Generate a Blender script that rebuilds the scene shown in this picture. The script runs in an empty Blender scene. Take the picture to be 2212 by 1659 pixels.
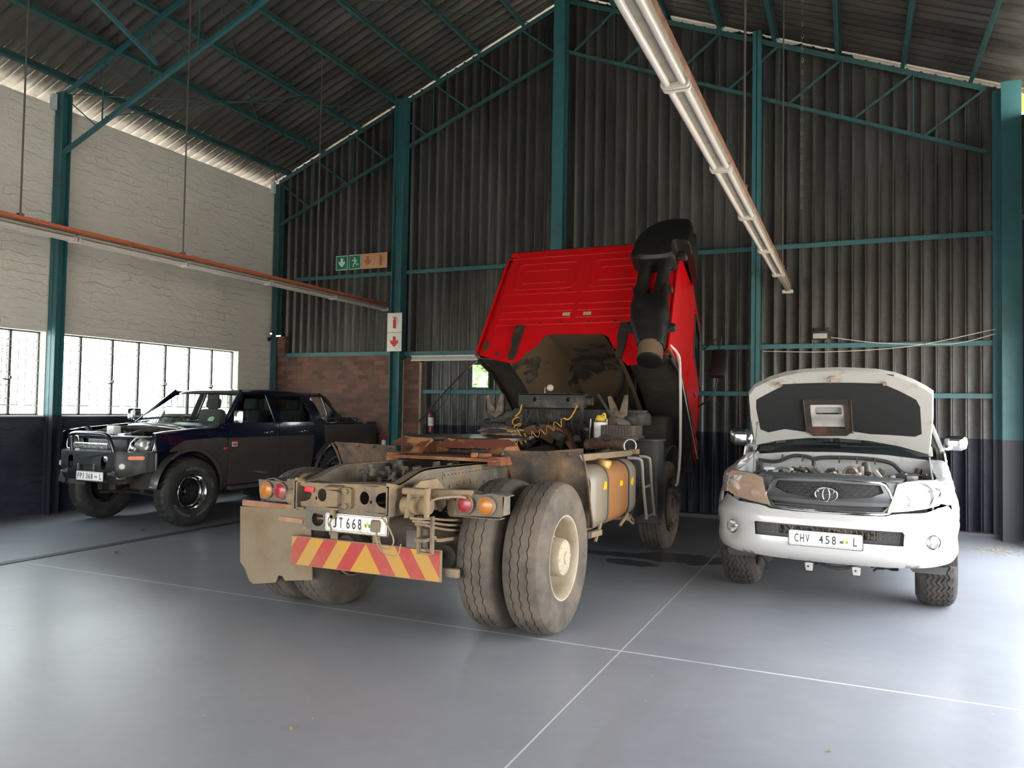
import bpy, bmesh, math, random
from math import sin, cos, pi, radians, sqrt, atan2
from mathutils import Vector, Matrix, geometry, noise
random.seed(7)
SC = bpy.context.scene
COL = SC.collection
V = Vector

# ------------------------------------------------------------------ materials
MATS = {}
def mat(name, col, rough=.6, metal=0., dirt=None, dirt2=None, bump=None, coat=0., emit=None, alpha=None, trans=0., spec=.5, stretch=(1, 1, 1), rnoise=0., vary=0.):
    """principled material; dirt=(colour, scale, low, high); bump=(scale, strength, distance)"""
    if name in MATS:
        return MATS[name]
    m = bpy.data.materials.new(name); m.use_nodes = True
    nt = m.node_tree; N = nt.nodes; L = nt.links
    p = N['Principled BSDF']
    p.inputs['Base Color'].default_value = (*col, 1)
    p.inputs['Roughness'].default_value = rough
    p.inputs['Metallic'].default_value = metal
    p.inputs['Specular IOR Level'].default_value = spec
    p.inputs['Coat Weight'].default_value = coat
    p.inputs['Coat Roughness'].default_value = .06
    p.inputs['Transmission Weight'].default_value = trans
    if alpha is not None:
        p.inputs['Alpha'].default_value = alpha
    if emit:
        p.inputs['Emission Color'].default_value = (*emit[0], 1); p.inputs['Emission Strength'].default_value = emit[1]
    need = dirt or dirt2 or bump or rnoise or vary
    if need:
        tc = N.new('ShaderNodeTexCoord'); mp = N.new('ShaderNodeMapping'); mp.inputs['Scale'].default_value = stretch
        L.new(tc.outputs['Object'], mp.inputs['Vector'])
    cur = None
    def nz(scale, detail=6, rough_=.6):
        n = N.new('ShaderNodeTexNoise'); n.inputs['Scale'].default_value = scale; n.inputs['Detail'].default_value = detail
        n.inputs['Roughness'].default_value = rough_; L.new(mp.outputs['Vector'], n.inputs['Vector']); return n
    if vary:
        n = nz(3.1, 4); r = N.new('ShaderNodeMapRange'); r.inputs['From Min'].default_value = .3; r.inputs['From Max'].default_value = .7
        r.inputs['To Min'].default_value = 1 - vary; r.inputs['To Max'].default_value = 1 + vary; L.new(n.outputs['Fac'], r.inputs['Value'])
        mx = N.new('ShaderNodeVectorMath'); mx.operation = 'SCALE'; mx.inputs[0].default_value = col; L.new(r.outputs['Result'], mx.inputs['Scale'])
        cur = mx.outputs['Vector']
    for dd in (dirt, dirt2):
        if dd:
            dc, ds, lo, hi = dd
            n = nz(ds, 8, .65); r = N.new('ShaderNodeMapRange'); r.inputs['From Min'].default_value = lo; r.inputs['From Max'].default_value = hi
            L.new(n.outputs['Fac'], r.inputs['Value'])
            mx = N.new('ShaderNodeMix'); mx.data_type = 'RGBA'; L.new(r.outputs['Result'], mx.inputs['Factor'])
            if cur is None: mx.inputs['A'].default_value = (*col, 1)
            else: L.new(cur, mx.inputs['A'])
            mx.inputs['B'].default_value = (*dc, 1); cur = mx.outputs['Result']
            if dd is dirt and rough < .5:
                rr = N.new('ShaderNodeMapRange'); rr.inputs['To Min'].default_value = rough; rr.inputs['To Max'].default_value = .8
                L.new(r.outputs['Result'], rr.inputs['Value']); L.new(rr.outputs['Result'], p.inputs['Roughness'])
    if cur is not None: L.new(cur, p.inputs['Base Color'])
    if rnoise:
        n = nz(2.3, 5); r = N.new('ShaderNodeMapRange'); r.inputs['From Min'].default_value = .3; r.inputs['From Max'].default_value = .7
        r.inputs['To Min'].default_value = max(.02, rough - rnoise); r.inputs['To Max'].default_value = rough + rnoise
        L.new(n.outputs['Fac'], r.inputs['Value']); L.new(r.outputs['Result'], p.inputs['Roughness'])
    if bump:
        n = nz(bump[0], 5); b = N.new('ShaderNodeBump'); b.inputs['Strength'].default_value = bump[1]
        b.inputs['Distance'].default_value = bump[2] if len(bump) > 2 else .01
        L.new(n.outputs['Fac'], b.inputs['Height']); L.new(b.outputs['Normal'], p.inputs['Normal'])
    MATS[name] = m
    return m

def glass(name, tint=(1, 1, 1), gloss=.1, rough=.02):
    if name in MATS: return MATS[name]
    m = bpy.data.materials.new(name); m.use_nodes = True; nt = m.node_tree; N = nt.nodes; L = nt.links
    N.remove(N['Principled BSDF']); o = N['Material Output']
    t = N.new('ShaderNodeBsdfTransparent'); t.inputs['Color'].default_value = (*tint, 1)
    g = N.new('ShaderNodeBsdfGlossy'); g.inputs['Roughness'].default_value = rough
    f = N.new('ShaderNodeLayerWeight'); pw = N.new('ShaderNodeMath'); pw.operation = 'POWER'; pw.inputs[1].default_value = 4.5; L.new(f.outputs['Facing'], pw.inputs[0])
    a = N.new('ShaderNodeMath'); a.operation = 'MULTIPLY_ADD'; a.inputs[1].default_value = .8; a.inputs[2].default_value = gloss * .6; a.use_clamp = True
    L.new(pw.outputs['Value'], a.inputs[0])
    x = N.new('ShaderNodeMixShader'); L.new(a.outputs['Value'], x.inputs['Fac']); L.new(t.outputs['BSDF'], x.inputs[1]); L.new(g.outputs['BSDF'], x.inputs[2])
    L.new(x.outputs['Shader'], o.inputs['Surface']); MATS[name] = m
    return m

# ------------------------------------------------------------------ geometry
def inpoly(x, y, P):
    c = False; j = len(P) - 1
    for i in range(len(P)):
        xi, yi = P[i]; xj, yj = P[j]
        if (yi > y) != (yj > y) and x < (xj - xi) * (y - yi) / (yj - yi) + xi: c = not c
        j = i
    return c
def circ(cx, cy, r, n=24, ry=None):
    return [(cx + r * cos(2 * pi * i / n), cy + (ry or r) * sin(2 * pi * i / n)) for i in range(n)]
def rrect(x0, y0, x1, y1, r, n=4):
    P = []
    for cx, cy, a in ((x1 - r, y1 - r, 0), (x0 + r, y1 - r, 90), (x0 + r, y0 + r, 180), (x1 - r, y0 + r, 270)):
        for i in range(n + 1):
            t = radians(a + 90 * i / n); P.append((cx + r * cos(t), cy + r * sin(t)))
    return P
def spline(pts, k=8, closed=False):
    """Catmull-Rom through 2-D or 3-D points"""
    n = len(pts); out = []
    P = [V(p) for p in pts]
    for i in range(n if closed else n - 1):
        p1, p2 = P[i], P[(i + 1) % n]
        p0 = P[i - 1] if (i > 0 or closed) else p1 * 2 - p2
        p3 = P[(i + 2) % n] if (i + 2 < n or closed) else p2 * 2 - p1
        for j in range(k):
            t = j / k; t2 = t * t; t3 = t2 * t
            out.append(.5 * ((2 * p1) + (p2 - p0) * t + (2 * p0 - 5 * p1 + 4 * p2 - p3) * t2 + (3 * p1 - p0 - 3 * p2 + p3) * t3))
    if not closed: out.append(P[-1])
    return [tuple(q) for q in out]
def interp(x, tab):
    if x <= tab[0][0]: return tab[0][1]
    for (a, fa), (b, fb) in zip(tab, tab[1:]):
        if x <= b: return fa + (fb - fa) * (x - a) / (b - a)
    return tab[-1][1]
def sinterp(x, tab):
    """smooth interpolation through a table (Catmull-Rom in y)"""
    if x <= tab[0][0]: return tab[0][1]
    if x >= tab[-1][0]: return tab[-1][1]
    for i in range(len(tab) - 1):
        (a, fa), (b, fb) = tab[i], tab[i + 1]
        if x <= b:
            h = b - a; t = (x - a) / h
            m0 = (fb - tab[i - 1][1]) / (b - tab[i - 1][0]) * h if i > 0 else (fb - fa)
            m1 = (tab[i + 2][1] - fa) / (tab[i + 2][0] - a) * h if i + 2 < len(tab) else (fb - fa)
            t2 = t * t; t3 = t2 * t
            return (2 * t3 - 3 * t2 + 1) * fa + (t3 - 2 * t2 + t) * m0 + (-2 * t3 + 3 * t2) * fb + (t3 - t2) * m1

class B:
    """collects shapes into one mesh"""
    def __init__(s): s.bm = bmesh.new(); s.mi = 0; s.X = Matrix()
    def _f(s, vs):
        try:
            f = s.bm.faces.new(vs); f.material_index = s.mi; return f
        except ValueError: return None
    def v(s, p): return s.bm.verts.new(s.X @ V(p))
    def box(s, c, d, r=0, rot=None, taper=1.):
        """box centred at c, size d, bevel r, rot = Euler tuple in degrees or Matrix"""
        R = Matrix() if rot is None else (rot if isinstance(rot, Matrix) else (Matrix.Rotation(radians(rot[2]), 4, 'Z') @ Matrix.Rotation(radians(rot[1]), 4, 'Y') @ Matrix.Rotation(radians(rot[0]), 4, 'X')))
        vs = []
        for z in (-1, 1):
            k = taper if z > 0 else 1
            for y in (-1, 1):
                for x in (-1, 1):
                    vs.append(s.v(V(c) + (R @ V((x * d[0] / 2 * k, y * d[1] / 2 * k, z * d[2] / 2)))))
        fs = [s._f([vs[i] for i in q]) for q in ((0, 2, 3, 1), (4, 5, 7, 6), (0, 1, 5, 4), (2, 6, 7, 3), (0, 4, 6, 2), (1, 3, 7, 5))]
        if r > 0:
            es = list({e for f in fs for e in f.edges})
            g = bmesh.ops.bevel(s.bm, geom=es, offset=min(r, min(d) * .45), segments=2, profile=.5, affect='EDGES', clamp_overlap=True)
            for f in g['faces']: f.material_index = s.mi
        return s
    def bx(s, x0, x1, y0, y1, z0, z1, r=0):
        return s.box(((x0 + x1) / 2, (y0 + y1) / 2, (z0 + z1) / 2), (abs(x1 - x0), abs(y1 - y0), abs(z1 - z0)), r)
    def beam(s, a, b, w, h, r=0, up=(0, 0, 1)):
        """rectangular bar from a to b, w wide, h high"""
        a, b = V(a), V(b); d = b - a; L_ = d.length; d.normalize(); u = V(up)
        if abs(d.dot(u)) > .98: u = V((0, 1, 0))
        x = d.cross(u).normalized(); u2 = x.cross(d)
        R = Matrix((x, d, u2)).transposed().to_4x4()
        return s.box((a + b) / 2, (w, L_, h), r, R)
    def cyl(s, a, b, r, n=20, r2=None, cap=True):
        return s.lathe([(r, 0), (r if r2 is None else r2, 1)], a, b, n, cap)
    def lathe(s, prof, a, b, n=24, cap=True):
        """profile [(radius, t)] revolved about the axis a->b; t in 0..1 along it"""
        a, b = V(a), V(b); d = b - a; z = d.normalized(); u = V((0, 0, 1)) if abs(z.z) < .9 else V((0, 1, 0))
        x = z.cross(u).normalized(); y = z.cross(x)
        rings = []
        for r, t in prof:
            c = a + d * t
            if r < 1e-6: rings.append([s.v(c)])
            else: rings.append([s.v(c + x * (r * cos(2 * pi * i / n)) + y * (r * sin(2 * pi * i / n))) for i in range(n)])
        for A, C in zip(rings, rings[1:]):
            for i in range(n):
                j = (i + 1) % n
                if len(A) == 1 and len(C) == 1: continue
                if len(A) == 1: s._f([A[0], C[j], C[i]])
                elif len(C) == 1: s._f([A[i], A[j], C[0]])
                else: s._f([A[i], A[j], C[j], C[i]])
        if cap:
            if len(rings[0]) > 1: s._f(rings[0][::-1])
            if len(rings[-1]) > 1: s._f(rings[-1])
        return s
    def tube(s, pts, r, n=10, closed=False, k=0, rf=None):
        """round tube along points; k>0 smooths with a spline"""
        if k: pts = spline(pts, k, closed)
        P = [V(p) for p in pts]; m = len(P); rings = []; prev = None
        for i, p in enumerate(P):
            if closed: t = P[(i + 1) % m] - P[i - 1]
            else: t = P[min(i + 1, m - 1)] - P[max(i - 1, 0)]
            if t.length < 1e-9: t = V((0, 0, 1))
            t.normalize()
            if prev is None:
                u = V((0, 0, 1)) if abs(t.z) < .9 else V((1, 0, 0))
                x = t.cross(u).normalized()
            else:
                x = (prev - t * prev.dot(t))
                x = x.normalized() if x.length > 1e-6 else t.cross(V((0, 0, 1))).normalized()
            prev = x; y = t.cross(x); rr = rf(i / (m - 1)) * r if rf else r
            rings.append([s.v(p + x * (rr * cos(2 * pi * j / n)) + y * (rr * sin(2 * pi * j / n))) for j in range(n)])
        Q = list(zip(rings, rings[1:] + ([rings[0]] if closed else [])))
        if not closed: Q = list(zip(rings, rings[1:]))
        for A, C in Q:
            for j in range(n): s._f([A[j], A[(j + 1) % n], C[(j + 1) % n], C[j]])
        if not closed: s._f(rings[0][::-1]); s._f(rings[-1])
        return s
    def prism(s, poly, fn0, fn1):
        """polygon capped and extruded between two mappings (u,v)->point"""
        a = [s.v(fn0(u, w)) for u, w in poly]; b = [s.v(fn1(u, w)) for u, w in poly]
        s._f(a[::-1]); s._f(b)
        for i in range(len(a)): j = (i + 1) % len(a); s._f([a[i], a[j], b[j], b[i]])
        return s
    def loft(s, secs, closed=True, cap=True):
        rings = [[s.v(p) for p in sec] for sec in secs]; n = len(rings[0])
        for A, C in zip(rings, rings[1:]):
            for j in range(n if closed else n - 1): s._f([A[j], A[(j + 1) % n], C[(j + 1) % n], C[j]])
        if cap and closed: s._f(rings[0][::-1]); s._f(rings[-1])
        return s
    def sheet(s, outline, fn, t=.003, holes=(), step=.08, two=True):
        """a curved panel: the 2-D outline (with holes) is meshed finely, mapped by fn(u,v)->3-D, thickened by t"""
        loops = []
        for lp in [outline] + list(holes):
            q = []
            for i in range(len(lp)):
                a, b = lp[i], lp[(i + 1) % len(lp)]
                k = max(1, int(math.ceil(math.hypot(b[0] - a[0], b[1] - a[1]) / step)))
                for j in range(k): q.append((a[0] + (b[0] - a[0]) * j / k, a[1] + (b[1] - a[1]) * j / k))
            loops.append(q)
        pts = []; edges = []
        for q in loops:
            o = len(pts); pts += q; edges += [(o + i, o + (i + 1) % len(q)) for i in range(len(q))]
        bpts = list(pts)
        xs = [p[0] for p in loops[0]]; ys = [p[1] for p in loops[0]]
        nx = int((max(xs) - min(xs)) / step); ny = int((max(ys) - min(ys)) / step)
        m2 = (step * .45) ** 2
        if nx * ny > 0:
            for i in range(nx + 1):
                for j in range(ny + 1):
                    x = min(xs) + (i + .5) * step; y = min(ys) + (j + .5) * step
                    if not inpoly(x, y, loops[0]) or any(inpoly(x, y, h) for h in loops[1:]): continue
                    if any((x - a) ** 2 + (y - b) ** 2 < m2 for a, b in bpts): continue
                    pts.append((x, y))
        r = geometry.delaunay_2d_cdt([V(p) for p in pts], edges, [], 0, 1e-6)
        vs2, fs2 = r[0], r[2]
        keep = []
        for f in fs2:
            cx = sum(vs2[i][0] for i in f) / len(f); cy = sum(vs2[i][1] for i in f) / len(f)
            if inpoly(cx, cy, loops[0]) and not any(inpoly(cx, cy, h) for h in loops[1:]): keep.append(f)
        P3 = [V(fn(p[0], p[1])) for p in vs2]
        nr = [V((0, 0, 0)) for _ in P3]; cnt = {}
        for f in keep:
            nn = (P3[f[1]] - P3[f[0]]).cross(P3[f[2]] - P3[f[0]])
            for i in f: nr[i] += nn
            for a, b in zip(f, list(f[1:]) + [f[0]]): cnt[(a, b)] = cnt.get((a, b), 0) + 1
        used = {i for f in keep for i in f}
        A = {i: s.v(P3[i]) for i in used}
        for f in keep: s._f([A[i] for i in f])
        if t:
            Bv = {i: s.v(P3[i] - nr[i].normalized() * t) for i in used}
            for f in keep: s._f([Bv[i] for i in reversed(f)])
            for (a, b) in cnt:
                if (b, a) not in cnt: s._f([A[b], A[a], Bv[a], Bv[b]])
        return s
    def text(s, txt, size, M, ext=.001, xs=1., bold=0.):
        """letters in the XY plane of matrix M, left-aligned at its origin, cap height about size"""
        cu = bpy.data.curves.new('letters', 'FONT'); cu.body = txt; cu.size = size / .72; cu.extrude = ext; cu.offset = bold; cu.resolution_u = 3
        ob = bpy.data.objects.new('letters', cu); me = ob.to_mesh()
        vs = [s.v(M @ V((v.co.x * xs, v.co.y, v.co.z))) for v in me.vertices]
        for p in me.polygons: s._f([vs[i] for i in p.vertices])
        ob.to_mesh_clear(); bpy.data.objects.remove(ob); bpy.data.curves.remove(cu)
        return s
    def mirror_x(s):
        """adds the mirror image about x=0"""
        bm = s.bm; g = bmesh.ops.duplicate(bm, geom=bm.verts[:] + bm.edges[:] + bm.faces[:])
        for e in g['geom']:
            if isinstance(e, bmesh.types.BMVert): e.co.x = -e.co.x
        bmesh.ops.reverse_faces(bm, faces=[e for e in g['geom'] if isinstance(e, bmesh.types.BMFace)])
        return s
    def out(s, name, mats, parent=None, ang=34, recalc=True, loc=None, label=None):
        bm = s.bm
        if recalc: bmesh.ops.recalc_face_normals(bm, faces=bm.faces[:])
        for f in bm.faces: f.smooth = True
        ca = cos(radians(ang))
        for e in bm.edges:
            if len(e.link_faces) == 2:
                n1, n2 = e.link_faces[0].normal, e.link_faces[1].normal
                if n1.length and n2.length and n1.dot(n2) < ca: e.smooth = False
        me = bpy.data.meshes.new(name); bm.to_mesh(me); bm.free()
        for m in (mats if isinstance(mats, (list, tuple)) else [mats]): me.materials.append(m)
        o = bpy.data.objects.new(name, me); COL.objects.link(o)
        if loc is not None: o.location = loc
        if parent is not None: o.parent = parent
        if label: o['label'] = label
        return o

def thing(name, label, cat, loc=(0, 0, 0), rz=0, group=None):
    o = bpy.data.objects.new(name, None); COL.objects.link(o); o.location = loc; o.rotation_euler = (0, 0, rz)
    o.empty_display_size = .1
    o['label'] = label; o['category'] = cat
    if group: o['group'] = group
    return o
def tag(o, label, cat, group=None):
    o['label'] = label; o['category'] = cat
    if group: o['group'] = group
    return o
def struct(o, label=None):
    o['kind'] = 'structure'
    if label: o['label'] = label
    return o
def dup(root, loc=None, rz=None, label=None, rot=None):
    r = root.copy(); COL.objects.link(r)
    if loc is not None: r.location = loc
    if rz is not None: r.rotation_euler = (0, 0, rz)
    if rot is not None: r.rotation_euler = rot
    if label: r['label'] = label
    for ch in list(root.children):
        c = ch.copy(); COL.objects.link(c); c.parent = r
        for g in list(ch.children):
            d = g.copy(); COL.objects.link(d); d.parent = c
    return r
def duppart(part, parent, loc, rot=None, scale=None):
    """copy of a part and its sub-parts under the same thing"""
    c = part.copy(); COL.objects.link(c); c.parent = parent; c.location = loc
    if rot is not None: c.rotation_euler = rot
    if scale is not None: c.scale = scale
    for g in list(part.children):
        d = g.copy(); COL.objects.link(d); d.parent = c
    return c
SKY = 13.0; SUN = 55.0; EXPO = -0.08
# ================================================================== the shed
XL, XR, XM, YB = -10.24, 1.95, -4.29, 11.64      # left wall, right wall, ridge, back wall
YF = -2.2
def roofz(x): return 8.36 - .405 * abs(x - XM)     # underside of the sheeting
teal = mat('teal_paint', (.026, .122, .140), .5, dirt=((.03, .07, .08), 2.2, .52, .75), bump=(30, .15))
teal_dull = mat('teal_paint_dull', (.024, .088, .090), .6, dirt=((.025, .05, .05), 3.2, .5, .7))

def worldmat(name, build):
    m = bpy.data.materials.new(name); m.use_nodes = True; nt = m.node_tree
    build(nt, nt.nodes, nt.links, nt.nodes['Principled BSDF']); MATS[name] = m
    return m
def mr(N, L, src, a, b, c=0., d=1., clamp=True):
    r = N.new('ShaderNodeMapRange'); r.inputs['From Min'].default_value = a; r.inputs['From Max'].default_value = b
    r.inputs['To Min'].default_value = c; r.inputs['To Max'].default_value = d; r.clamp = clamp; L.new(src, r.inputs['Value']); return r.outputs['Result']
def mixc(N, L, fac, a, b):
    x = N.new('ShaderNodeMix'); x.data_type = 'RGBA'
    for k, s_ in (('Factor', fac), ('A', a), ('B', b)):
        if isinstance(s_, (tuple, list)): x.inputs[k].default_value = (*s_, 1)
        elif isinstance(s_, float): x.inputs[k].default_value = s_
        else: L.new(s_, x.inputs[k])
    return x.outputs['Result']
def noise_(N, L, vec, scale, detail=6, rough=.6, sc=(1, 1, 1)):
    mp = N.new('ShaderNodeMapping'); mp.inputs['Scale'].default_value = sc; L.new(vec, mp.inputs['Vector'])
    n = N.new('ShaderNodeTexNoise'); n.inputs['Scale'].default_value = scale; n.inputs['Detail'].default_value = detail; n.inputs['Roughness'].default_value = rough
    L.new(mp.outputs['Vector'], n.inputs['Vector']); return n.outputs['Fac']
def math_(N, L, op, a, b=None, clamp=False):
    m = N.new('ShaderNodeMath'); m.operation = op; m.use_clamp = clamp
    for i, q in enumerate((a, b)):
        if q is None: continue
        if isinstance(q, (int, float)): m.inputs[i].default_value = q
        else: L.new(q, m.inputs[i])
    return m.outputs[0]

# ---- painted concrete floor with filled saw-cut joints
def floor_nodes(nt, N, L, p):
    g = N.new('ShaderNodeNewGeometry'); P = g.outputs['Position']
    sx = N.new('ShaderNodeSeparateXYZ'); L.new(P, sx.inputs[0]); X, Y = sx.outputs['X'], sx.outputs['Y']
    base = mixc(N, L, mr(N, L, noise_(N, L, P, .9, 5), .3, .7), (.255, .262, .285), (.315, .322, .34))
    base = mixc(N, L, mr(N, L, noise_(N, L, P, 9, 8, .7), .5, .8, 0, .25), base, (.43, .43, .42))
    base = mixc(N, L, mr(N, L, noise_(N, L, P, 1.1, 6, .6), .5, .75, 0, .3), base, (.22, .23, .25))
    # oil stain in front of the tractor's front wheel
    def blob(cx, cy, rx, ry, thr=1.0):
        a = math_(N, L, 'DIVIDE', math_(N, L, 'SUBTRACT', X, cx), rx); b = math_(N, L, 'DIVIDE', math_(N, L, 'SUBTRACT', Y, cy), ry)
        r = math_(N, L, 'SQRT', math_(N, L, 'ADD', math_(N, L, 'MULTIPLY', a, a), math_(N, L, 'MULTIPLY', b, b)))
        w = math_(N, L, 'ADD', r, math_(N, L, 'MULTIPLY', math_(N, L, 'SUBTRACT', noise_(N, L, P, 4.5, 4), .5), 1.6))
        return mr(N, L, w, thr, thr - .07)
    st = math_(N, L, 'MAXIMUM', blob(-2.1, 7.72, .30, .16), blob(-2.1, 8.1, 1.1, .13))
    st = math_(N, L, 'MAXIMUM', st, blob(-1.7, 8.2, .5, .3))
    base = mixc(N, L, math_(N, L, 'MULTIPLY', st, .8), base, (.045, .05, .06))
    def tyremark(cx, cy, R, w):
        dx = math_(N, L, 'SUBTRACT', X, cx); dy = math_(N, L, 'SUBTRACT', Y, cy)
        r = math_(N, L, 'SQRT', math_(N, L, 'ADD', math_(N, L, 'MULTIPLY', dx, dx), math_(N, L, 'MULTIPLY', dy, dy)))
        return mr(N, L, math_(N, L, 'ABSOLUTE', math_(N, L, 'SUBTRACT', r, R)), w, w * .6)
    tm = math_(N, L, 'MULTIPLY', tyremark(3.2, 3.6, 4.25, .09), mr(N, L, Y, 4.75, 4.4))
    base = mixc(N, L, math_(N, L, 'MULTIPLY', tm, .16), base, (.22, .21, .18))
    p.inputs['Specular IOR Level'].default_value = .75
    # joints: thin pale filler lines
    def line(c, pos, w, wob=0.):
        d = math_(N, L, 'ABSOLUTE', math_(N, L, 'SUBTRACT', c, pos)); return mr(N, L, d, w, w * .5)
    y1 = line(Y, 4.87, .012); y1 = math_(N, L, 'MULTIPLY', y1, mr(N, L, X, -7.25, -7.1))
    l1 = math_(N, L, 'MAXIMUM', y1, line(X, -1.375, .006))
    l1 = math_(N, L, 'MULTIPLY', l1, mr(N, L, noise_(N, L, P, 3, 4), .25, .45, .55, 1))
    base = mixc(N, L, l1, base, (.66, .67, .68))
    l2 = math_(N, L, 'MAXIMUM', line(X, -4.395, .006), line(Y, 8.21, .008)); l2 = math_(N, L, 'MAXIMUM', l2, line(Y, 1.85, .006))
    l2 = math_(N, L, 'MULTIPLY', l2, mr(N, L, noise_(N, L, P, 1.7, 4), .4, .6, .15, .7))
    base = mixc(N, L, l2, base, (.16, .17, .18))
    # paint flecks
    vo = N.new('ShaderNodeTexVoronoi'); vo.inputs['Scale'].default_value = 5; L.new(P, vo.inputs['Vector'])
    fl = mr(N, L, vo.outputs['Distance'], .035, .02)
    base = mixc(N, L, fl, base, (.6, .6, .58))
    L.new(base, p.inputs['Base Color'])
    L.new(math_(N, L, 'ADD', math_(N, L, 'MULTIPLY', noise_(N, L, P, .8, 2, .5), .10), .29), p.inputs['Roughness'])
M_floor = worldmat('floor_paint', floor_nodes)
b = B(); b.bx(XL - .3, XR + .3, YF, YB + .2, -.25, 0)
struct(b.out('floor', M_floor), 'grey painted concrete workshop floor')
# metal channel let into the floor
b = B(); b.bx(-7.46, -7.33, YF, 11.3, 0, .006, .002); b.bx(-7.44, -7.35, YF, 11.3, .006, .008)
struct(b.out('trim_1', mat('channel_dark', (.06, .065, .07), .55, dirt=((.2, .2, .2), 6, .55, .75))), 'dark metal channel strip let into the floor')

# ---- left wall: rough painted brick, navy dado
def wall_nodes(nt, N, L, p):
    g = N.new('ShaderNodeNewGeometry'); P = g.outputs['Position']
    sx = N.new('ShaderNodeSeparateXYZ'); L.new(P, sx.inputs[0]); Z = sx.outputs['Z']
    w = noise_(N, L, P, 1.1, 5)
    up = mixc(N, L, mr(N, L, w, .3, .7), (.66, .65, .60), (.75, .74, .69))
    fac = mr(N, L, math_(N, L, 'ADD', Z, math_(N, L, 'MULTIPLY', math_(N, L, 'SUBTRACT', noise_(N, L, P, 6), .5), .02)), 1.335, 1.345)
    nav = mixc(N, L, mr(N, L, noise_(N, L, P, 3.2, 6), .35, .7), (.014, .018, .033), (.03, .036, .055))
    L.new(mixc(N, L, fac, nav, up), p.inputs['Base Color'])
    p.inputs['Roughness'].default_value = .6
    cb = N.new('ShaderNodeCombineXYZ'); L.new(sx.outputs['Y'], cb.inputs[0]); L.new(Z, cb.inputs[1])
    va = N.new('ShaderNodeVectorMath'); va.operation = 'ADD'; L.new(cb.outputs[0], va.inputs[0])
    nn = N.new('ShaderNodeTexNoise'); nn.inputs['Scale'].default_value = 5; L.new(P, nn.inputs['Vector'])
    vs = N.new('ShaderNodeVectorMath'); vs.operation = 'SCALE'; vs.inputs['Scale'].default_value = .15; L.new(nn.outputs['Color'], vs.inputs[0]); L.new(vs.outputs[0], va.inputs[1])
    br = N.new('ShaderNodeTexBrick'); br.inputs['Scale'].default_value = 1; br.inputs['Brick Width'].default_value = 1.3; br.inputs['Row Height'].default_value = .125
    br.inputs['Mortar Size'].default_value = .012; br.inputs['Mortar Smooth'].default_value = 1; L.new(va.outputs[0], br.inputs['Vector'])
    crack = mr(N, L, noise_(N, L, P, 2.6, 5, .6), .44, .60)
    hgt = math_(N, L, 'ADD', math_(N, L, 'MULTIPLY', math_(N, L, 'MULTIPLY', br.outputs['Fac'], crack), -.42), math_(N, L, 'MULTIPLY', noise_(N, L, P, 14, 7, .6, (1, .6, 1.6)), .6))
    hgt = math_(N, L, 'ADD', hgt, math_(N, L, 'MULTIPLY', noise_(N, L, P, 3, 4, .5, (1, 1, 2)), 1.2))
    b = N.new('ShaderNodeBump'); b.inputs['Strength'].default_value = .75; b.inputs['Distance'].default_value = .03
    L.new(hgt, b.inputs['Height']); L.new(b.outputs['Normal'], p.inputs['Normal'])
M_wall = worldmat('painted_brick', wall_nodes)
W1 = (7.32, 10.69); W2 = (2.9, 7.05); WZ = (1.357, 2.515)
b = B(); b.sheet([(YF, 0), (YB, 0), (YB, 5.70), (YF, 5.70)], lambda u, v: (XL, u, v), .23, holes=[[(W1[0], WZ[0]), (W1[1], WZ[0]), (W1[1], WZ[1]), (W1[0], WZ[1])], [(W2[0], WZ[0]), (W2[1], WZ[0]), (W2[1], WZ[1]), (W2[0], WZ[1])]], step=.6)
struct(b.out('wall_left', M_wall), 'rough white painted brick wall with navy dado')
# steel windows with burglar bars
M_steel = mat('window_steel', (.09, .09, .085), .5, .3)
M_bar = mat('burglar_bar', (.55, .52, .48), .5, .2)
M_pane = glass('window_pane', (.93, .97, .97), .05)
def window(nm, y0, y1, mull, trans):
    x = XL - .15
    f = B()
    for a in (y0, y1): f.bx(x - .02, x + .02, a - .02, a + .02, WZ[0], WZ[1])
    for z in WZ: f.bx(x - .02, x + .02, y0, y1, z - .02, z + .02)
    for m in mull: f.bx(x - .02, x + .02, m - .017, m + .017, WZ[0], WZ[1])
    w = struct(f.out(nm, M_steel), 'long steel framed window')
    h = B(); r = .0042
    xb = x + .04
    h.bx(xb - r, xb + r, y0, y1, WZ[0] + .13, WZ[0] + .14); h.bx(xb - r, xb + r, y0, y1, WZ[1] - .14, WZ[1] - .13)
    ed = [y0] + list(mull) + [y1]
    for a, c in zip(ed, ed[1:]):
        d = (c - a) / 4
        for i in range(1, 4): h.bx(xb - r, xb + r, a + d * i - r, a + d * i + r, WZ[0] + .14, WZ[1] - .14)
        for i in range(4):
            for k in range(5):
                z = WZ[0] + .14 + (WZ[1] - WZ[0] - .28) * (k + (.5 if i % 2 else 0)) / 5
                h.bx(xb - r, xb + r, a + d * i, a + d * (i + 1), z - r, z + r)
    h.out('burglar_bars', M_bar, w)
    g = B(); g.bx(x - .003, x + .003, y0, y1, *WZ); g.out('pane', M_pane, w)
    hd = B()
    for m in list(mull)[1::2]: hd.bx(x + .02, x + .05, m - .012, m + .012, 1.85, 1.89); hd.bx(x + .04, x + .055, m - .1, m, 1.83, 1.845)
    hd.out('window_catch', M_steel, w)
window('window_1', W1[0], W1[1], [7.68, 8.21, 8.68, 9.20, 9.69, 10.20], None)
window('window_2', W2[0], W2[1], [3.4, 3.9, 4.4, 4.9, 5.4, 5.9, 6.4, 6.65], None)
b = B(); b.bx(XL - .23, XL + .012, W1[0], W1[1], WZ[0] - .02, WZ[0] - .001, .003); b.bx(XL - .23, XL + .012, W2[0], W2[1], WZ[0] - .02, WZ[0] - .001, .003)
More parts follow.
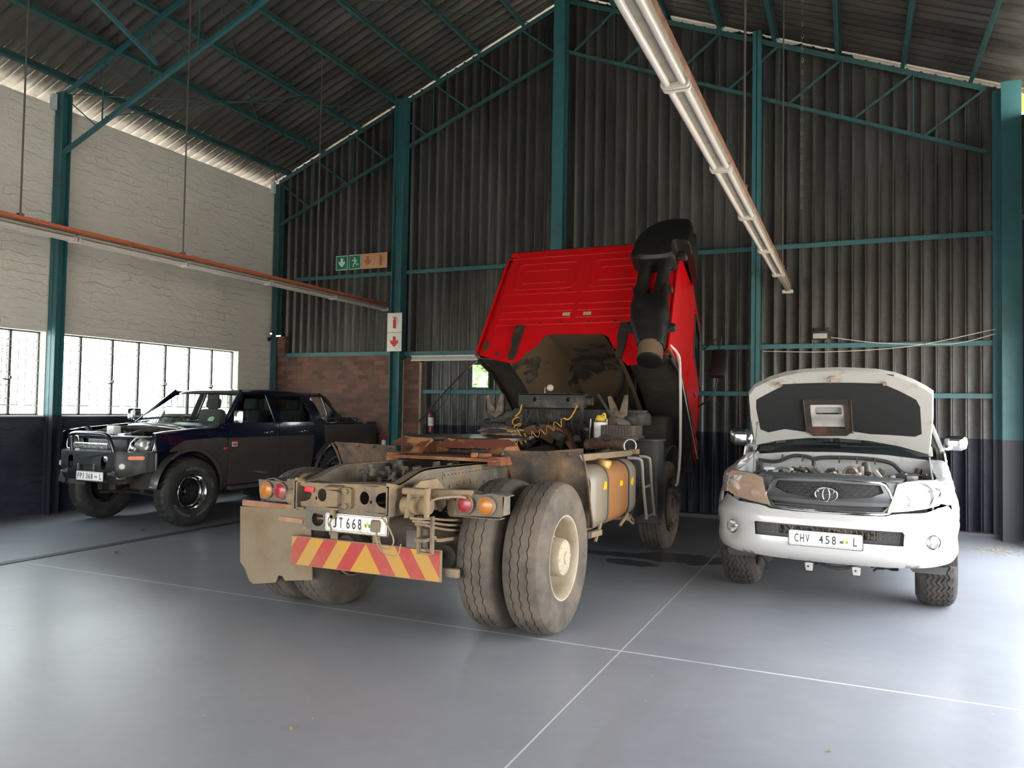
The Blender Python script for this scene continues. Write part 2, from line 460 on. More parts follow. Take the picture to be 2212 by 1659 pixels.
struct(b.out('trim_2', mat('sill_white', (.75, .74, .7), .6)), 'white painted window sills')

# ---- ribbed sheet steel (IBR profile): flat, rib, flat ... pitch .1715
def ibr(x0, x1, phase=0.):
    """(distance, height) profile; ribs stand towards +height"""
    P = []; k = math.floor((x0 - phase) / .1715) - 1
    while True:
        a = phase + k * .1715
        for d, h in ((.0, 0), (.118, 0), (.125, .038), (.152, .038), (.159, 0)):
            if x0 < a + d < x1 and (not P or a + d > P[-1][0] + 1e-4): P.append((a + d, h))
        k += 1
        if phase + k * .1715 > x1: break
    hh = lambda x: P[0][1] if x == x0 else P[-1][1]
    return [(x0, hh(x0))] + P + [(x1, hh(x1))]
def galv_nodes(dark, light, brown, vert):
    def f(nt, N, L, p):
        g = N.new('ShaderNodeNewGeometry'); P = g.outputs['Position']
        sx = N.new('ShaderNodeSeparateXYZ'); L.new(P, sx.inputs[0])
        st = (2.2, 2.2, .25) if vert else (.3, 2.2, .3)
        c = mixc(N, L, mr(N, L, noise_(N, L, P, 1.2, 5, .6, st), .32, .68), dark, light)
        c = mixc(N, L, mr(N, L, noise_(N, L, P, .55, 4, .6, (1, 1, .6)), .48, .72, 0, .6), c, brown)
        c = mixc(N, L, mr(N, L, noise_(N, L, P, 22, 4, .7), .45, .75, 0, .35), c, light)
        if vert:
            fac = mr(N, L, sx.outputs['Z'], 1.255, 1.262)
            right = mr(N, L, sx.outputs['X'], -7.1, -7.05)
            fac = math_(N, L, 'MAXIMUM', fac, math_(N, L, 'SUBTRACT', 1.0, right))
            c = mixc(N, L, fac, (.018, .02, .03), c)
        L.new(c, p.inputs['Base Color']); p.inputs['Metallic'].default_value = .65
        L.new(mr(N, L, noise_(N, L, P, 8, 4), .3, .7, .36, .55), p.inputs['Roughness'])
    return f
M_clad = worldmat('galvanised_cladding', galv_nodes((.042, .044, .043), (.118, .121, .117), (.040, .034, .029), True))
M_roof = worldmat('galvanised_roofing', galv_nodes((.055, .054, .051), (.14, .137, .130), (.05, .043, .037), False))
def clad(name, x0, x1, z0, z1, y=YB, label=None):
    b = B(); pr = ibr(x0, x1)
    f0 = z0 if callable(z0) else (lambda x: z0); f1 = z1 if callable(z1) else (lambda x: z1)
    lo = [(x, y + .03 - h, f0(x)) for x, h in pr]; hi = [(x, y + .03 - h, f1(x)) for x, h in pr]
    b.loft([lo, hi], closed=False, cap=False)
    lo2 = [(x, yy + .0015, z) for x, yy, z in lo]; hi2 = [(x, yy + .0015, z) for x, yy, z in hi]
    b.loft([hi2, lo2], closed=False, cap=False)
    return struct(b.out(name, M_clad, recalc=False), label)
def topz(x): return roofz(x) - .035 - .022 * (1 if sin(x * 2.1) + sin(x * 5.3) > -.2 else -.8)
clad('wall_back', -10.26, -7.36, 2.44, topz, label='ribbed sheet steel gable above the brick infill')
clad('wall_back', -7.36, -6.93, 2.34, topz); clad('wall_back', -6.93, -5.95, .02, topz); clad('wall_back', -5.95, -5.63, .02, 1.90); clad('wall_back', -5.95, -5.63, 2.30, topz)
clad('wall_back', -5.63, XR, .02, topz, label='ribbed sheet steel gable wall with dark dado')
b = B(); b.bx(-5.97, -5.61, YB - .01, YB + .03, 1.88, 1.91); b.bx(-5.97, -5.61, YB - .01, YB + .03, 2.29, 2.32); b.bx(-5.97, -5.94, YB - .01, YB + .03, 1.91, 2.29); b.bx(-5.64, -5.61, YB - .01, YB + .03, 1.91, 2.29)
w3 = struct(b.out('window_3', mat('black_frame', (.02, .02, .02), .5)), 'small window in the gable cladding')
b = B(); b.bx(-5.94, -5.64, YB + .008, YB + .012, 1.91, 2.29); b.out('pane', M_pane, w3)
# brick infill
def brick_nodes(nt, N, L, p):
    g = N.new('ShaderNodeNewGeometry'); P = g.outputs['Position']
    sx = N.new('ShaderNodeSeparateXYZ'); L.new(P, sx.inputs[0])
    cb = N.new('ShaderNodeCombineXYZ'); L.new(math_(N, L, 'ADD', sx.outputs['X'], sx.outputs['Y']), cb.inputs[0]); L.new(sx.outputs['Z'], cb.inputs[1])
    br = N.new('ShaderNodeTexBrick'); br.inputs['Scale'].default_value = 1; br.inputs['Brick Width'].default_value = .23; br.inputs['Row Height'].default_value = .085
    br.inputs['Mortar Size'].default_value = .007; br.inputs['Bias'].default_value = -.2; br.inputs['Color1'].default_value = (.19, .085, .055, 1); br.inputs['Color2'].default_value = (.06, .032, .028, 1)
    br.inputs['Mortar'].default_value = (.09, .078, .066, 1); L.new(cb.outputs[0], br.inputs['Vector'])
    c = mixc(N, L, mr(N, L, noise_(N, L, P, 5, 6, .7), .45, .7, 0, .6), br.outputs['Color'], (.055, .045, .045))
    L.new(c, p.inputs['Base Color']); p.inputs['Roughness'].default_value = .85
    b = N.new('ShaderNodeBump'); b.inputs['Strength'].default_value = .6; b.inputs['Distance'].default_value = .01
    L.new(math_(N, L, 'SUBTRACT', 1.0, br.outputs['Fac']), b.inputs['Height']); L.new(b.outputs['Normal'], p.inputs['Normal'])
M_brick = worldmat('face_brick', brick_nodes)
b = B(); b.bx(-10.25, -7.47, YB - .06, YB + .16, 0, 2.50); struct(b.out('wall_back', M_brick), 'red brick infill below the gable rail')
b = B(); b.bx(-7.24, -6.93, YB - .10, YB + .02, 0, 2.40)
struct(b.out('trim_3', M_brick), 'narrow red brick pier beside the teal column')
b = B(); b.bx(-6.93, -6.885, YB - .1, YB, 0, 2.34); b.bx(-7.262, -7.24, YB - .11, YB - .07, 0, 2.38)
struct(b.out('trim_4', mat('raw_timber', (.33, .24, .15), .7, dirt=((.15, .11, .08), 5, .4, .7))), 'bare timber strips edging the brick pier')
b = B(); b.bx(-10.14, -9.90, YB - .1, YB, 2.5, 2.86); struct(b.out('trim_5', M_brick), 'brick stub in the left back corner')
# white expanded-metal vent over the opening
b = B(); b.bx(-7.09, -5.6, YB - .13, YB - .12, 2.36, 2.375); b.bx(-7.09, -5.6, YB - .13, YB - .12, 2.44, 2.455)
for i in range(75):
    x = -7.08 + i * .0198
    b.beam((x, YB - .125, 2.37), (x + .02, YB - .125, 2.445), .004, .006); b.beam((x + .02, YB - .12, 2.37), (x, YB - .12, 2.445), .004, .006)
tag(b.out('vent_grille', mat('white_mesh', (.75, .75, .72), .5)), 'white expanded metal mesh strip above the small window beside the teal column', 'vent')
# low sill kerbs
b = B(); b.bx(-6.9, XR, YB - .12, YB + .1, 0, .05); struct(b.out('baseboard_back', mat('kerb_conc', (.10, .10, .11), .8)), 'low kerb under the gable cladding')
# ---- right wall stub, added cladding that narrows the open side
b = B(); 
pr = ibr(10.7, YB)
for z0, z1 in ((.02, 5.35),): 
    b.loft([[(XR + .03 - h * .0, y, z0) for y, h in pr], [(XR + .03 - h * .0, y, z1) for y, h in pr]], closed=False, cap=False)
    b.loft([[(XR + .0 - h, y, z0) for y, h in pr], [(XR + .0 - h, y, z1) for y, h in pr]], closed=False, cap=False)
struct(b.out('wall_right', M_clad, recalc=False), 'short return of ribbed cladding at the right corner')
b = B(); b.bx(XR, XR + .04, YF, 10.7, 2.5, 5.35); b.bx(XR, XR + .04, YF, 2.6, 0, 2.5); struct(b.out('wall_right', M_clad), 'unseen cladding added to narrow the daylight from the open right side')  # out of view, opening kept small to hold back daylight
b = B(); b.sheet([(XL, 0), (XL + 2.6, 0), (XL + 2.6, 2.4), (XR - .9, 2.4), (XR - .9, 0), (XR, 0), (XR, 5.8), (XM, 8.36), (XL, 5.9)], lambda u, v: (u, YF, v), -.04, step=2)
struct(b.out('wall_front_blocker', M_clad), 'unseen cladding added behind the viewer to narrow the entrance daylight')  # unseen wall added so daylight enters low and narrow
# ---- roof
M_rib = M_roof
def roof_half(sgn):
    b = B(); pr = ibr(YF, YB + .22)
    xe = XM + sgn * 6.95
    a = [(XM, y, 8.40 - h) for y, h in pr]; c = [(xe, y, roofz(xe) + .04 - h) for y, h in pr]
    b.loft([a, c], closed=False, cap=False)
    a2 = [(x, y, z + .002) for x, y, z in a]; c2 = [(x, y, z + .002) for x, y, z in c]; b.loft([c2, a2], closed=False, cap=False)
    return b
struct(roof_half(-1).out('ceiling', M_roof, recalc=False), 'ribbed roof sheeting, left slope'); struct(roof_half(1).out('ceiling', M_roof, recalc=False), 'ribbed roof sheeting, right slope')
b = B()
for s_ in (-1, 1): b.prism([(0, 0), (.35, -.14), (.35, -.135), (0, .008)], lambda u, v: (XM + s_ * u, YF, 8.42 + v), lambda u, v: (XM + s_ * u, YB + .25, 8.42 + v))
struct(b.out('trim_6', M_roof), 'ridge capping')
# timber barge boards outside the gable
yel = mat('barge_board', (.80, .50, .14), .7)
b = B()
for s_ in (-1, 1): b.beam((XM, YB + .24, 8.28), (XM + s_ * 6.95, YB + .24, roofz(XM + 6.95) - .10), .03, .22)
struct(b.out('trim_7', yel), 'barge boards behind the gable')

# ---- steel frame
def isec(b, c0, c1, w, d, tf=.012, ax='x'):
    """upright I-section column between heights; flanges face y (ax='y') or x"""
    x, y, z0 = c0; z1 = c1
    if ax == 'y':
        b.bx(x - w / 2, x + w / 2, y - d / 2, y - d / 2 + tf, z0, z1); b.bx(x - w / 2, x + w / 2, y + d / 2 - tf, y + d / 2, z0, z1); b.bx(x - .005, x + .005, y - d / 2, y + d / 2, z0, z1)
    else:
        b.bx(x - w / 2, x - w / 2 + tf, y - d / 2, y + d / 2, z0, z1); b.bx(x + w / 2 - tf, x + w / 2, y - d / 2, y + d / 2, z0, z1); b.bx(x - w / 2, x + w / 2, y - .005, y + .005, z0, z1)
def column(x, y, w, d, z1, ax, label, m=teal):
    b = B(); isec(b, (x, y, 0), z1, w, d, ax=ax); b.bx(x - w * .7, x + w * .7, y - d * .6, y + d * .6, 0, .015)
    return struct(b.out('steel_column', m), label)
column(-7.36, YB - .14, .20, .20, 7.06, 'x', 'teal steel column with the white extinguisher signs')
column(-4.36, YB - .14, .19, .20, 8.2, 'y', 'teal steel column under the ridge')
column(-1.30, YB - .14, .12, .16, 7.1, 'y', 'slim teal steel column behind the white pickup')
# the right corner column carries the dark dado too
b = B(); isec(b, (1.80, YB - .24, 1.262), 5.8, .22, .26, ax='y'); b.bx(1.63, 1.69, YB - .10, YB - .02, 1.262, 5.8); struct(b.out('steel_column', teal), 'wide teal steel column in the right back corner')
b = B(); isec(b, (1.80, YB - .24, 0), 1.262, .22, .26, ax='y'); b.bx(1.63, 1.69, YB - .10, YB - .02, 0, 1.262); struct(b.out('steel_column', mat('navy_paint', (.018, .022, .034), .5)), 'navy painted foot of the right corner column')
column(-10.14, YB - .08, .13, .14, 5.8, 'y', 'teal corner column in the left back corner', teal_dull)
b = B(); isec(b, (-10.15, 7.13, 1.36), 5.88, .16, .14, ax='y'); struct(b.out('steel_column', teal), 'teal steel column between the two left windows')
b = B(); isec(b, (-10.15, 7.13, 0), 1.36, .16, .14, ax='y'); struct(b.out('steel_column', MATS['navy_paint']), 'navy painted foot of the column between the left windows')
b = B(); isec(b, (-10.15, 2.6, 0), 5.88, .16, .14, ax='y'); struct(b.out('steel_column', teal), 'teal steel column on the left wall near the entrance')
for yy in (7.1, 2.6):
    b = B(); isec(b, (1.75, yy, 0), 5.8, .16, .16, ax='y'); struct(b.out('steel_column', teal), 'teal steel column on the open right side')
b = B(); b.bx(XL, XL + .06, 6.98, 7.05, 5.62, 5.84); b.bx(XL, XL + .06, 11.42, 11.5, 5.62, 5.84); struct(b.out('trim_8', mat('bracket_blue', (.5, .6, .62), .5)), 'pale eave brackets on the left wall')
# lattice rafters
XN = [-10.14, -9.3, -8.42, -7.58, -6.74, -5.92, -5.1, XM]
def truss(y, label, m, heavy=1., web=.03):
    for s_ in (-1, 1):
        b = B(); nodes = [XM + s_ * abs(x - XM) for x in XN]
        tz = lambda x: roofz(x) - .15; bz = lambda x: roofz(x) - .15 - .84
        x0, x1 = nodes[0], nodes[-1]
        # top chord: an angle; bottom chord: flat + angle
        b.beam((x0, y, tz(x0)), (x1, y, tz(x1)), .008, .075 * heavy); b.beam((x0, y + .03, tz(x0) + .035), (x1, y + .03, tz(x1) + .035), .07, .008)
        b.beam((x0, y, bz(x0)), (x1, y, bz(x1)), .05, .05)
        for i in range(len(nodes) - 1):
            a = nodes[i]; xb = nodes[i] + (nodes[i + 1] - nodes[i]) * .86
            b.beam((a, y, tz(a)), (xb, y, bz(xb)), web, web)
        for i in range(1, len(nodes) - 1):
            a = nodes[i]; b.beam((a, y - .02, tz(a)), (a, y - .02, bz(a)), .014, .014)
        struct(b.out('truss_beam', m), label)
truss(YB - .1, 'teal lattice rafter against the gable', teal_dull)
truss(7.1, 'teal lattice rafter crossing the hall', teal, 1.25, .012); truss(2.6, 'teal lattice rafter near the entrance', teal, 1.3)
b = B(); b.beam((-8.30, 7.08, 5.97), (-8.36, 5.72, 6.60), .045, .045); b.beam((-.28, 7.08, 5.97), (-.22, 5.72, 6.60), .045, .045); struct(b.out('brace_beam', teal), 'teal fly brace from the lattice rafter to a purlin')
# purlins: cold-rolled channels along the hall
for s_ in (-1, 1):
    for x in ([-9.98, -9.18, -8.36, -7.52, -6.74, -5.93, -5.11, -4.45]):
        X = XM + s_ * abs(x - XM); z = roofz(X) - .01
        a = math.atan(.405) * s_
        b = B(); b.X = Matrix.Translation((X, 0, z)) @ Matrix.Rotation(a, 4, 'Y')
        b.bx(-.0, .004, YF, YB + .1, -.10, 0); b.bx(0, .05, YF, YB + .1, -.004, 0); b.bx(0, .05, YF, YB + .1, -.104, -.10); b.bx(.046, .05, YF, YB + .1, -.1, -.085)
        struct(b.out('purlin_beam', teal_dull), 'teal roof purlin')
# wall rails (girts) on the gable
def girt(x0, x1, z, label=None):
    b = B(); b.bx(x0, x1, YB - .075, YB - .005, z + .03, z + .034); b.bx(x0, x1, YB - .075, YB - .071, z - .035, z + .034); struct(b.out('rail_beam', teal), label or 'teal wall rail on the gable')
girt(-9.75, -7.46, 3.94); girt(-7.26, -4.45, 3.94); girt(-4.26, -1.36, 3.94); girt(-1.24, 1.66, 3.94)
girt(-10.2, -7.46, 2.51); girt(-7.26, -4.45, 2.5); girt(-4.26, -1.36, 2.51); girt(-1.24, 1.66, 2.51); girt(-6.9, -1.36, 1.83); girt(-1.24, 1.66, 1.82)
# bracing
b = B(); b.beam((-10.1, 7.1, 5.85), (-7.5, YB - .2, roofz(-7.5) - .2), .012, .012); b.beam((-7.4, 7.1, roofz(-7.4) - .2), (-10.1, YB - .2, 5.82), .012, .012); b.beam((-7.4, 7.1, roofz(-7.4) - .2), (-4.9, YB - .2, roofz(-4.9) - .2), .012, .012)
b.beam((-9.35, 7.16, 5.45), (-8.1, 9.9, roofz(-8.1) - .2), .012, .012)
struct(b.out('brace_beam', teal_dull), 'thin diagonal roof bracing rods')
b = B(); b.beam((1.85, YB - .3, 4.0), (2.5, YB - .9, 4.35), .05, .05)
struct(b.out('rail_beam', teal), 'teal strut at the right corner')

# ---- things on and off the walls
red = mat('sign_red', (.55, .02, .025), .5); grn = mat('sign_green', (.0, .20, .10), .5); wht = mat('sign_white', (.80, .79, .74), .5); tan = mat('sign_faded', (.50, .30, .17), .55); rdim = mat('sign_red_faded', (.38, .09, .04), .5)
ARROW = [(-.10, .32), (.10, .32), (.10, .05), (.26, .12), (.26, -.05), (0, -.30), (-.26, -.05), (-.26, .12), (-.10, .05)]
ext_body = [(-.10, -.34), (.10, -.34), (.10, .14), (.05, .20), (.05, .27), (.12, .29), (.12, .32), (-.02, .33), (-.14, .28), (-.13, .25), (-.04, .27), (-.05, .20), (-.10, .14)]
def flat(b, poly, x, z, s, y, t=.002, mx=1):
    b.prism(poly, lambda u, v: (x + u * s * mx, y - t, z + v * s), lambda u, v: (x + u * s * mx, y + .0005, z + v * s))
def stroke(b, pts, w, x, z, s, y):
    for p, q in zip(pts, pts[1:]):
        d = V((q[0] - p[0], q[1] - p[1])); d.normalize(); n = V((-d.y, d.x)) * w / 2; e = d * w * .3
        flat(b, [(p[0] + n.x - e.x, p[1] + n.y - e.y), (q[0] + n.x + e.x, q[1] + n.y + e.y), (q[0] - n.x + e.x, q[1] - n.y + e.y), (p[0] - n.x - e.x, p[1] - n.y - e.y)], x, z, s, y)
def sign(x, z, s, y, back, field, kind, ink, label, group, h=None):
    h = h or s; r = thing('safety_sign', label, 'sign', (x, y, z), 0, group)
    b = B(); b.bx(-s / 2, s / 2, -.003, .003, -h / 2, h / 2, .001); b.out('board', back, r)
    if field is not None:
        b = B(); b.bx(-s * .455, s * .455, -.0045, -.003, -h * .455, h * .455); b.out('colour_field', field, r)
    b = B(); yy = -.0047
    if kind == 'arrow': flat(b, ARROW, 0, 0, s, yy)
    elif kind == 'ext':
        flat(b, ext_body, 0, 0, s, yy); stroke(b, [(.12, .30), (.2, .2), (.2, .0), (.17, -.1)], .025, 0, 0, s, yy)
    else:
        flat(b, circ(-.02, .27, .065, 12), 0, 0, s, yy)
        stroke(b, [(-.01, .17), (.03, -.02)], .12, 0, 0, s, yy); stroke(b, [(0, .15), (-.17, .08), (-.22, .17)], .05, 0, 0, s, yy)
        stroke(b, [(.02, .14), (.13, .06), (.17, .10)], .05, 0, 0, s, yy); stroke(b, [(.02, -.03), (-.10, -.14), (-.13, -.32)], .07, 0, 0, s, yy)
        stroke(b, [(.04, -.04), (.13, -.17), (.27, -.17), (.28, -.1)], .07, 0, 0, s, yy)
    b.out('pictogram', ink, r)
ys = YB - .085
G1 = 'safety signs in a row on the gable cladding'
xs_ = [-8.64, -8.35, -8.07, -7.79]
sign(xs_[0], 4.19, .265, ys, wht, grn, 'arrow', wht, 'green sign with a white down arrow, leftmost in the high row', G1)
sign(xs_[1], 4.19, .265, ys, wht, grn, 'man', wht, 'green emergency exit sign with a white running man', G1)
sign(xs_[2], 4.19, .275, ys, tan, None, 'arrow', rdim, 'faded tan sign with a red arrow pointing down, third in the high row', G1)
sign(xs_[3], 4.19, .275, ys, tan, None, 'ext', rdim, 'faded tan sign with a red fire extinguisher, rightmost in the high row', G1)
yc = YB - .25
sign(-7.36, 3.03, .30, yc, wht, None, 'ext', red, 'white sign with a red fire extinguisher on the teal column', 'white signs on the teal column', .34)
sign(-7.36, 2.69, .30, yc, wht, None, 'arrow', red, 'white sign with a red down arrow on the teal column, below the extinguisher sign', 'white signs on the teal column', .33)
# small floodlight and cctv
dk = mat('dark_plastic', (.02, .02, .022), .5)
def flood(loc, label):
    r = thing('floodlight', label, 'light', loc)
    b = B(); b.box((0, 0, 0), (.22, .09, .13), .015); b.out('housing', dk, r); b = B(); b.box((0, -.05, -.02), (.18, .01, .07)); b.out('lens', mat('lamp_lens', (.35, .35, .33), .2), r)
    b = B(); b.tube([(-.1, .02, .0), (-.1, .07, .1), (.1, .07, .1), (.1, .02, 0)], .008); b.out('bracket', dk, r)
flood((-.44, YB - .09, 2.66), 'small dark floodlight on the ribbed gable above the white pickup')
r = thing('security_camera', 'small dark bullet camera on the white wall by the left back corner', 'camera', (XL + .05, 11.42, 2.93))
b = B(); b.lathe([(.035, 0), (.04, .1), (.04, .9), (.03, 1)], (.04, .06, .0), (.13, -.09, -.03), 16); b.out('body', dk, r)
b = B(); b.cyl((.125, -.085, -.03), (.14, -.108, -.034), .022, 14); b.out('lens', mat('lens_ring', (.5, .5, .5), .2, .5), r)
b = B(); b.tube([(-.05, .05, -.12), (.0, .05, -.12), (.05, .04, -.03)], .014); b.cyl((-.05, .05, -.12), (-.035, .05, -.12), .04, 14); b.out('mount', dk, r)
r = thing('bulkhead_light', 'small lit white lamp on the brick stub in the left back corner', 'light', (-10.02, YB - .13, 2.88))
b = B(); b.box((0, 0, 0), (.13, .05, .04), .01); b.out('housing', dk, r); b = B(); b.box((0, -.025, -.012), (.11, .01, .025), .004); b.out('diffuser', mat('lamp_on', (.9, .9, .85), .3, emit=((1, .95, .85), 3)), r)
def extinguisher(loc, label, k):
    r = thing('fire_extinguisher', label, 'fire extinguisher', loc); r.scale = (k, k, k * 1.15)
    b = B(); b.lathe([(.0, 0), (.07, .02), (.075, .08), (.075, .8), (.05, .92), (.02, 1)], (0, 0, -.42), (0, 0, .12), 20); b.out('cylinder', mat('ext_red', (.16, .01, .012), .35), r)
    b = B(); b.lathe([(.0765, 0), (.0765, 1)], (0, 0, -.25), (0, 0, -.05), 20, False); b.out('label_band', mat('ext_label', (.65, .62, .55), .5), r)
    b = B(); b.cyl((0, 0, .12), (0, 0, .17), .018, 10); b.beam((-.02, 0, .17), (.09, 0, .20), .02, .012); b.beam((-.02, 0, .155), (.08, 0, .13), .02, .01); b.out('valve', dk, r)
    b = B(); b.tube([(-.02, 0, .15), (-.08, 0, .12), (-.10, -.01, -.05), (-.09, -.02, -.25)], .011, 8, k=5); b.out('hose', dk, r)
extinguisher((-7.50, YB - .30, 1.0), 'red fire extinguisher hanging on the teal column beside the blue pickup bed', .5)
extinguisher((-6.62, YB - .2, 1.42), 'dark red fire extinguisher on the ribbed wall right of the brick pier', .62)
# cables
wire = mat('cable_pale', (.5, .49, .46), .5); blk = mat('cable_black', (.015, .015, .015), .5)
b = B(); b.tube([(-1.2, YB - .1, 2.44), (-.3, YB - .11, 2.42), (.7, YB - .11, 2.48), (1.66, YB - .12, 2.68)], .006, 6, k=8); b.tube([(-.30, YB - .1, 2.62), (.3, YB - .11, 2.53), (1.0, YB - .11, 2.5), (1.3, YB - .12, 2.52), (1.66, YB - .12, 2.62)], .006, 6, k=8)
tag(b.out('loose_cable', wire), 'pale loose cable sagging along the wall rail above the white pickup', 'cable')
b = B(); b.tube([(-5.45, YB - .15, 2.45), (-5.8, YB - .2, 2.32), (-6.3, YB - .16, 1.9), (-6.9, YB - .15, 1.3)], .012, 6, k=6); b.tube([(-6.75, YB - .1, 1.3), (-6.35, YB - .1, 1.75), (-6.3, YB - .1, 2.1)], .006, 6, k=6)
tag(b.out('hanging_hose', blk), 'black hose hanging across the ribbed wall by the small window', 'hose')

# fluorescent battens
M_batten = mat('batten_white', (.25, .235, .20), .45, dirt=((.17, .15, .12), 5, .5, .75)); M_tube = mat('tube_glass', (.42, .41, .40), .25); M_cap = mat('end_cap', (.40, .39, .36), .5)
M_rust = mat('rusty_channel', (.13, .06, .04), .75, dirt=((.25, .13, .08), 6, .45, .7)); M_orange = mat('red_oxide', (.42, .085, .03), .6, dirt=((.2, .06, .04), 4, .55, .75))
def batten(length, label, group, loc, tubes=True, hb=.085):
    r = thing('fluorescent_light', label, 'light', loc, 0, group)
    L_ = length
    b = B(); b.bx(-.045, .045, .0, L_, hb * .35, hb, .008); b.bx(-.03, .03, .02, L_ - .02, .0, hb * .35, .006); b.out('batten_body', M_batten, r)
    if tubes:
        for s_ in (-1, 1):
            b = B(); b.cyl((s_ * .042, .03, -.005), (s_ * .042, L_ - .03, -.005), .019, 14); b.out('fluorescent_tube', M_tube, r)
    for yy in (.015, L_ - .015):
        b = B(); b.prism(rrect(-.075, -.03, .075, .022, .02), lambda u, v: (u, yy - .012, v), lambda u, v: (u, yy + .012, v)); b.out('lamp_holder', M_cap, r)
    return r
G2 = 'fluorescent battens in a row above the white pickup'; G3 = 'fluorescent battens under the orange channel'
ysR = [.98, 2.48, 3.98, 5.47, 6.92, 8.43, 9.95]
labR = ['', 'fifth twin tube light from the bare batten, in the row above the white pickup', 'fourth twin tube light from the bare batten, in the row above the white pickup', 'third twin tube light from the bare batten, in the row above the white pickup', 'second twin tube light from the bare batten, in the row above the white pickup', 'twin tube light joined to the bare batten, in the row above the white pickup']
for i, y in enumerate(ysR[:-1]):
    if i == 0: continue
    batten(ysR[i + 1] - y - .012, labR[i], G2, (-.86, y, 3.27))
batten(1.45, 'bare fluorescent batten without tubes, ending the row of lights above the white pickup', G2, (-.86, 9.95, 3.27), False)
b = B(); b.bx(-.02, .02, 2.4, 11.45, .0, .045, .003)
o = b.out('lighting_channel', M_rust, loc=(-.835, 0, 3.357)); tag(o, 'rusty brown steel channel carrying the row of lights above the white pickup', 'channel')
yl_ = [2.49, 3.98, 5.45, 6.91, 8.38, 9.85, 11.33]
for i, y in enumerate(yl_[:-1]):
    batten(yl_[i + 1] - y - .012, ['', 'twin tube light fifth from the gable end of the orange channel', 'twin tube light fourth from the gable end of the orange channel', 'twin tube light third from the gable end of the orange channel', 'twin tube light second from the gable end of the orange channel', 'twin tube light at the gable end of the orange channel'][i], G3, (-7.52, y, 3.262), True, .05) if i else None
b = B(); b.bx(-.025, .025, 2.5, 11.33, .0, .034, .003); b.bx(-.035, .035, 2.5, 11.33, -.022, -.001)
o = b.out('lighting_channel', [M_orange, M_rust], loc=(-7.49, 0, 3.335)); tag(o, 'orange painted steel channel carrying the row of lights along the white wall', 'channel')
for p in o.data.polygons:
    if p.center.z < -.001: p.material_index = 1
def rod(x, y, z0, lab, chain=False):
    b = B(); z1 = roofz(x) - .1
    b.cyl((0, 0, 0), (0, 0, z1 - z0), .009, 8)
    b.box((0, 0, .01), (.05, .05, .03), .004); b.tube([(0, 0, z1 - z0), (0, .02, z1 - z0 + .03), (.02, 0, z1 - z0 + .08)], .006, 6)
    tag(b.out('hanger_rod', mat('rod_steel', (.10, .095, .085), .6, .3), loc=(x, y, z0)), lab, 'rod', 'rods hanging the light channels from the roof')
rod(-7.49, 4.85, 3.369, 'hanger rod on the orange channel, beside the white wall before the wall column'); rod(-7.49, 6.85, 3.369, 'hanger rod on the orange channel, between the wall column and the gable'); rod(-7.49, 9.4, 3.369, 'hanger rod on the orange channel near the back of the hall')
rod(-.835, 6.5, 3.402, 'hanger rod on the brown channel above the white pickup, the one with the red clamp'); rod(-.835, 10.2, 3.402, 'hanger rod on the brown channel, the one nearer the gable')
b = B()
for i in range(38):
    z = 3.9 + i * .07; b.tube([(0, -.012 if i % 2 else 0, z - .03), (.012 if i % 2 == 0 else 0, 0, z), (0, .012 if i % 2 else 0, z + .03), (-.012 if i % 2 == 0 else 0, 0, z)], .0035, 5, closed=True, k=3)
tag(b.out('hanging_chain', mat('chain_steel', (.2, .19, .17), .5, .4), loc=(-.55, 9.2, 0)), 'thin chain hanging from the roof beside the row of strip lights', 'chain')

# things by the right edge of the view
r = thing('door_leaf', 'grey sliding door leaf standing at the right edge behind the corner column', 'door', (2.12, 10.9, 0))
b = B(); b.box((0, 0, 1.75), (.05, .7, 3.4), .005); b.out('panel', mat('door_lilac', (.30, .29, .34), .6, dirt=((.15, .15, .17), 3, .4, .7)), r)
b = B(); b.bx(-.04, .03, -.38, -.33, .05, 3.45); b.out('edge_frame', mat('alu_edge', (.45, .45, .45), .4, .4), r)
# dry leaves in the right back corner, leaves on the floor
lf = mat('dry_leaf', (.36, .26, .13), .8, vary=.5); lf2 = mat('red_leaf', (.16, .04, .035), .7)
def leaf(b, x, y, s, a, curl=.3, z=.004):
    P = [(-.5, 0), (-.25, .16), (.1, .2), (.35, .1), (.55, 0), (.35, -.1), (.1, -.2), (-.25, -.16)]
    f = lambda u, v: (x + s * (u * cos(a) - v * sin(a)), y + s * (u * sin(a) + v * cos(a)), z + s * (abs(v) * curl * 2 + .15 * (u * u)))
    b.sheet(P, f, .0006, step=.3)
b = B()
for i in range(110):
    leaf(b, random.gauss(1.52, .16), random.gauss(10.45, .22), random.uniform(.02, .05), random.uniform(0, 6.3), random.uniform(.1, .5))
o = tag(b.out('fallen_leaves', lf), 'scatter of dry leaves in the right back corner of the floor', 'leaves'); o['kind'] = 'stuff'
for px, py, s, mt, lb in [(.28, 3.42, .06, lf2, 'dark red leaf on the floor in front of the white pickup'), (-.10, 3.87, .035, lf, 'small tan leaf on the floor near the crossing of the pale joints'), (-.02, 3.22, .035, lf, 'pale curled leaf on the floor beside the dark red leaf'), (.17, 3.02, .035, lf, 'tan leaf on the floor nearest the white paper scrap'), (-2.46, 2.98, .05, lf, 'tan leaf on the floor behind the hazard board of the truck tractor'), (-7.85, 6.72, .09, lf2, 'curled dark leaf beside the floor channel by the blue pickup'), (-6.92, 5.6, .09, lf2, 'curled dark leaf right of the floor channel'), (.33, 2.76, .045, mat('white_scrap', (.8, .8, .78), .7), 'white paper scrap on the floor in front of the white pickup')]:
    b = B(); leaf(b, 0, 0, s, random.uniform(0, 6), .5); tag(b.out('leaf' if 'leaf' in lb or 'leaves' in lb else 'paper_scrap', mt, loc=(px, py, 0)), lb, 'leaf' if 'lea' in lb else 'scrap')

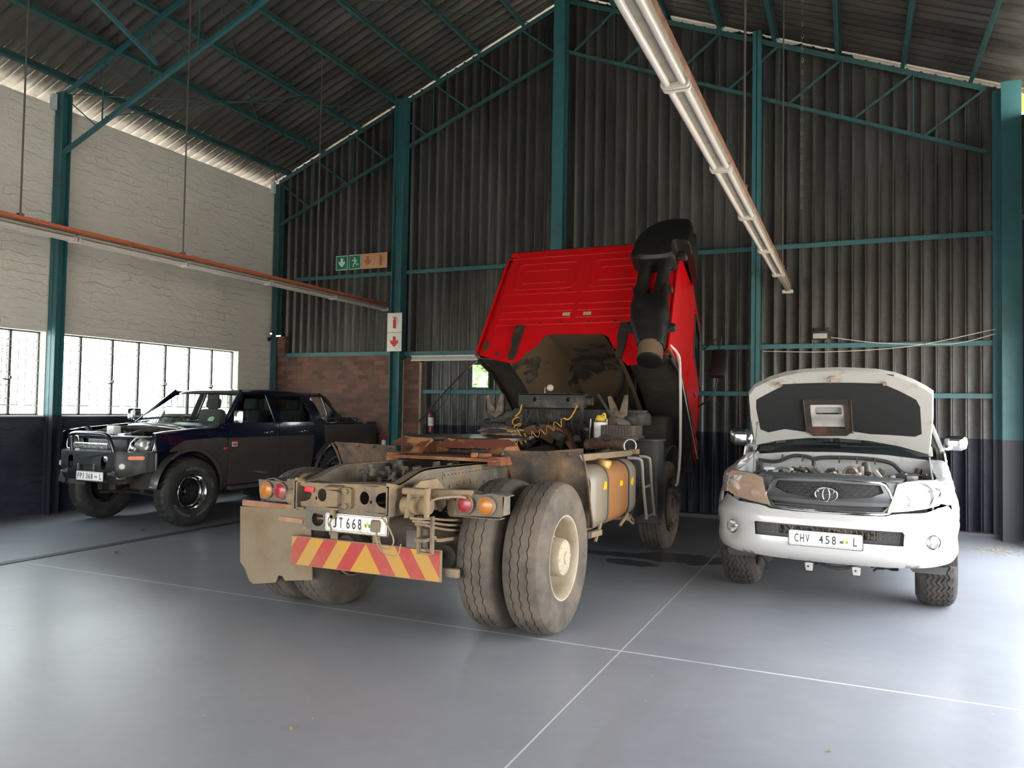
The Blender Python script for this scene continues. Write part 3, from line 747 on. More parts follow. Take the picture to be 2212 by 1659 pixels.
# ---- outside
b = B(); b.bx(-60, 50, -60, 70, -.4, -.06); struct(b.out('ground_outside', mat('sandy_yard', (.48, .43, .36), .9, dirt=((.38, .345, .29), .4, .4, .7))), 'bare sandy yard')
b = B(); b.bx(-23.3, -23.0, -4, 22, -.1, 1.2); struct(b.out('wall_outside', mat('pale_garden_wall', (.75, .68, .58), .8, dirt=((.6, .5, .42), 2, .45, .7))), 'pale wall across the yard')
# bushes seen through the small back window
bu = mat('bush_leaf', (.16, .28, .08), .6, vary=.5)
b = B()
for i in range(900):
    a = random.uniform(0, 6.28); el = random.uniform(-.2, 1.5); rr = 1.5 * random.uniform(.75, 1)
    c = V((-7.8 + rr * cos(a) * cos(el), 15.6 + rr * sin(a) * cos(el) * .7, 1.1 + 1.5 * sin(el))); s_ = random.uniform(.06, .14)
    n1 = V((random.gauss(0, 1), random.gauss(0, 1), random.gauss(0, 1))).normalized(); n2 = n1.orthogonal().normalized() * .5
    vs = [b.v(c - n1 * s_), b.v(c + n2 * s_), b.v(c + n1 * s_), b.v(c - n2 * s_)]; b._f(vs)
r = thing('bush', 'leafy green bush outside, seen through the small back window', 'bush', (0, 0, 0)); b.out('foliage', bu, r, recalc=False)
b = B(); b.tube([(-7.8, 15.6, -.06), (-7.7, 15.6, .6), (-7.9, 15.5, 1.6)], .06, 8); b.tube([(-7.7, 15.6, .5), (-7.3, 15.4, 1.5)], .04, 8); b.out('stem', mat('bark', (.12, .08, .05), .9), r)
# ================================================================== tyres and wheels (axis = local x, outer face towards +x)
def tyre_mesh(R, w, rin, grooves, zig=0., gw=.008, gd=.014, period=.075, block=0, tex=None, sidebulge=.01, crown=.01):
    """rubber ring centred on the origin; grooves at fractional positions across the tread"""
    b = B(); tw = w * .82
    nper = max(8, int(round(2 * pi * R / period))); n = nper * 4
    H = R - rin
    side = [(-w * .40, rin), (-w * .46, rin + .012), (-w * .47, rin + H * .12), (-w * .50 - sidebulge * .3, rin + H * .35), (-w * .50 - sidebulge, rin + H * .58), (-w * .475, rin + H * .82), (-tw / 2 - .004, R - .022)]
    tread = [(-tw / 2, -.008, 0, 0)]
    for g in grooves:
        u = g * tw / 2
        tread += [(u - gw / 2, 0, 1, 0), (u - gw / 4, -gd, 1, 0), (u + gw / 4, -gd, 1, 0), (u + gw / 2, 0, 1, 0)]
    tread += [(tw / 2, -.008, 0, 0)]
    prof0 = side; prof2 = [(-x, r) for x, r in reversed(side)]
    rows = len(grooves) + 1
    rings = []
    for k in range(n):
        th = 2 * pi * k / n; ph = k % 4
        zz = (0, .5, 1, .5)[ph] * 2 - 1
        ring = []
        for x, r in prof0: ring.append((x, r))
        row = 0; cnt = 0
        for x, dr, mv, _ in tread:
            r = R + dr - crown * (2 * x / tw) ** 2
            xx = x + zig * zz * mv
            if block and dr > -.009:
                # lateral slots between blocks, staggered from row to row
                rw = min(rows - 1, cnt // 4) if mv else (0 if x < 0 else rows - 1)
                kk = (k + rw * 3) % (block * 2)
                if kk in (0,): r -= gd * .75
            if mv: cnt += 1
            ring.append((xx, r))
        for x, r in prof2: ring.append((x, r))
        rings.append([(x, r * sin(th), r * cos(th)) for x, r in ring])
    vs = [[b.v(p) for p in rg] for rg in rings]
    m = len(vs[0])
    for k in range(n):
        A = vs[k]; C = vs[(k + 1) % n]
        for j in range(m - 1): b._f([A[j], C[j], C[j + 1], A[j + 1]])
        b._f([A[m - 1], C[m - 1], C[0], A[0]])
    return b
M_rubT = mat('rubber_truck', (.065, .056, .048), .85, dirt=((.135, .108, .082), 5, .38, .62), bump=(60, .15))
M_rubP = mat('rubber_pickup', (.035, .034, .033), .75, dirt=((.09, .082, .07), 7, .45, .7))
M_rubB = mat('rubber_blue', (.017, .018, .018), .6, dirt=((.042, .044, .042), 7, .45, .7))
# ================================================================== the tractor unit with tilted cab
dusty = mat('dusty_chassis', (.12, .108, .092), .8, dirt=((.235, .17, .102), 2.6, .42, .62), dirt2=((.075, .068, .062), 5, .54, .72), bump=(25, .25, .004))
dusty2 = mat('dust_caked', (.25, .182, .108), .9, dirt=((.12, .10, .08), 3.5, .46, .68), bump=(30, .3, .004))
rusty = mat('rust_plate', (.22, .075, .03), .8, dirt=((.42, .22, .10), 4, .48, .66), dirt2=((.05, .035, .03), 5, .55, .68), bump=(35, .3, .004))
grease = mat('greasy_black', (.02, .016, .015), .32, dirt=((.06, .03, .02), 4, .5, .7), bump=(40, .2, .003))
under = mat('underside_dark', (.02, .019, .018), .8, dirt=((.05, .042, .032), 3, .45, .7))
engm = mat('engine_dark', (.015, .014, .0125), .7, dirt=((.04, .027, .016), 3.5, .45, .68), bump=(30, .3, .005))
guard = mat('mudguard_rubber', (.07, .062, .053), .8, dirt=((.21, .135, .08), 4.5, .42, .66), bump=(20, .3, .004))
redm = mat('cab_red', (.52, .004, .008), .30, coat=.3, vary=.06, spec=.4)
plast = mat('black_plastic', (.022, .022, .022), .55, dirt=((.06, .055, .05), 3, .5, .8))
cream = mat('rim_cream', (.42, .36, .27), .6, dirt=((.32, .25, .16), 4, .45, .7))
yelm = mat('tape_yellow', (.80, .42, .01), .5); steelb = mat('worn_steel', (.35, .33, .30), .4, .6, dirt=((.2, .14, .09), 6, .5, .7))
coilm = mat('coil_yellow', (.62, .32, .035), .45, dirt=((.3, .17, .06), 9, .5, .7))
T = thing('tractor_truck', 'dusty two-axle truck tractor with its red cab tilted forward, in the middle', 'truck', (-3.01, 5.05, 0))

# wheels
tb = tyre_mesh(.525, .275, .285, [-.52, 0, .52], zig=.0055, period=.078, gw=.007, gd=.012)
def rim_outer(name, parent):
    b = B(); ax0, ax1 = (.12, 0, 0), (-.12, 0, 0)   # t=0 at x=.12
    pr = [(.30, .02), (.292, -.03), (.283, -.02), (.272, .05), (.262, .25), (.262, .50), (.25, .80), (.245, .92), (.19, .98), (.185, .86), (.150, .80), (.15, .45)]
    b.lathe(pr, ax0, ax1, 48, False)
    o = b.out('rim', cream, parent)
    b = B(); b.lathe([(.15, .47), (.148, .40), (.135, .38), (.13, .05), (.12, -.02), (.10, -.05), (.045, -.06), (.04, -.10), (.0, -.10)], ax0, ax1, 32, False)
    for i in range(8):
        a = 2 * pi * i / 8; b.cyl((.10, .10 * cos(a), .10 * sin(a)), (.132, .10 * cos(a), .10 * sin(a)), .012, 6)
    for i in range(10):
        a = 2 * pi * i / 10 + .2; b.cyl((-.07, .165 * cos(a), .165 * sin(a)), (-.035, .165 * cos(a), .165 * sin(a)), .017, 6)
    b.out('hub', cream, parent)
wl = []
def truck_wheel(x, y, flip, kind, proto=None):
    rz = pi if flip else 0
    if proto is not None:
        return duppart(proto, T, (x, y, .53), (0.3 * len(wl), 0, rz))
    o = tb.out('wheel', M_rubT, T, loc=(x, y, .525)); o.rotation_euler = (0, 0, rz)
    return o
w0 = truck_wheel(1.05, 0, False, 'o'); rim_outer('rim', w0); w0['label'] = 'outer right rear wheel with cream dished rim'
wm = w0.data
w1 = duppart(w0, T, (-1.05, 0, .525), (1., 0, pi)); w1['label'] = 'outer left rear wheel'
wi = bpy.data.objects.new('wheel', wm); COL.objects.link(wi); wi.parent = T; wi.location = (.715, 0, .525)
b = B(); b.lathe([(.285, -.16), (.30, -.15), (.27, -.10), (.26, .03), (.24, .05), (.0, .06)], (0, 0, 0), (1, 0, 0), 40, False); b.lathe([(.0, -.13), (.20, -.13), (.22, -.11), (.22, .02), (.0, .02)], (0, 0, 0), (1, 0, 0), 32, False)
rm = b.out('rim', mat('rim_dusty', (.30, .22, .14), .8, dirt=((.2, .14, .09), 4, .4, .7)), wi)
wi2 = duppart(wi, T, (-.715, 0, .525), (0, 0, pi))
# front wheels: steer axle, hub standing proud
tf = tyre_mesh(.50, .28, .285, [-.6, -.22, .22, .6], zig=.003, period=.09, gw=.009, gd=.012)
wf = tf.out('wheel', M_rubT, T, loc=(.99, 3.62, .50))
b = B(); b.lathe([(.30, .15), (.285, .13), (.27, .10), (.262, .0), (.25, .03), (.23, .11), (.215, .125), (.21, .18), (.17, .19), (.15, .17), (.10, .18), (.09, .20), (.0, .205)], (0, 0, 0), (1, 0, 0), 44, False)
for i in range(10):
    a = 2 * pi * i / 10; b.cyl((.12, .18 * cos(a), .18 * sin(a)), (.20, .18 * cos(a), .18 * sin(a)), .018, 6)
for i in range(8):
    a = 2 * pi * i / 8 + .2; b.mi = 1; b.cyl((.10, .24 * cos(a), .24 * sin(a)), (.116, .24 * cos(a), .24 * sin(a)), .018, 10)
b.out('rim', [mat('rim_front', (.17, .14, .11), .7, dirt=((.09, .075, .06), 5, .4, .7)), under], wf)
wf2 = duppart(wf, T, (-.99, 3.62, .50), (0, 0, pi))

# axle and differential
b = B(); b.lathe([(.075, 0), (.085, .3), (.19, .40), (.22, .5), (.19, .6), (.085, .7), (.075, 1)], (-.85, 0, .53), (.85, 0, .53), 28); b.lathe([(.20, 0), (.20, .5), (.08, 1)], (0, 0, .53), (0, .55, .58), 24); b.lathe([(.17, 0), (.15, .6), (.05, 1)], (0, -.05, .53), (0, -.24, .53), 24)
b.out('rear_axle', dusty, T)
b = B(); b.beam((-.85, 3.62, .42), (.85, 3.62, .42), .10, .12, .02); b.out('front_axle', under, T)
# brake chambers
for s in (-1, 1):
    b = B(); b.lathe([(.02, 0), (.08, .08), (.085, .45), (.09, .5), (.085, .55), (.075, .92), (.03, 1)], (s * .42, -.36, .52), (s * .42, -.12, .50), 20)
    b.cyl((s * .42, -.14, .5), (s * .5, .05, .53), .02, 8)
    b.out('brake_chamber', dusty, T)

# chassis rails: webs outside, flanges turned in
top = [(-.97, 1.055), (-.85, 1.062), (-.72, 1.095), (-.6, 1.125), (-.5, 1.135), (0, 1.13), (4.2, 1.08)]
bot = [(-.97, .872), (-.8, .868), (-.6, .86), (-.3, .82), (4.2, .80)]
def rail(s):
    b = B(); n = 60
    ys_ = [-.97 + 5.17 * (i / n) ** 1.4 for i in range(n + 1)]
    X0 = s * .362; X1 = s * .295
    def pt(y, x, f): return (x, y, f)
    for (xa, xb, zf0, zf1) in ((X0, X0 - s * .009, lambda y: interp(y, bot), lambda y: sinterp(y, top)), (X0, X1, lambda y: sinterp(y, top) - .009, lambda y: sinterp(y, top)), (X0, X1, lambda y: interp(y, bot), lambda y: interp(y, bot) + .009)):
        b.loft([[(xa, y, zf0(y)), (xb, y, zf0(y)), (xb, y, zf1(y)), (xa, y, zf1(y))] for y in ys_])
    return b
rl = rail(1).out('frame_rail', dusty, T); rail(-1).out('frame_rail', dusty, T)
b = B()
for i in range(16): b.cyl((.361, -.28 + i * .055, 1.075 + .0 * i), (.368, -.28 + i * .055, 1.075), .007, 8)
for i in range(9): b.cyl((.361, -.3 + i * .11 + random.uniform(-.01, .01), .99 + random.uniform(-.03, .03)), (.371, -.3 + i * .11, .99), .011, 6)
b.bx(.362, .368, -.3, .72, 1.045, 1.10, .002); b.out('rivets', dusty, T)
# rear cross member with lightening holes
b = B()
O = [(-.335, .885), (.335, .880), (.35, .90), (.33, .91), (.275, .925), (.25, .95), (.25, .975), (.27, 1.0), (.31, 1.012), (.345, 1.015), (.345, 1.045), (-.345, 1.045), (-.345, 1.02), (-.31, 1.015), (-.265, .995), (-.25, .97), (-.26, .94), (-.29, .922), (-.345, .915)]
b.sheet(O, lambda u, v: (u, -.955, v), .008, holes=[circ(-.165, .968, .036, 24, .042), circ(.165, .968, .036, 24, .042), circ(-.212, .945, .008, 10, .012), circ(.215, .945, .008, 10, .012)], step=.05)
b.sheet([(-.355, -.96), (.355, -.96), (.355, -.78), (-.355, -.78)], lambda u, v: (u, v, 1.05 + .012 * sin(u * 3)), .008, step=.08)
b.bx(-.355, .355, -.955, -.93, .872, .882)
b.out('rear_crossmember', dusty2, T)
b = B(); b.prism(rrect(-.095, .895, .085, 1.03, .02), lambda u, v: (u, -.985, v), lambda u, v: (u, -.955, v)); b.prism(rrect(-.075, .91, .01, 1.01, .015), lambda u, v: (u, -1.03, v), lambda u, v: (u, -.985, v))
b.box((-.04, -1.0, 1.03), (.10, .07, .016), .004, (8, 0, 5)); b.box((-.035, -1.0, .895), (.10, .07, .014), .004)
for x in (.052,):
    for z in (.915, 1.008): b.cyl((x, -.985, z), (x, -1.008, z), .017, 6)
b.box((-.055, -.985, .855), (.035, .03, .06), .006); b.cyl((-.055, -1.0, .84), (-.055, -.97, .84), .012, 8)
b.out('coupling_block', dusty2, T)
b = B(); b.box((-.262, -.966, 1.0), (.075, .004, .032), .001, (0, 3, 0)); b.out('reflective_tape', mat('tape_red', (.75, .02, .04), .5), T)
# C-shaped end castings
for s in (-1, 1):
    b = B(); b.sheet([(-.985, .862), (-.80, .862), (-.80, 1.04), (-.985, 1.075)], lambda u, v: (s * .366, u, v), .02 * s, step=.06)
    b.bx(s * .29, s * .37, -.985, -.965, 1.043, 1.058, .004); b.bx(s * .29, s * .37, -.985, -.965, .868, .882, .004); b.bx(s * .352, s * .372, -.985, -.965, .87, 1.058, .006)
    b.out('rail_end', dusty2, T)
# spring hangers (castings with round bush outside the rails)
for s in (-1, 1):
    b = B()
    b.sheet([(-.93, .86), (-.90, 1.02), (-.80, 1.08), (-.62, 1.085), (-.52, 1.02), (-.48, .9), (-.55, .86), (-.62, .96), (-.82, .96), (-.86, .86)], lambda u, v: (s * ((.47 if s > 0 else .42) + .03 * sin((u + .9) * 5)), u, v), .022, step=.05)
    b.cyl((s * .40, -.86, .93), (s * .50, -.86, .93), .055, 24); b.lathe([(.05, 0), (.058, .1), (.058, .9), (.05, 1)], (s * .42, -.80, .925), (s * (.56 if s > 0 else .46), -.80, .925), 24)
    
    if s > 0: b.bx(.565, .595, -.90, -.86, .86, 1.05, .012); b.bx(.40, .59, -.90, -.84, 1.0, 1.045, .015); b.cyl((.60, -.60, .90), (.66, -.52, .89), .06, 20)
    b.out('spring_hanger', dusty2, T)
# leaf springs
for s in (-1, 1):
    b = B()
    for k in range(3):
        pts = ([(-.92 + .03 * k, .86 - .022 * k), (-.75, .84 - .027 * k)] if s > 0 else []) + [ (-.5, .80 - .033 * k), (-.2, .775 - .038 * k), (0, .77 - .04 * k), (.3, .775 - .038 * k), (.7, .81 - .03 * k)]
        P = spline([(s * .52, y, z) for y, z in pts], 5)
        b.loft([[(x - .038, y, z - .007), (x + .038, y, z - .007), (x + .038, y, z + .007), (x - .038, y, z + .007)] for x, y, z in P])
    P = spline(([(s * .52, -.86, .715), (s * .52, -.72, .715)] if s > 0 else []) + [ (s * .52, -.66, .69), (s * .52, -.2, .665), (s * .52, .5, .70)], 5)
    b.loft([[(x - .036, y, z - .011), (x + .036, y, z - .011), (x + .036, y, z + .011), (x - .036, y, z + .011)] for x, y, z in P])
    if s > 0: b.beam((s * .48, -.80, .86), (s * .48, -.80, .62), .016, .03); b.beam((s * .565, -.78, .86), (s * .565, -.78, .62), .016, .03); b.beam((s * .475, -.79, .625), (s * .57, -.79, .625), .03, .014)
    b.out('leaf_spring', dusty2, T)
# number plate carrier
b = B(); b.sheet(rrect(-.30, .733, .345, .872, .018), lambda u, v: (u, -.945, v), .006, holes=[circ(-.205, .808, .048, 28)], step=.08)
b.bx(-.36, -.28, -.93, -.92, .745, .757); b.bx(-.36, -.28, -.93, -.92, .79, .80)
b.out('plate_carrier', dusty, T)
M_plate = mat('plate_white', (.80, .79, .74), .4, dirt=((.45, .37, .26), 12, .56, .72)); M_plateC = mat('plate_clean', (.86, .86, .84), .35); M_ink = mat('plate_ink', (.02, .02, .025), .5)
M_crest = mat('crest_green', (.10, .30, .08), .5); M_crest2 = mat('crest_gold', (.65, .50, .10), .5)
def glyph(b, ch, cx, cy, w, h, M, t=.0006):
    """one letter scaled to exactly w x h, centred at (cx, cy)"""
    cu = bpy.data.curves.new('letter', 'FONT'); cu.body = ch; cu.size = 1; cu.extrude = .5; cu.offset = .012; cu.resolution_u = 4
    ob = bpy.data.objects.new('letter', cu); me = ob.to_mesh()
    xs = [v.co.x for v in me.vertices]; ys = [v.co.y for v in me.vertices]
    x0, x1, y0, y1 = min(xs), max(xs), min(ys), max(ys)
    vs = [b.v(M @ V((cx + ((v.co.x - x0) / (x1 - x0) - .5) * w, cy + ((v.co.y - y0) / (y1 - y0) - .5) * h, v.co.z * 2 * t + t))) for v in me.vertices]
    for p in me.polygons: b._f([vs[i] for i in p.vertices])
    ob.to_mesh_clear(); bpy.data.objects.remove(ob); bpy.data.curves.remove(cu)
def number_plate(wd, ht, parent, M, chars, crest_x, clean=True, thick=.0015, cw=.029, chh=.60):
    """plate lying in the XY plane of M, centred; chars=[(character, x)]"""
    b = B(); b.X = M; b.prism(rrect(-wd / 2, -ht / 2, wd / 2, ht / 2, .012), lambda u, v: (u, v, -.002), lambda u, v: (u, v, thick)); p = b.out('number_plate', M_plateC if clean else M_plate, parent)
    b = B(); b.X = M; e = .0055
    b.sheet(rrect(-wd / 2 + e, -ht / 2 + e, wd / 2 - e, ht / 2 - e, .009), lambda u, v: (u, v, thick + .0006), .0008, holes=[rrect(-wd / 2 + e + .0028, -ht / 2 + e + .0028, wd / 2 - e - .0028, ht / 2 - e - .0028, .008)], step=.2)
    b.X = Matrix()
    for s, x in chars: glyph(b, s, x, 0, cw * (.9 if s in 'JL' else 1), ht * chh, M @ Matrix.Translation((0, 0, thick + .0004)))
    b.out('characters', M_ink, p)
    b = B(); b.X = M; r = ht * .16
    for dx, dy, rr in ((0, 0, .7), (-.9, -.1, .45), (.9, -.1, .45), (0, .95, .35), (-.75, -.7, .35), (.75, -.7, .35)):
        b.mi = 0 if dx else 1
        b.prism(circ(crest_x + dx * r, dy * r, rr * r, 14), lambda u, v: (u, v, thick), lambda u, v: (u, v, thick + .0015))
    b.out('crest', [M_crest, M_crest2], p)
    return p
Mrear = Matrix.Translation((.105, -.958, .800)) @ Matrix.Rotation(radians(90), 4, 'X')
number_plate(.47, .113, T, Mrear, [('C', -.204), ('J', -.160), ('T', -.113), ('6', -.057), ('6', -.012), ('8', .032), ('L', .155)], .092, False, cw=.027, chh=.6)
b = B(); b.box((.265, -.975, .80), (.058, .03, .075), .008, (0, 4, 0)); b.box((.265, -.993, .80), (.045, .012, .06), .005, (0, 4, 0)); b.out('plate_lamp', dusty, T)
b = B(); b.tube([(-.06, -.985, .83), (-.075, -.99, .79), (-.06, -.99, .76), (-.075, -.985, .735), (-.07, -.98, .72)], .006, 8, k=4); b.tube([(-.05, -.985, .86), (-.07, -.99, .83)], .009, 8); b.out('plug_lead', dusty2, T)
# underrun board with chevrons
b = B(); b.bx(-.655, .565, -.66, -.64, .418, .625, .003); hz = b.out('hazard_board', dusty2, T)
M_hy = mat('chevron_yellow', (.44, .225, .01), .45, dirt=((.36, .22, .09), 2.2, .45, .75)); M_hr = mat('chevron_red', (.34, .022, .018), .45, dirt=((.31, .12, .07), 2.2, .48, .78))
b = B(); b.bx(-.647, .557, -.6625, -.66, .424, .619); b.out('yellow_ground', M_hy, hz)
def clip(P, x0, x1):
    def cut(P, c, sgn):
        o = []
        for i in range(len(P)):
            a, d = P[i], P[(i + 1) % len(P)]; ia = sgn * (a[0] - c) >= 0; idd = sgn * (d[0] - c) >= 0
            if ia: o.append(a)
            if ia != idd: t = (c - a[0]) / (d[0] - a[0]); o.append((c, a[1] + (d[1] - a[1]) * t))
        return o
    P = cut(P, x0, 1); return cut(P, x1, -1) if P else P
b = B(); z0, z1 = .424, .619; xc = -.018; sh = .125; wd = .117; per = .232
for s in (-1, 1):
    for k in range(4):
        a0 = xc + s * (.0 + per * k)
        P = [(a0, z1), (a0 + s * wd, z1), (a0 + s * (wd + sh), z0), (a0 + s * sh, z0)]
        P = clip(P, -.647, .557)
        if len(P) > 2: b.prism(P, lambda u, v: (u, -.6632, v), lambda u, v: (u, -.6622, v))
b.out('red_chevrons', M_hr, hz)
b = B()
for x in (-.30, .05): b.bx(x - .03, x + .03, -.64, -.63, .6, .78)
b.bx(.30, .38, -.66, -.65, .60, .74); b.bx(.40, .43, -.62, -.6, .42, .75); b.bx(-.5, .5, -.63, -.59, .49, .55, .005)
b.bx(.55, .66, -.60, -.56, .44, .50, .01)
b.out('board_bracket', dusty, T)
# brake lines and leads hanging at the rear
b = B(); b.tube([(.30, -.96, .86), (.36, -.97, .80), (.40, -.97, .72), (.37, -.97, .67), (.31, -.96, .67), (.28, -.95, .71)], .005, 6, k=6); b.tube([(.28, -.96, .84), (.27, -.97, .72), (.33, -.97, .64), (.42, -.96, .63), (.44, -.95, .70)], .004, 6, k=6)
b.out('plate_wire', mat('hose_dusty', (.26, .20, .135), .8), T); b = B(); b.tube([(.55, -.86, .93), (.60, -.80, .975), (.70, -.70, .985), (.74, -.66, .975)], .008, 8, k=6); b.out('brake_line', MATS['hose_dusty'], T)
# tail lamps on brackets
amber = mat('lens_amber', (.42, .14, .012), .25, dirt=((.30, .18, .08), 14, .5, .75)); redl = mat('lens_red', (.28, .02, .032), .25, dirt=((.26, .12, .09), 14, .5, .75))
for s in (-1, 1):
    b = B()
    b.sheet([(.635, .85), (.965, .862), (.985, 1.0), (.635, .992)], lambda u, v: (s * u - (.03 if s < 0 else 0), -.60, v), .01 * 1, step=.1)
    b.sheet([(.635, -.60), (.965, -.60), (.98, -.44), (.66, -.44)], lambda u, v: (s * u, v, .998 + .01 * sin(u * 30)), .008, step=.04)
    b.sheet([(.66, -.60), (.95, -.60), (.95, -.52), (.66, -.52)], lambda u, v: (s * u, v, .848), .006, step=.1)
    b.bx(s * .97, s * .978, -.6, -.5, .87, .99)
    lb = b.out('lamp_bracket', dusty, T)
    for x, m in (((.715, redl), (.865, amber)) if s > 0 else ((.797, redl), (.925, amber))):
        b = B(); b.lathe([(.048, 0), (.062, .1), (.064, .5), (.062, .9), (.055, 1), (.050, .8)], (s * x, -.60, .928), (s * x, -.635, .928), 28, False); b.out('lamp_ring', dusty2, lb)
        b = B(); b.lathe([(.056, 0), (.053, .6), (.035, .9), (0, 1)], (s * x, -.612, .928), (s * x, -.642, .928), 28, False); b.out('lens', m, lb)
    b = B(); b.beam((s * .39, -.70, .995), (s * .75, -.58, .995), .05, .05, .008); b.lathe([(.035, 0), (.035, 1)], (s * .47, -.66, .985), (s * .60, -.62, .985), 14); b.out('lamp_arm', dusty2, T)
b = B(); b.lathe([(.04, 0), (.045, .2), (.045, .8), (.035, 1)], (-.56, -.60, .91), (-.64, -.56, .91), 20); b.out('buzzer', dusty, T)
# left mud flap
b = B(); b.beam((-1.20, -.56, .812), (-.40, -.56, .80), .03, .045, .004); b.beam((-.60, -.86, .775), (-.36, -.90, .775), .012, .03); b.out('flap_bar', mat('rust_bar', (.26, .125, .07), .85, dirt=((.36, .24, .15), 5, .45, .7)), T)
b = B()
b.sheet([(-1.245, .785), (-.60, .80), (-.585, .60), (-.575, .30), (-.82, .27), (-.84, .30), (-.875, .305), (-.90, .25), (-1.10, .22), (-1.14, .24), (-1.19, .33), (-1.235, .37)], lambda u, v: (u + .035, -.58 + .015 * sin(u * 7) * (1 - v) + .02 * (.8 - v), v), .01, step=.05)
b.out('mud_flap', mat('flap_dusty', (.20, .16, .105), .9, dirt=((.165, .11, .062), 1.6, .45, .65), bump=(10, .15, .004)), T)
# quarter mudguards ahead of the rear wheels
for s in (-1, 1):
    b = B()
    prof = [(.43, 1.225), (.455, 1.20), (.52, 1.12), (.61, .96), (.67, .80), (.70, .70), (.72, .62)]
    PP = spline(prof, 4)
    def f(u, v, PP=PP, s=s):
        k = v * (len(PP) - 1); i = min(int(k), len(PP) - 2); t = k - i
        y = PP[i][0] + (PP[i + 1][0] - PP[i][0]) * t; z = PP[i][1] + (PP[i + 1][1] - PP[i][1]) * t
        rib = .018 * max(0, sin((u * 26) + v * 5)) ** 3 * min(1, v * 3)
        return (s * u, y - rib, z + .02 * (u - .5) * (1 if s > 0 else 1))
    b.sheet([(.50, .04), (1.10, .04), (1.13, .3), (1.145, 1.0), (.50, 1.0)], f, .008, step=.035)
    b.sheet([(.50, .06), (1.12, .06), (1.12, .22), (.50, .22)], lambda u, v: (f(u, v)[0], f(u, v)[1] - .012, f(u, v)[2] + .006), .006, step=.06)
    PE = [f(1.145, q / 10) for q in range(1, 11)]; b.tube([(x, y - .01, z) for x, y, z in PE], .010, 6)
    for u in (.56, .72, .88, 1.04): p = f(u, .17); b.cyl((p[0], p[1] - .015, p[2] + .004), (p[0], p[1] - .032, p[2] + .014), .012, 6)
    b.out('mudguard', guard, T)
# fifth wheel on its rust plate
FW = Matrix.Translation((.02, .20, .01)); b = B(); b.X = FW; b.bx(-.47, .50, -.0, 1.05, 1.135, 1.15, .003); b.bx(-.44, .46, .02, 1.0, 1.15, 1.158)
for s in (-1, 1):
    b.bx(s * .40, s * .52, .1, .95, 1.10, 1.17, .006); b.prism([(.28, 1.15), (.75, 1.15), (.62, 1.255), (.42, 1.255)], lambda u, v: (s * .30, u, v), lambda u, v: (s * .42, u, v))
b.box((.36, .15, 1.17), (.10, .08, .05), .01, (0, 0, 20)); b.box((.30, .08, 1.18), (.05, .05, .04), .01)
b.out('fifth_wheel_base', rusty, T)
b = B()
def half(t): return .46 * sqrt(max(0, 1 - t * t))
out_ = []
for i in range(0, 19):
    a = radians(-90 + 6 + i * (180 - 12) / 18); out_.append((.47 * cos(a + pi / 2) * -1, .5 + .47 * sin(a + pi / 2)))
O5 = []
for i in range(25):
    a = radians(-75 + i * 330 / 24 - 0)          # from just right of the throat all the way round to its left
    a = radians(-90 + 9 + i * (342) / 24); O5.append((.47 * cos(a), .50 + .47 * sin(a)))
O5 += [(-.035, .35), (-.045, .48), (0, .53), (.045, .48), (.035, .35)]
b.X = FW @ Matrix.Diagonal((1.13, 1.05, 1, 1)); b.sheet(O5, lambda u, v: (u, v, 1.305 - .0 * max(0, .35 - v)), .02, step=.07)
b.out('fifth_wheel_plate', grease, T)
# sloping ramp lips at the rear of the plate, either side of the throat
for s in (-1, 1):
    b = B(); b.X = FW @ Matrix.Diagonal((1.13, 1.05, 1, 1))
    A = [(s * .055, .04, 1.30), (s * .16, .045, 1.30), (s * .28, .10, 1.30), (s * .37, .19, 1.30), (s * .43, .30, 1.30)]
    C = [(s * .05, -.07, 1.235), (s * .17, -.065, 1.235), (s * .31, .0, 1.235), (s * .43, .11, 1.24), (s * .50, .26, 1.25)]
    b.loft([[a, c, (c[0], c[1] + .02, c[2] + .002), (a[0], a[1] + .03, a[2] - .02)] for a, c in zip(A, C)])
    b.out('ramp', mat('ramp_rust', (.13, .04, .026), .5, dirt=((.42, .22, .09), 3.2, .50, .56)), T)
b = B(); b.sheet([(0, 0), (.34, .02), (.36, .2), (.02, .24)], lambda u, v: (-.02 + u, 1.0 + v, 1.355 + .03 * sin(u * 9) + .02 * sin(v * 13)), .01, step=.04); b.bx(0, .30, 1.02, 1.22, 1.318, 1.34, .01)
b.out('rag', mat('cardboard_dirty', (.20, .14, .09), .9, dirt=((.05, .04, .035), 6, .45, .6)), T)
# lines, valves and greasy lumps between the rails
b = B(); rr = random.Random(3)
for i in range(46):
    x = rr.uniform(-.27, .27); y = rr.uniform(-.5, .15); z = rr.uniform(.98, 1.10); s = rr.uniform(.02, .055)
    if rr.random() < .5: b.box((x, y, z), (s * 1.6, s, s), .006, (rr.uniform(-20, 20), rr.uniform(-20, 20), rr.uniform(0, 180)))
    else: b.cyl((x, y, z - s / 2), (x + rr.uniform(-.02, .02), y, z + s), s * .5, 12)
for i in range(7): b.tube([(rr.uniform(-.3, .3), -.6 + rr.uniform(0, .2), .95), (rr.uniform(-.3, .3), -.3, rr.uniform(.98, 1.05)), (rr.uniform(-.3, .3), .1, 1.0)], .008, 6, k=5)
b.bx(-.25, .25, .0, .15, .86, 1.08, .02); b.bx(-.06, .02, -.15, .0, .9, 1.05, .01); b.bx(.1, .26, -.25, -.1, .95, 1.03, .01)
b.out('valve_block', mat('valve_dusty', (.07, .065, .06), .8, dirt=((.20, .15, .095), 6, .48, .7)), T)
# cross tube etc below
b = B(); b.bx(-.37, .37, 1.3, 1.45, .86, 1.06, .01); b.bx(-.37, .37, 2.9, 3.0, .8, 1.0); b.cyl((0, .55, .58), (0, 2.4, .75), .055, 16); b.out('propshaft', engm, T)
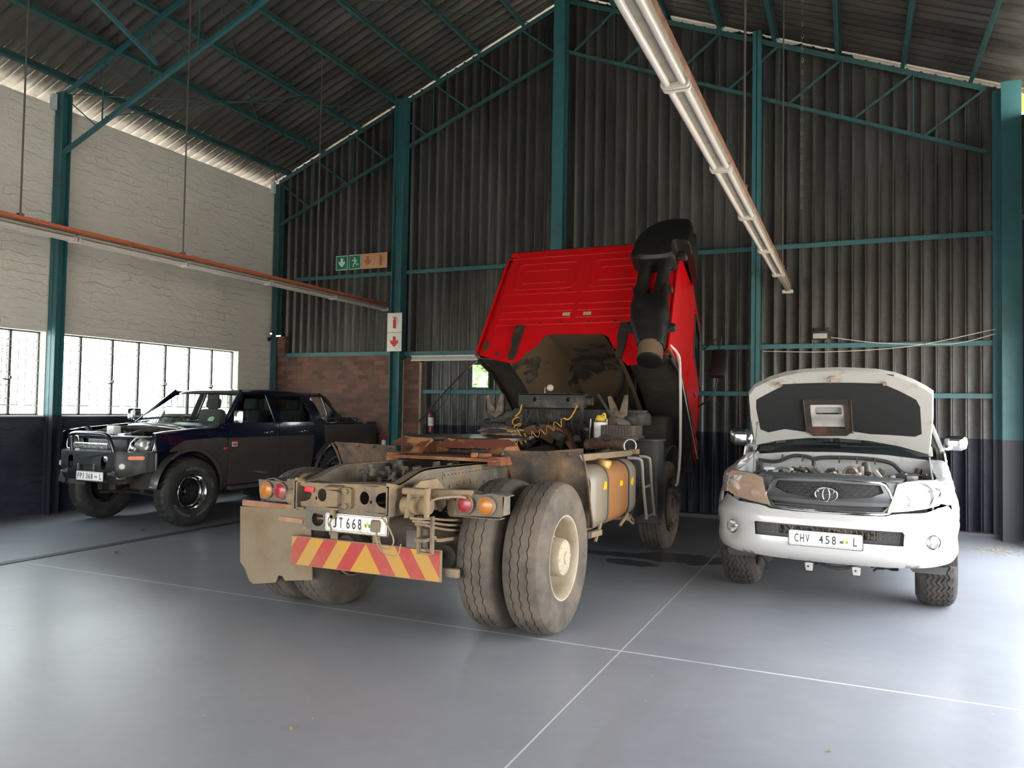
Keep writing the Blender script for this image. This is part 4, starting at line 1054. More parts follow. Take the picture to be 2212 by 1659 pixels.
# gear box, engine, tunnel arch
b = B(); b.lathe([(.15, 0), (.2, .1), (.2, .7), (.30, .8), (.34, 1)], (-.02, 2.1, .95), (-.02, 3.1, .98), 20); b.bx(-.34, .30, 3.1, 4.3, .7, 1.42, .04); b.bx(-.28, .24, 3.15, 4.2, 1.42, 1.56, .03)
for i in range(6): b.cyl((-.4, 3.2 + i * .16, 1.3), (-.28, 3.2 + i * .16, 1.35), .03, 10)
b.out('engine', engm, T)
b = B(); PA = spline([(-.43, 1.20), (-.36, 1.30), (-.2, 1.375), (0, 1.385), (.14, 1.34), (.24, 1.22), (.28, 1.12)], 5)
b.loft([[(x, 2.68, z), (x, 2.95, z), (x, 2.95, z - .09 if abs(x) < .3 else z - .09), (x, 2.68, z - .09)] for x, z in PA]); b.box((.0, 2.66, 1.27), (.16, .02, .12), .01, (0, 25, 0)); b.out('bell_housing', mat('rust_brown', (.13, .055, .03), .8, dirt=((.06, .04, .03), 4, .45, .7)), T)
b = B(); rr = random.Random(11)
for i in range(60):
    x = rr.uniform(-.75, .75); y = rr.uniform(2.5, 3.6); z = rr.uniform(.95, 1.45); s = rr.uniform(.03, .09)
    if i % 3: b.box((x, y, z), (s * 1.5, s, s), .008, (rr.uniform(-30, 30), rr.uniform(-30, 30), rr.uniform(0, 180)))
    else: b.cyl((x, y, z), (x + s, y, z + rr.uniform(-.05, .05)), s * .5, 12)
for i in range(16):
    x = rr.uniform(-.5, .6); b.tube([(x, 2.9, 1.55), (x + rr.uniform(-.1, .1), 2.85, 1.35), (x + rr.uniform(-.25, .25), 2.8 + rr.uniform(-.2, .2), 1.1)], .009, 6, k=5)
b.bx(-.95, -.45, 2.9, 3.3, .75, 1.35, .03); b.bx(.3, .75, 3.0, 3.5, .8, 1.25, .03); b.bx(-1.0, 1.0, 3.9, 4.3, .7, 1.5, .05)
b.out('engine_ancillaries', engm, T)
# cab rear mount frame
cm = mat('mount_grey', (.016, .018, .018), .65, dirt=((.12, .10, .08), 4, .5, .7))
b = B(); b.sheet(rrect(-.50, 1.572, .30, 1.725, .02), lambda u, v: (u, 3.0, v), .06, holes=[circ(-.30, 1.665, .022, 14, .028), circ(.10, 1.665, .022, 14, .028)], step=.12)
b.bx(-.50, .30, 3.0, 3.12, 1.715, 1.73); b.cyl((.30, 3.02, 1.65), (.38, 3.02, 1.65), .05, 16)
b.bx(-.62, .95, 3.12, 3.24, 1.40, 1.56, .01)
for s, x in ((-1, -.80), (1, .80)): b.bx(x - .2, x + .2, 3.1, 3.2, 1.38, 1.54, .05)
b.tube([(-.46, 3.0, 1.60), (-.46, 2.98, 1.40), (-.52, 2.9, 1.22), (-.56, 2.85, 1.12)], .022, 10, k=5); b.tube([(.26, 3.0, 1.6), (.28, 2.98, 1.42), (.36, 2.95, 1.25), (.36, 2.9, 1.05)], .026, 10, k=5)
b.out('cab_mount', cm, T)
for s, cx in ((-1, -.80), (1, .68)):
    b = B(); b.prism([(-.13, .10), (-.10, .11), (-.0, -.07), (.06, .12), (.09, .12), (.08, -.10), (.0, -.16), (-.09, -.10)], lambda u, v: (cx + u, 3.02, 1.60 + v), lambda u, v: (cx + u, 3.06, 1.60 + v))
    for u in (-.03, .03): b.cyl((cx + u, 3.02, 1.52), (cx + u, 3.0, 1.52), .014, 8)
    b.out('cab_latch', mat('latch_tan', (.16, .12, .08), .7, dirt=((.03, .027, .024), 5, .45, .65)), T)
b = B(); b.beam((.50, 2.85, 1.72), (.77, 2.8, 1.33), .03, .02); b.beam((.77, 2.8, 1.34), (.78, 2.8, 1.18), .03, .02); b.out('strut', cm, T)
b = B(); b.cyl((-.17, 2.98, 1.80), (-.17, 2.98, 1.735), .005, 6); b.lathe([(.0, 0), (.03, .15), (.04, .5), (.03, .85), (0, 1)], (-.10, 3.0, 1.79), (-.10, 2.92, 1.80), 16); b.out('work_lamp', mat('lamp_dusty', (.4, .34, .28), .4), T)
# yellow air coils
def coil(b, path, R, turns, r=.0055, k=10):
    P = [V(p) for p in spline(path, 6)]; n = turns * k; out = []
    L_ = [0]
    for a, c in zip(P, P[1:]): L_.append(L_[-1] + (c - a).length)
    for i in range(n + 1):
        d = L_[-1] * i / n; j = max(0, min(len(P) - 2, next((q for q in range(len(L_) - 1) if L_[q + 1] >= d), len(P) - 2)))
        t = (d - L_[j]) / max(1e-6, L_[j + 1] - L_[j]); c = P[j].lerp(P[j + 1], t); ax = (P[j + 1] - P[j]).normalized(); u = ax.cross(V((0, 1, .1))).normalized(); w = ax.cross(u); a = 2 * pi * i / k
        out.append(c + u * R * cos(a) + w * R * sin(a))
    b.tube(out, r, 6)
b = B(); coil(b, [(-.22, 2.55, 1.25), (-.02, 2.6, 1.32), (.16, 2.7, 1.42)], .04, 5); b.tube([(.16, 2.7, 1.46), (.20, 2.75, 1.45), (.22, 2.85, 1.52), (.225, 2.95, 1.60)], .008, 8, k=5)
b.out('air_coil', coilm, T, label='stretched yellow spiral air hose')
b = B(); coil(b, [(-.42, 2.75, 1.44), (-.38, 2.7, 1.36), (-.34, 2.65, 1.30)], .045, 2); b.tube([(-.44, 2.95, 1.60), (-.44, 2.9, 1.52), (-.45, 2.8, 1.47)], .008, 8, k=5); b.out('air_coil', coilm, T, label='short hanging yellow spiral air hose')
b = B(); coil(b, [(-.52, 2.25, 1.20), (-.40, 2.3, 1.23), (-.25, 2.35, 1.21), (-.14, 2.4, 1.25)], .048, 9); coil(b, [(-.50, 2.15, 1.17), (-.35, 2.2, 1.19), (-.2, 2.2, 1.17)], .045, 8); coil(b, [(-.35, 2.3, 1.22), (-.25, 2.15, 1.26), (-.18, 2.3, 1.3)], .055, 5)
b.out('air_coil', coilm, T, label='tangled heap of yellow spiral air hoses')
b = B(); b.sheet([(-.55, 1.95), (-.1, 1.9), (-.05, 2.45), (-.5, 2.5)], lambda u, v: (u, v, 1.115), .01, step=.2); b.tube([(-.55, 1.95, 1.125), (-.33, 1.88, 1.12), (-.1, 1.95, 1.125)], .008, 6, k=4); b.box((-.06, 2.2, 1.25), (.16, .05, .03), .012, (0, -15, 20)); b.out('catwalk', dusty, T)
# fuel tank
tank_m = mat('tank_alu', (.22, .205, .17), .55, .25, dirt=((.27, .20, .12), 2.2, .4, .65))
tank_r = mat('tank_stained', (.30, .125, .035), .6, .1, dirt=((.22, .16, .10), 2.5, .5, .7), stretch=(1, 2.5, .6))
RR = rrect(.46, .57, 1.13, 1.10, .13, 6)
b = B()
def ring(y, sc): cx, cz = .795, .835; return [(cx + (x - cx) * sc, y, cz + (z - cz) * sc) for x, z in RR]
b.loft([ring(.80, .72), ring(.802, .86), ring(.80, .90), ring(.83, .96), ring(.86, 1.0), ring(1.16, 1.0), ring(1.17, .985), ring(1.2, .985), ring(1.78, .985), ring(1.81, .985), ring(1.82, 1.0), ring(2.05, 1.0), ring(2.09, .95), ring(2.10, .8)])
tk = b.out('fuel_tank', tank_m, T)
b = B(); b.loft([ring(1.19, .985), ring(1.21, .995), ring(1.5, .998), ring(1.77, .995), ring(1.79, .985)]); b.out('stained_middle', tank_r, tk)
for y in (1.15, 1.80): b = B(); b.loft([ring(y, 1.012), ring(y + .035, 1.012), ring(y + .035, 1.0), ring(y, 1.0)], cap=False); b.out('tank_strap', mat('strap_dark', (.10, .085, .07), .7), tk)
b = B(); b.lathe([(.05, 0), (.055, .3), (.055, .5), (.062, .52), (.062, .95), (.055, 1)], (1.04, 1.30, 1.04), (1.055, 1.30, 1.13), 24); b.out('filler_cap', mat('cap_brass', (.52, .33, .07), .5, .3, dirt=((.3, .26, .2), 9, .4, .6)), tk)
b = B(); b.prism([(1.02, .90), (1.115, .90), (1.115, .96), (1.05, .965)], lambda u, v: (1.132, u, v), lambda u, v: (1.1345, u, v)); b.prism([(1.86, .88), (1.93, .86), (1.96, .90), (1.94, .94), (1.88, .925)], lambda u, v: (1.132, u, v), lambda u, v: (1.1345, u, v)); b.prism([(1.50, .89), (1.60, .89), (1.60, .93), (1.52, .94)], lambda u, v: (1.131, u, v), lambda u, v: (1.1333, u, v)); b.out('yellow_tape', yelm, tk)
b = B(); b.beam((.94, .62, 1.165), (.99, 2.32, 1.14), .07, .055, .004); b.beam((.5, .75, 1.16), (.5, 2.3, 1.14), .05, .05); b.box((1.02, 2.38, 1.15), (.10, .08, .05), .005); b.out('step_rail', mat('rail_tan', (.22, .165, .10), .8, dirt=((.20, .13, .08), 4, .45, .65)), T)
b = B(); b.beam((.55, 1.9, .565), (1.12, 1.9, .56), .05, .04); b.cyl((1.05, 1.8, .50), (1.10, 1.9, .60), .016, 8); b.tube([(1.08, 1.93, .56), (1.12, 2.0, .50), (1.10, 2.08, .52), (1.09, 2.0, .58)], .01, 6, k=4); b.out('tank_bracket', dusty2, T)
b = B(); b.beam((.55, .85, .56), (1.10, .85, .555), .05, .04); b.beam((1.06, .82, .55), (1.10, 1.05, .55), .05, .05, .01); b.cyl((1.08, .98, .48), (1.10, 1.06, .62), .016, 8)
b.out('tank_bracket', dusty2, T)
# exhaust stub, ladder, filter and boxes ahead of the tank
b = B(); b.tube([(.42, 2.75, 1.19), (.70, 2.6, 1.22), (.85, 2.48, 1.215), (.97, 2.36, 1.205)], .062, 24, k=4); b.lathe([(.066, 0), (.07, .5), (.066, 1)], (.72, 2.585, 1.22), (.75, 2.565, 1.219), 24)
ex = b.out('exhaust_pipe', mat('exhaust_rust', (.16, .075, .05), .8, dirt=((.3, .2, .14), 5, .5, .7)), T)
b = B(); d0 = V((.97, 2.36, 1.205)); dd = V((.10, -.12, 0)).normalized(); b.lathe([(.062, 0), (.073, .4), (.073, .9), (.068, 1), (.060, .98), (.056, .2), (.0, .1)], d0 - dd * .01, d0 + dd * .045, 28, False); b.out('pipe_mouth', steelb, ex); b = B(); b.cyl(d0 + dd * .02, d0 + dd * .024, .059, 24); b.out('mouth_shade', mat('mouth_shade', (.006, .005, .005), .9), ex)  # black disc paints the shade inside the pipe mouth
b = B()
for y0 in (2.20, 2.52): b.tube([(1.02, y0 - .05, 1.10), (1.13, y0 - .02, 1.09), (1.15, y0, 1.03), (1.15, y0 + .06, .82), (1.16, y0 + .16, .50)], .016, 10, k=5)
for z, dy in ((.815, .07), (.52, .15)): b.beam((1.15, 2.20 + dy, z), (1.15, 2.52 + dy, z), .02, .025)
b.out('step_ladder', mat('ladder_grey', (.28, .26, .23), .6, .3, dirt=((.3, .23, .15), 5, .5, .7)), T)
b = B(); b.bx(.60, 1.06, 2.25, 2.75, .50, 1.12, .03); b.lathe([(.12, 0), (.17, .06), (.17, .94), (.12, 1)], (.9, 2.2, .88), (.9, 2.6, .88), 24); b.out('battery_box', engm, T)
b = B(); b.prism([(2.78, .40), (2.95, .38), (3.0, .42), (3.04, 1.20), (3.0, 1.245), (2.76, 1.245), (2.72, 1.10)], lambda u, v: (.66, u, v), lambda u, v: (1.17, u, v)); b.bx(.95, 1.19, 2.72, 3.05, 1.235, 1.262, .01); b.bx(.62, .98, 2.5, 2.95, 1.245, 1.29, .006)
PW = [(3.62 + .60 * cos(a), .56 + .60 * sin(a)) for a in [radians(200 - i * 9) for i in range(20)]]
b.loft([[(.70, y, z), (1.14, y, z), (1.14, y - .0, z + .012), (.70, y, z + .012)] for y, z in PW])
b.out('wheel_arch', mat('arch_plastic', (.03, .031, .033), .6, dirt=((.09, .08, .068), 2.5, .45, .7)), T)
b = B()
for i in range(9):
    for k in range(3): b.bx(.66 + i * .033, .685 + i * .033, 2.52, 2.94, 1.30 + k * .034, 1.325 + k * .034)
b.bx(.63, .96, 2.53, 2.94, 1.29, 1.40); b.out('air_filter', mat('filter_dark', (.05, .04, .035), .7, dirt=((.12, .08, .055), 6, .45, .7)), T)
b = B(); b.lathe([(.06, 0), (.12, .1), (.13, .5), (.10, .9), (.04, 1)], (.60, 2.85, 1.36), (.72, 3.15, 1.36), 24); b.tube([(.48, 2.8, 1.05), (.60, 2.75, 1.12), (.85, 2.8, 1.22)], .03, 8, k=4)
b.out('turbo', mat('turbo_brown', (.11, .085, .065), .7, dirt=((.2, .15, .10), 5, .5, .7)), T)
bc = B(); bc.lathe([(.0, 0), (.062, .01), (.066, .05), (.066, .70), (.064, .74), (.05, .80), (.03, .84), (.028, .9), (.0, .9)], (.545, 2.78, 1.17), (.545, 2.78, 1.52), 20)
cp = bc.out('oil_container', mat('bottle_dark', (.16, .12, .09), .4, dirt=((.3, .2, .12), 9, .5, .7)), T)
b = B(); b.lathe([(.0675, 0), (.0675, 1)], (.545, 2.78, 1.225), (.545, 2.78, 1.425), 20, False); b.out('label_wrap', mat('label_white', (.78, .77, .74), .5, dirt=((.5, .25, .15), 9, .58, .7)), cp)
b = B(); b.lathe([(.035, 0), (.055, .2), (.045, .7), (.03, 1)], (.545, 2.78, 1.43), (.545, 2.78, 1.50), 16); b.tube([(.565, 2.75, 1.48), (.605, 2.73, 1.52), (.62, 2.73, 1.46)], .01, 6, k=4); b.out('yellow_rag', mat('cap_yellow', (.65, .42, .03), .6), cp)
b = B(); b.tube([(.46, 2.72, 1.46), (.46, 2.70, 1.2), (.545, 2.69, 1.17), (.63, 2.72, 1.2), (.63, 2.74, 1.46)], .006, 6, k=4); b.out('wire_holder', steelb, cp)

# ---- the tilted cab (own frame: x across, y = forward a, z = up h; pivoted 32 degrees)
cab_loc = (-.04, 3.32, 2.20); cab_rot = (radians(-32), 0, 0)
CZ = 1.62
def backw(h): return interp(h, [(-.2, 1.18), (0, 1.18), (1.45, 1.135), (1.66, 1.09)])
b = B()
OUT = [(-1.18, .02), (-.92, -.065), (-.70, -.115), (-.62, -.11), (-.575, -.07), (-.54, .01), (-.405, .13), (-.345, .265), (-.30, .30), (.38, .285), (.46, .235), (.54, .09), (.60, .04), (.66, .01), (.675, -.09), (.74, -.16), (.82, -.165), (.95, -.10), (1.18, 0), (1.135, 1.45), (1.11, 1.58), (1.05, 1.61), (-1.05, 1.61), (-1.11, 1.58), (-1.135, 1.45)]
def rrd(x, z, cx, cz, hx, hz, r):
    qx = abs(x - cx) - hx + r; qz = abs(z - cz) - hz + r
    return math.hypot(max(qx, 0), max(qz, 0)) + min(max(qx, qz), 0) - r
def press(u, v):
    return 0.
    d = 0.
    for cx in (-.53, .48):
        q = rrd(u, v, cx, 1.235, .40, .215, .07); d += -.014 * max(0, 1 - abs(q + .0) / .035) ** 1.0
        for z in (1.13, 1.335): 
            if abs(u - cx) < .30: d += -.011 * max(0, 1 - abs(v - z) / .022)
        if abs(u - cx) < .47:
            for z in (.945, .76, .655, .50): d += -.012 * max(0, 1 - abs(v - z) / .025)
    return d
def fback(u, v):
    y = press(u, v)
    e = max(0, abs(u) - (backw(v) - .07)) / .07; y += .05 * e * e
    return (u, y, v)
b.sheet(OUT, fback, .012, step=.06)
def crease(pts, closed=False): b.tube([(u, -.0015, v) for u, v in pts], .0075, 6, closed=closed)
for cx in (-.53, .48):
    crease(rrect(cx - .41, 1.02, cx + .41, 1.45, .07), True)
    for z in (1.12, 1.33): crease([(cx - .30, z), (cx + .30, z)])
    for z in (.945, .76, .655, .545): crease([(cx - .48, z), (cx + .47, z)])
crease([(-1.04, .45), (1.0, .45)]); crease([(-1.13, 1.56), (1.12, 1.56)])
cab = b.out('cab', redm, T, ang=50, loc=cab_loc, label='glossy red tilted cab'); cab.rotation_euler = cab_rot
# roof: rounded rear edge rolling forward, open inside
b = B()
RP = [(-.012, 1.60), (-.01, 1.66), (.03, 1.715), (.12, 1.745), (.6, 1.77), (1.1, 1.75), (1.45, 1.67), (1.60, 1.56)]
RPs = spline(RP, 4)
def rs(k, inner=0.):
    y, z = RPs[k]; w = 1.11 - .12 * (max(0, y) / 1.6) ** 2 - inner
    d = min(1, max(.0, (y + .012) / .10)); return [(-w, y, z - .06 * d - inner), (-w + .03, y, z - .025 * d - inner), (-w + .10, y, z - inner), (w - .10, y, z - inner), (w - .03, y, z - .025 * d - inner), (w, y, z - .06 * d - inner)]
b.loft([rs(k) for k in range(len(RPs))], closed=False, cap=False); b.loft([rs(k, .012) for k in reversed(range(len(RPs)))], closed=False, cap=False)
b.out('cab_roof', redm, cab, ang=50)
# sides with window openings
def sidex(y, z): return 1.18 - .045 * max(0, z) / 1.45 + .015 * sin(min(1, max(0, y / 1.2)) * pi) - .06 * max(0, (y - 1.5) / .7) ** 2
SO = [(0, .0), (.05, .06), (.21, .09), (.5, .16), (1.0, .15), (1.45, .10), (1.70, -.02), (1.86, -.20), (2.10, -.18), (2.19, 0), (2.20, .50), (2.12, .86), (1.95, 1.05), (1.66, 1.50), (1.58, 1.60), (1.0, 1.68), (.3, 1.68), (.06, 1.65), (.0, 1.56)]
WN = [(1.30, .90), (1.98, .86), (1.93, .98), (1.60, 1.46), (1.22, 1.52), (1.18, 1.46)]
for s in (-1, 1):
    b = B(); b.sheet(SO, lambda u, v: (s * sidex(u, v), u, v), .02, holes=[WN], step=.09)
    b.tube([(s * (sidex(y, z) + .004), y, z) for y, z in ((1.08, .2), (1.06, .9), (1.12, 1.5))], .005, 6)
    sd = b.out('cab_side', redm, cab, ang=50)
    b = B(); b.sheet(WN, lambda u, v: (s * (sidex(u, v) - .012), u, v), .004, step=.2); b.out('side_window', glass('cab_glass', (.12, .13, .12), .12), cab)
    b = B(); b.tube([(s * (sidex(y, z) + .003), y, z) for y, z in WN], .014, 8, closed=True); b.out('window_seal', plast, cab)
    b = B()
    b.sheet([(.12, .0), (.22, .02), (.55, .09), (1.02, .08), (1.45, .03), (1.50, .07), (1.0, .14), (.5, .145), (.16, .06)], lambda u, v: (s * (sidex(u, v) + .008), u, v), .02, step=.06); b.tube([(s * (sidex(y, z) - .012), y, z) for y, z in SO[:9]], .024, 6); b.out('arch_trim', plast, cab)
    b = B(); b.sheet([(.22, .085), (.60, .155), (.60, .185), (.22, .115)], lambda u, v: (s * (sidex(u, v) + .003), u, v), .004, step=.1); b.sheet([(.80, .155), (1.0, .155), (1.0, .18), (.8, .18)], lambda u, v: (s * (sidex(u, v) + .003), u, v), .004, step=.1); b.out('amber_reflector', mat('amber_strip', (.75, .30, .02), .4), cab)
    b = B(); b.box((s * 1.19, 1.5, .42), (.012, .10, .03), .005); b.out('door_handle', plast, cab); b = B(); b.box((s * 1.17, 2.02, -.08), (.03, .28, .30), .02); b.out('step_panel', mat('red_dark', (.28, .01, .012), .4), cab)
# windscreen, front, grille (seen from other sides)
b = B(); b.loft([[(-1.02, 1.58, 1.56), (1.02, 1.58, 1.56)], [(-1.06, 1.85, 1.2), (1.06, 1.85, 1.2)], [(-1.09, 2.08, .84), (1.09, 2.08, .84)]], closed=False, cap=False); b.out('windscreen', MATS['cab_glass'], cab)
b = B(); b.sheet([(-1.12, -.15), (1.12, -.15), (1.12, .84), (-1.12, .84)], lambda u, v: (u, 2.17 + .05 * (1 - (u / 1.12) ** 2), v), .02, holes=[rrect(-.7, .1, .7, .6, .05)], step=.15); b.out('front_panel', redm, cab)
b = B()
for i in range(6): b.bx(-.7, .7, 2.16, 2.2, .12 + i * .08, .16 + i * .08)
b.out('front_grille', plast, cab)
# underside: footwells either side of the engine tunnel
tun = mat('tunnel_foam', (.085, .055, .028), .9, dirt=((.012, .011, .010), 1.6, .56, .585), dirt2=((.09, .065, .04), 3.5, .5, .75), bump=(14, .4, .01))
b = B()
def usec(y):
    k = min(1, max(0, y / 1.9)); h0 = interp(y, [(0, -.02), (.5, .02), (1.2, .0), (1.9, -.12)]); ht = interp(y, [(0, .30), (.25, .36), (.8, .52), (1.3, .50), (1.9, .30)])
    return [(-.72, h0 - .08), (-.62, h0 - .03), (-.52, h0 + .05), (-.40, interp(.5, [(0, h0 + .05), (1, ht)])), (-.31, ht), (.37, ht), (.47, interp(.5, [(0, h0 + .05), (1, ht)])), (.57, h0 + .05), (.68, h0 - .08)]
b.loft([[(x, y, z) for x, z in usec(y)] for y in [.012, .1, .25, .5, .8, 1.1, 1.4, 1.7, 1.95]], closed=False, cap=False)
b.loft([[(x * .98, y, z + .03) for x, z in usec(y)] for y in [1.95, 1.7, 1.4, 1.1, .8, .5, .25, .1, .012]], closed=False, cap=False)
b.out('engine_tunnel', tun, cab)
liner = mat('liner_dark', (.02, .0185, .017), .8, dirt=((.055, .043, .030), 2.0, .42, .68))
for s in (-1, 1):
    b = B()
    def lf_(u, v, s=s): return (s * u, v, interp(v, [(0, -.04), (.25, .07), (.6, .13), (1.1, .13), (1.5, .06), (1.8, -.15), (2.05, -.38)]) - .03 * cos((u - .9) * 6))
    b.sheet([(.66, .014), (1.165, .014), (1.165, 2.05), (.66, 2.05)], lf_, .015, step=.1)
    b.loft([[(s * .66, v, lf_(.66, v)[2]), (s * .66, v, lf_(.66, v)[2] + .25)] for v in (.03, .5, 1.0, 1.5, 2.0)], closed=False, cap=False)
    b.out('footwell', liner, cab)
b = B(); b.bx(-1.1, 1.1, 1.95, 2.1, -.3, .3); b.bx(-.6, .6, 1.9, 2.0, .2, .75); b.beam((-.9, 1.6, -.05), (.9, 1.6, -.05), .08, .12); b.tube([(.5, .5, .5), (.3, 1.2, .3), (-.2, 1.6, .1)], .03, 8, k=4); b.tube([(.55, .7, .3), (.45, 1.2, .1), (.5, 1.7, -.1)], .02, 8, k=4); b.out('firewall', under, cab)
# cab catches on the back panel
for x in (-.68, .64):
    b = B(); b.prism([(-.08, .42), (.08, .42), (.065, .20), (.055, -.02), (.03, -.08), (-.04, -.08), (-.07, -.03), (-.055, .12), (-.09, .20)], lambda u, v: (x + u * .72, -.035, v), lambda u, v: (x + u * .72, .0, v)); b.box((x, -.05, .34), (.08, .04, .12), .01)
    for z in (.36, .18, .02, -.03): b.cyl((x, -.035, z), (x, -.05, z), .012, 8)
    b.out('cab_catch', mat('catch_brown', (.02, .015, .01), .7, dirt=((.05, .036, .02), 6, .45, .7)), cab)
b = B()
for p in ((-1.08, .14, .045, .09), (-.90, .02, .03, .03), (-.79, -.02, .018, .018), (-.95, .0, .0, 0)):
    if p[2]: b = B(); b.prism(circ(p[0], p[1], p[2] * .8, 14, p[3]), lambda u, v: (u, -.004, v), lambda u, v: (u, .001, v)); b.out('drain_hole', mat('hole_brown', (.05, .03, .012), .8), cab)
for x in (-.44, -.17, .18, .50): b = B(); b.prism(circ(x, .47, .014, 10), lambda u, v: (u, -.004, v), lambda u, v: (u, .001, v)); b.out('drain_hole', MATS['hole_brown'], cab)
for x0, x1 in ((-.17, -.08), (.09, .19)): b = B(); b.bx(x0, x1, -.012, -.002, .57, .615); b.out('maker_plate', mat('tag_metal', (.38, .36, .25), .5), cab)
# air intake stack on the rear corner
im = mat('intake_plastic', (.007, .0075, .0075), .45, dirt=((.02, .018, .015), 4, .5, .8))
b = B()
def rsec(cx, w, d, z, y0=-.04, n=6):
    return [(x, y, z) for x, y in rrect(cx - w / 2, y0 - d, cx + w / 2, y0, min(w, d) * .3, n)]
b.loft([rsec(1.02, .29, .20, -.03), rsec(1.01, .32, .22, .04), rsec(.97, .41, .25, .27), rsec(.95, .43, .25, .46), rsec(.93, .40, .22, .60), rsec(.925, .37, .20, .66)])
for cx in (.80, 1.025):
    b.lathe([(.085, 0), (.088, .05), (.075, .09), (.075, .85), (.088, .9), (.088, 1)], (cx - .0, -.15, .60), (cx - .0 , -.15, 1.20), 24)
b.loft([[(x, y, z) for x, y, z in rsec(.81, .17, .19, .62)], rsec(.80, .16, .17, .84)]); b.loft([rsec(1.04, .17, .19, .62), rsec(1.03, .16, .17, .84)])
stack = b.out('air_intake', im, cab)
b = B()
CW = [(.66, 1.19), (.63, 1.42), (.70, 1.63), (.81, 1.74), (.96, 1.80), (1.12, 1.81), (1.28, 1.75), (1.30, 1.45), (1.27, 1.41), (1.14, 1.42), (1.13, 1.30), (1.11, 1.18)]
CWd = spline(CW, 3, True)
cyc = V((.97, 1.5))
b.loft([[(cyc.x + (x - cyc.x) * .82, -.28, cyc.y + (z - cyc.y) * .86) for x, z in CWd], [(cyc.x + (x - cyc.x) * .96, -.25, cyc.y + (z - cyc.y) * .97) for x, z in CWd], [(x, -.20, z) for x, z in CWd], [(x, -.02, z) for x, z in CWd]])
b.loft([[(1.20, -.02, 1.45), (1.30, -.02, 1.45), (1.30, -.02, 1.75), (1.15, -.02, 1.80)], [(1.20, .35, 1.48), (1.28, .35, 1.46), (1.27, .35, 1.72), (1.12, .35, 1.79)], [(1.17, .75, 1.60), (1.21, .75, 1.58), (1.2, .75, 1.70), (1.12, .75, 1.75)]])
b.out('intake_cowl', im, cab)
b = B(); b.lathe([(r, i / 20) for i in range(21) for r in ((.120 if i % 2 else .137),)], (1.035, -.145, -.205), (1.02, -.145, -.02), 32); bl = b.out('bellows', mat('bellows_brown', (.11, .075, .045), .75), cab)
b = B(); b.lathe([(.13, 0), (.14, .1), (.14, .9), (.13, 1)], (1.035, -.145, -.228), (1.035, -.145, -.20), 32); b.out('bellows_clamp', im, cab)
for x0, x1, z in ((.78, .64, .30), (1.12, 1.25, .30), (.74, .67, .86), (1.08, 1.14, .86), (1.14, 1.25, 1.35)):
    b = B(); e = .03 if z > .5 else .055
    b.prism([(x0, z + e), (x1 - (x1 - x0) * .15, z + .022), (x1, z), (x1 - (x1 - x0) * .15, z - .03), (x0, z - e)], lambda u, v: (u, -.10, v), lambda u, v: (u, -.02, v)); b.cyl((x1 - (x1 - x0) * .2, -.115, z), (x1 - (x1 - x0) * .2, -.09, z), .013, 8); b.out('intake_bracket', plast, cab)
# mirror on its arms
b = B(); b.tube([(1.16, 1.80, 1.36), (1.40, 1.62, 1.44), (1.42, 1.62, 1.30)], .012, 8, k=4); b.tube([(1.40, 1.62, 1.36), (1.42, 1.64, .72), (1.34, 1.66, .48), (1.17, 1.90, .50)], .012, 8, k=4); mo = b.out('mirror_arm', plast, cab)
b = B(); b.box((1.42, 1.62, 1.0), (.21, .10, .44), .045); b.out('mirror_head', im, mo)
b = B(); b.tube([(-1.16, 1.80, 1.26), (-1.40, 1.62, 1.30), (-1.42, 1.62, .62), (-1.17, 1.90, .50)], .012, 8, k=4); b.box((-1.40, 1.62, .88), (.20, .09, .42), .04); b.out('mirror_arm', plast, cab)
# prop rope from the cab corner down to the front hub
b = B(); b.tube([(1.12, 3.45, 2.30), (1.17, 3.62, 2.22), (1.19, 3.72, 2.06), (1.185, 3.80, 1.2), (1.17, 3.76, .78), (1.15, 3.72, .70)], .0165, 8, k=6); b.tube([(1.17, 3.62, 2.22), (1.18, 4.2, 1.6), (1.17, 4.95, .95)], .006, 6, k=4)
tag(b.out('tie_rope', mat('rope_white', (.55, .53, .49), .8, bump=(120, .4, .004)), loc=(-3.01, 5.05, 0)), 'pale rope stretched from the tilted red cab down to the front wheel', 'rope')
# ================================================================== shared pickup parts
chrome = mat('chrome', (.58, .58, .59), .14, 1.); chr2 = mat('satin_chrome', (.55, .56, .57), .28, 1.)
carbl = mat('trim_black', (.018, .018, .019), .45); seatm = mat('seat_cloth', (.06, .06, .06), .9); dashm = mat('dash_grey', (.05, .05, .052), .7)
lensm = glass('lamp_clear', (.97, .98, .98), .16, .03); refl = mat('lamp_reflector', (.62, .62, .62), .16, .9, bump=(30, .5, .01)); refl2 = mat('lamp_inner', (.26, .26, .265), .3, .6)
wsg = glass('windscreen_glass', (.80, .88, .84), .08); tint = glass('tinted_glass', (.62, .66, .65), .07)
def plan_curve(tab):
    """half plan outline [(x,y)...] from the centre outwards -> function of arc length"""
    P = spline(tab, 6); L_ = [0]
    for a, c in zip(P, P[1:]): L_.append(L_[-1] + math.hypot(c[0] - a[0], c[1] - a[1]))
    def f(s):
        q = abs(s); k = 1 if s >= 0 else -1
        for i in range(len(P) - 1):
            if q <= L_[i + 1] or i == len(P) - 2:
                t = (q - L_[i]) / (L_[i + 1] - L_[i]); return (k * (P[i][0] + (P[i + 1][0] - P[i][0]) * t), P[i][1] + (P[i + 1][1] - P[i][1]) * t)
    f.length = L_[-1]
    return f
def arch(cy, cz, r, a0=0, a1=180, n=14, ry=None): return [(cy + r * cos(radians(a0 + (a1 - a0) * i / n)), cz + (ry or r) * sin(radians(a0 + (a1 - a0) * i / n))) for i in range(n + 1)]
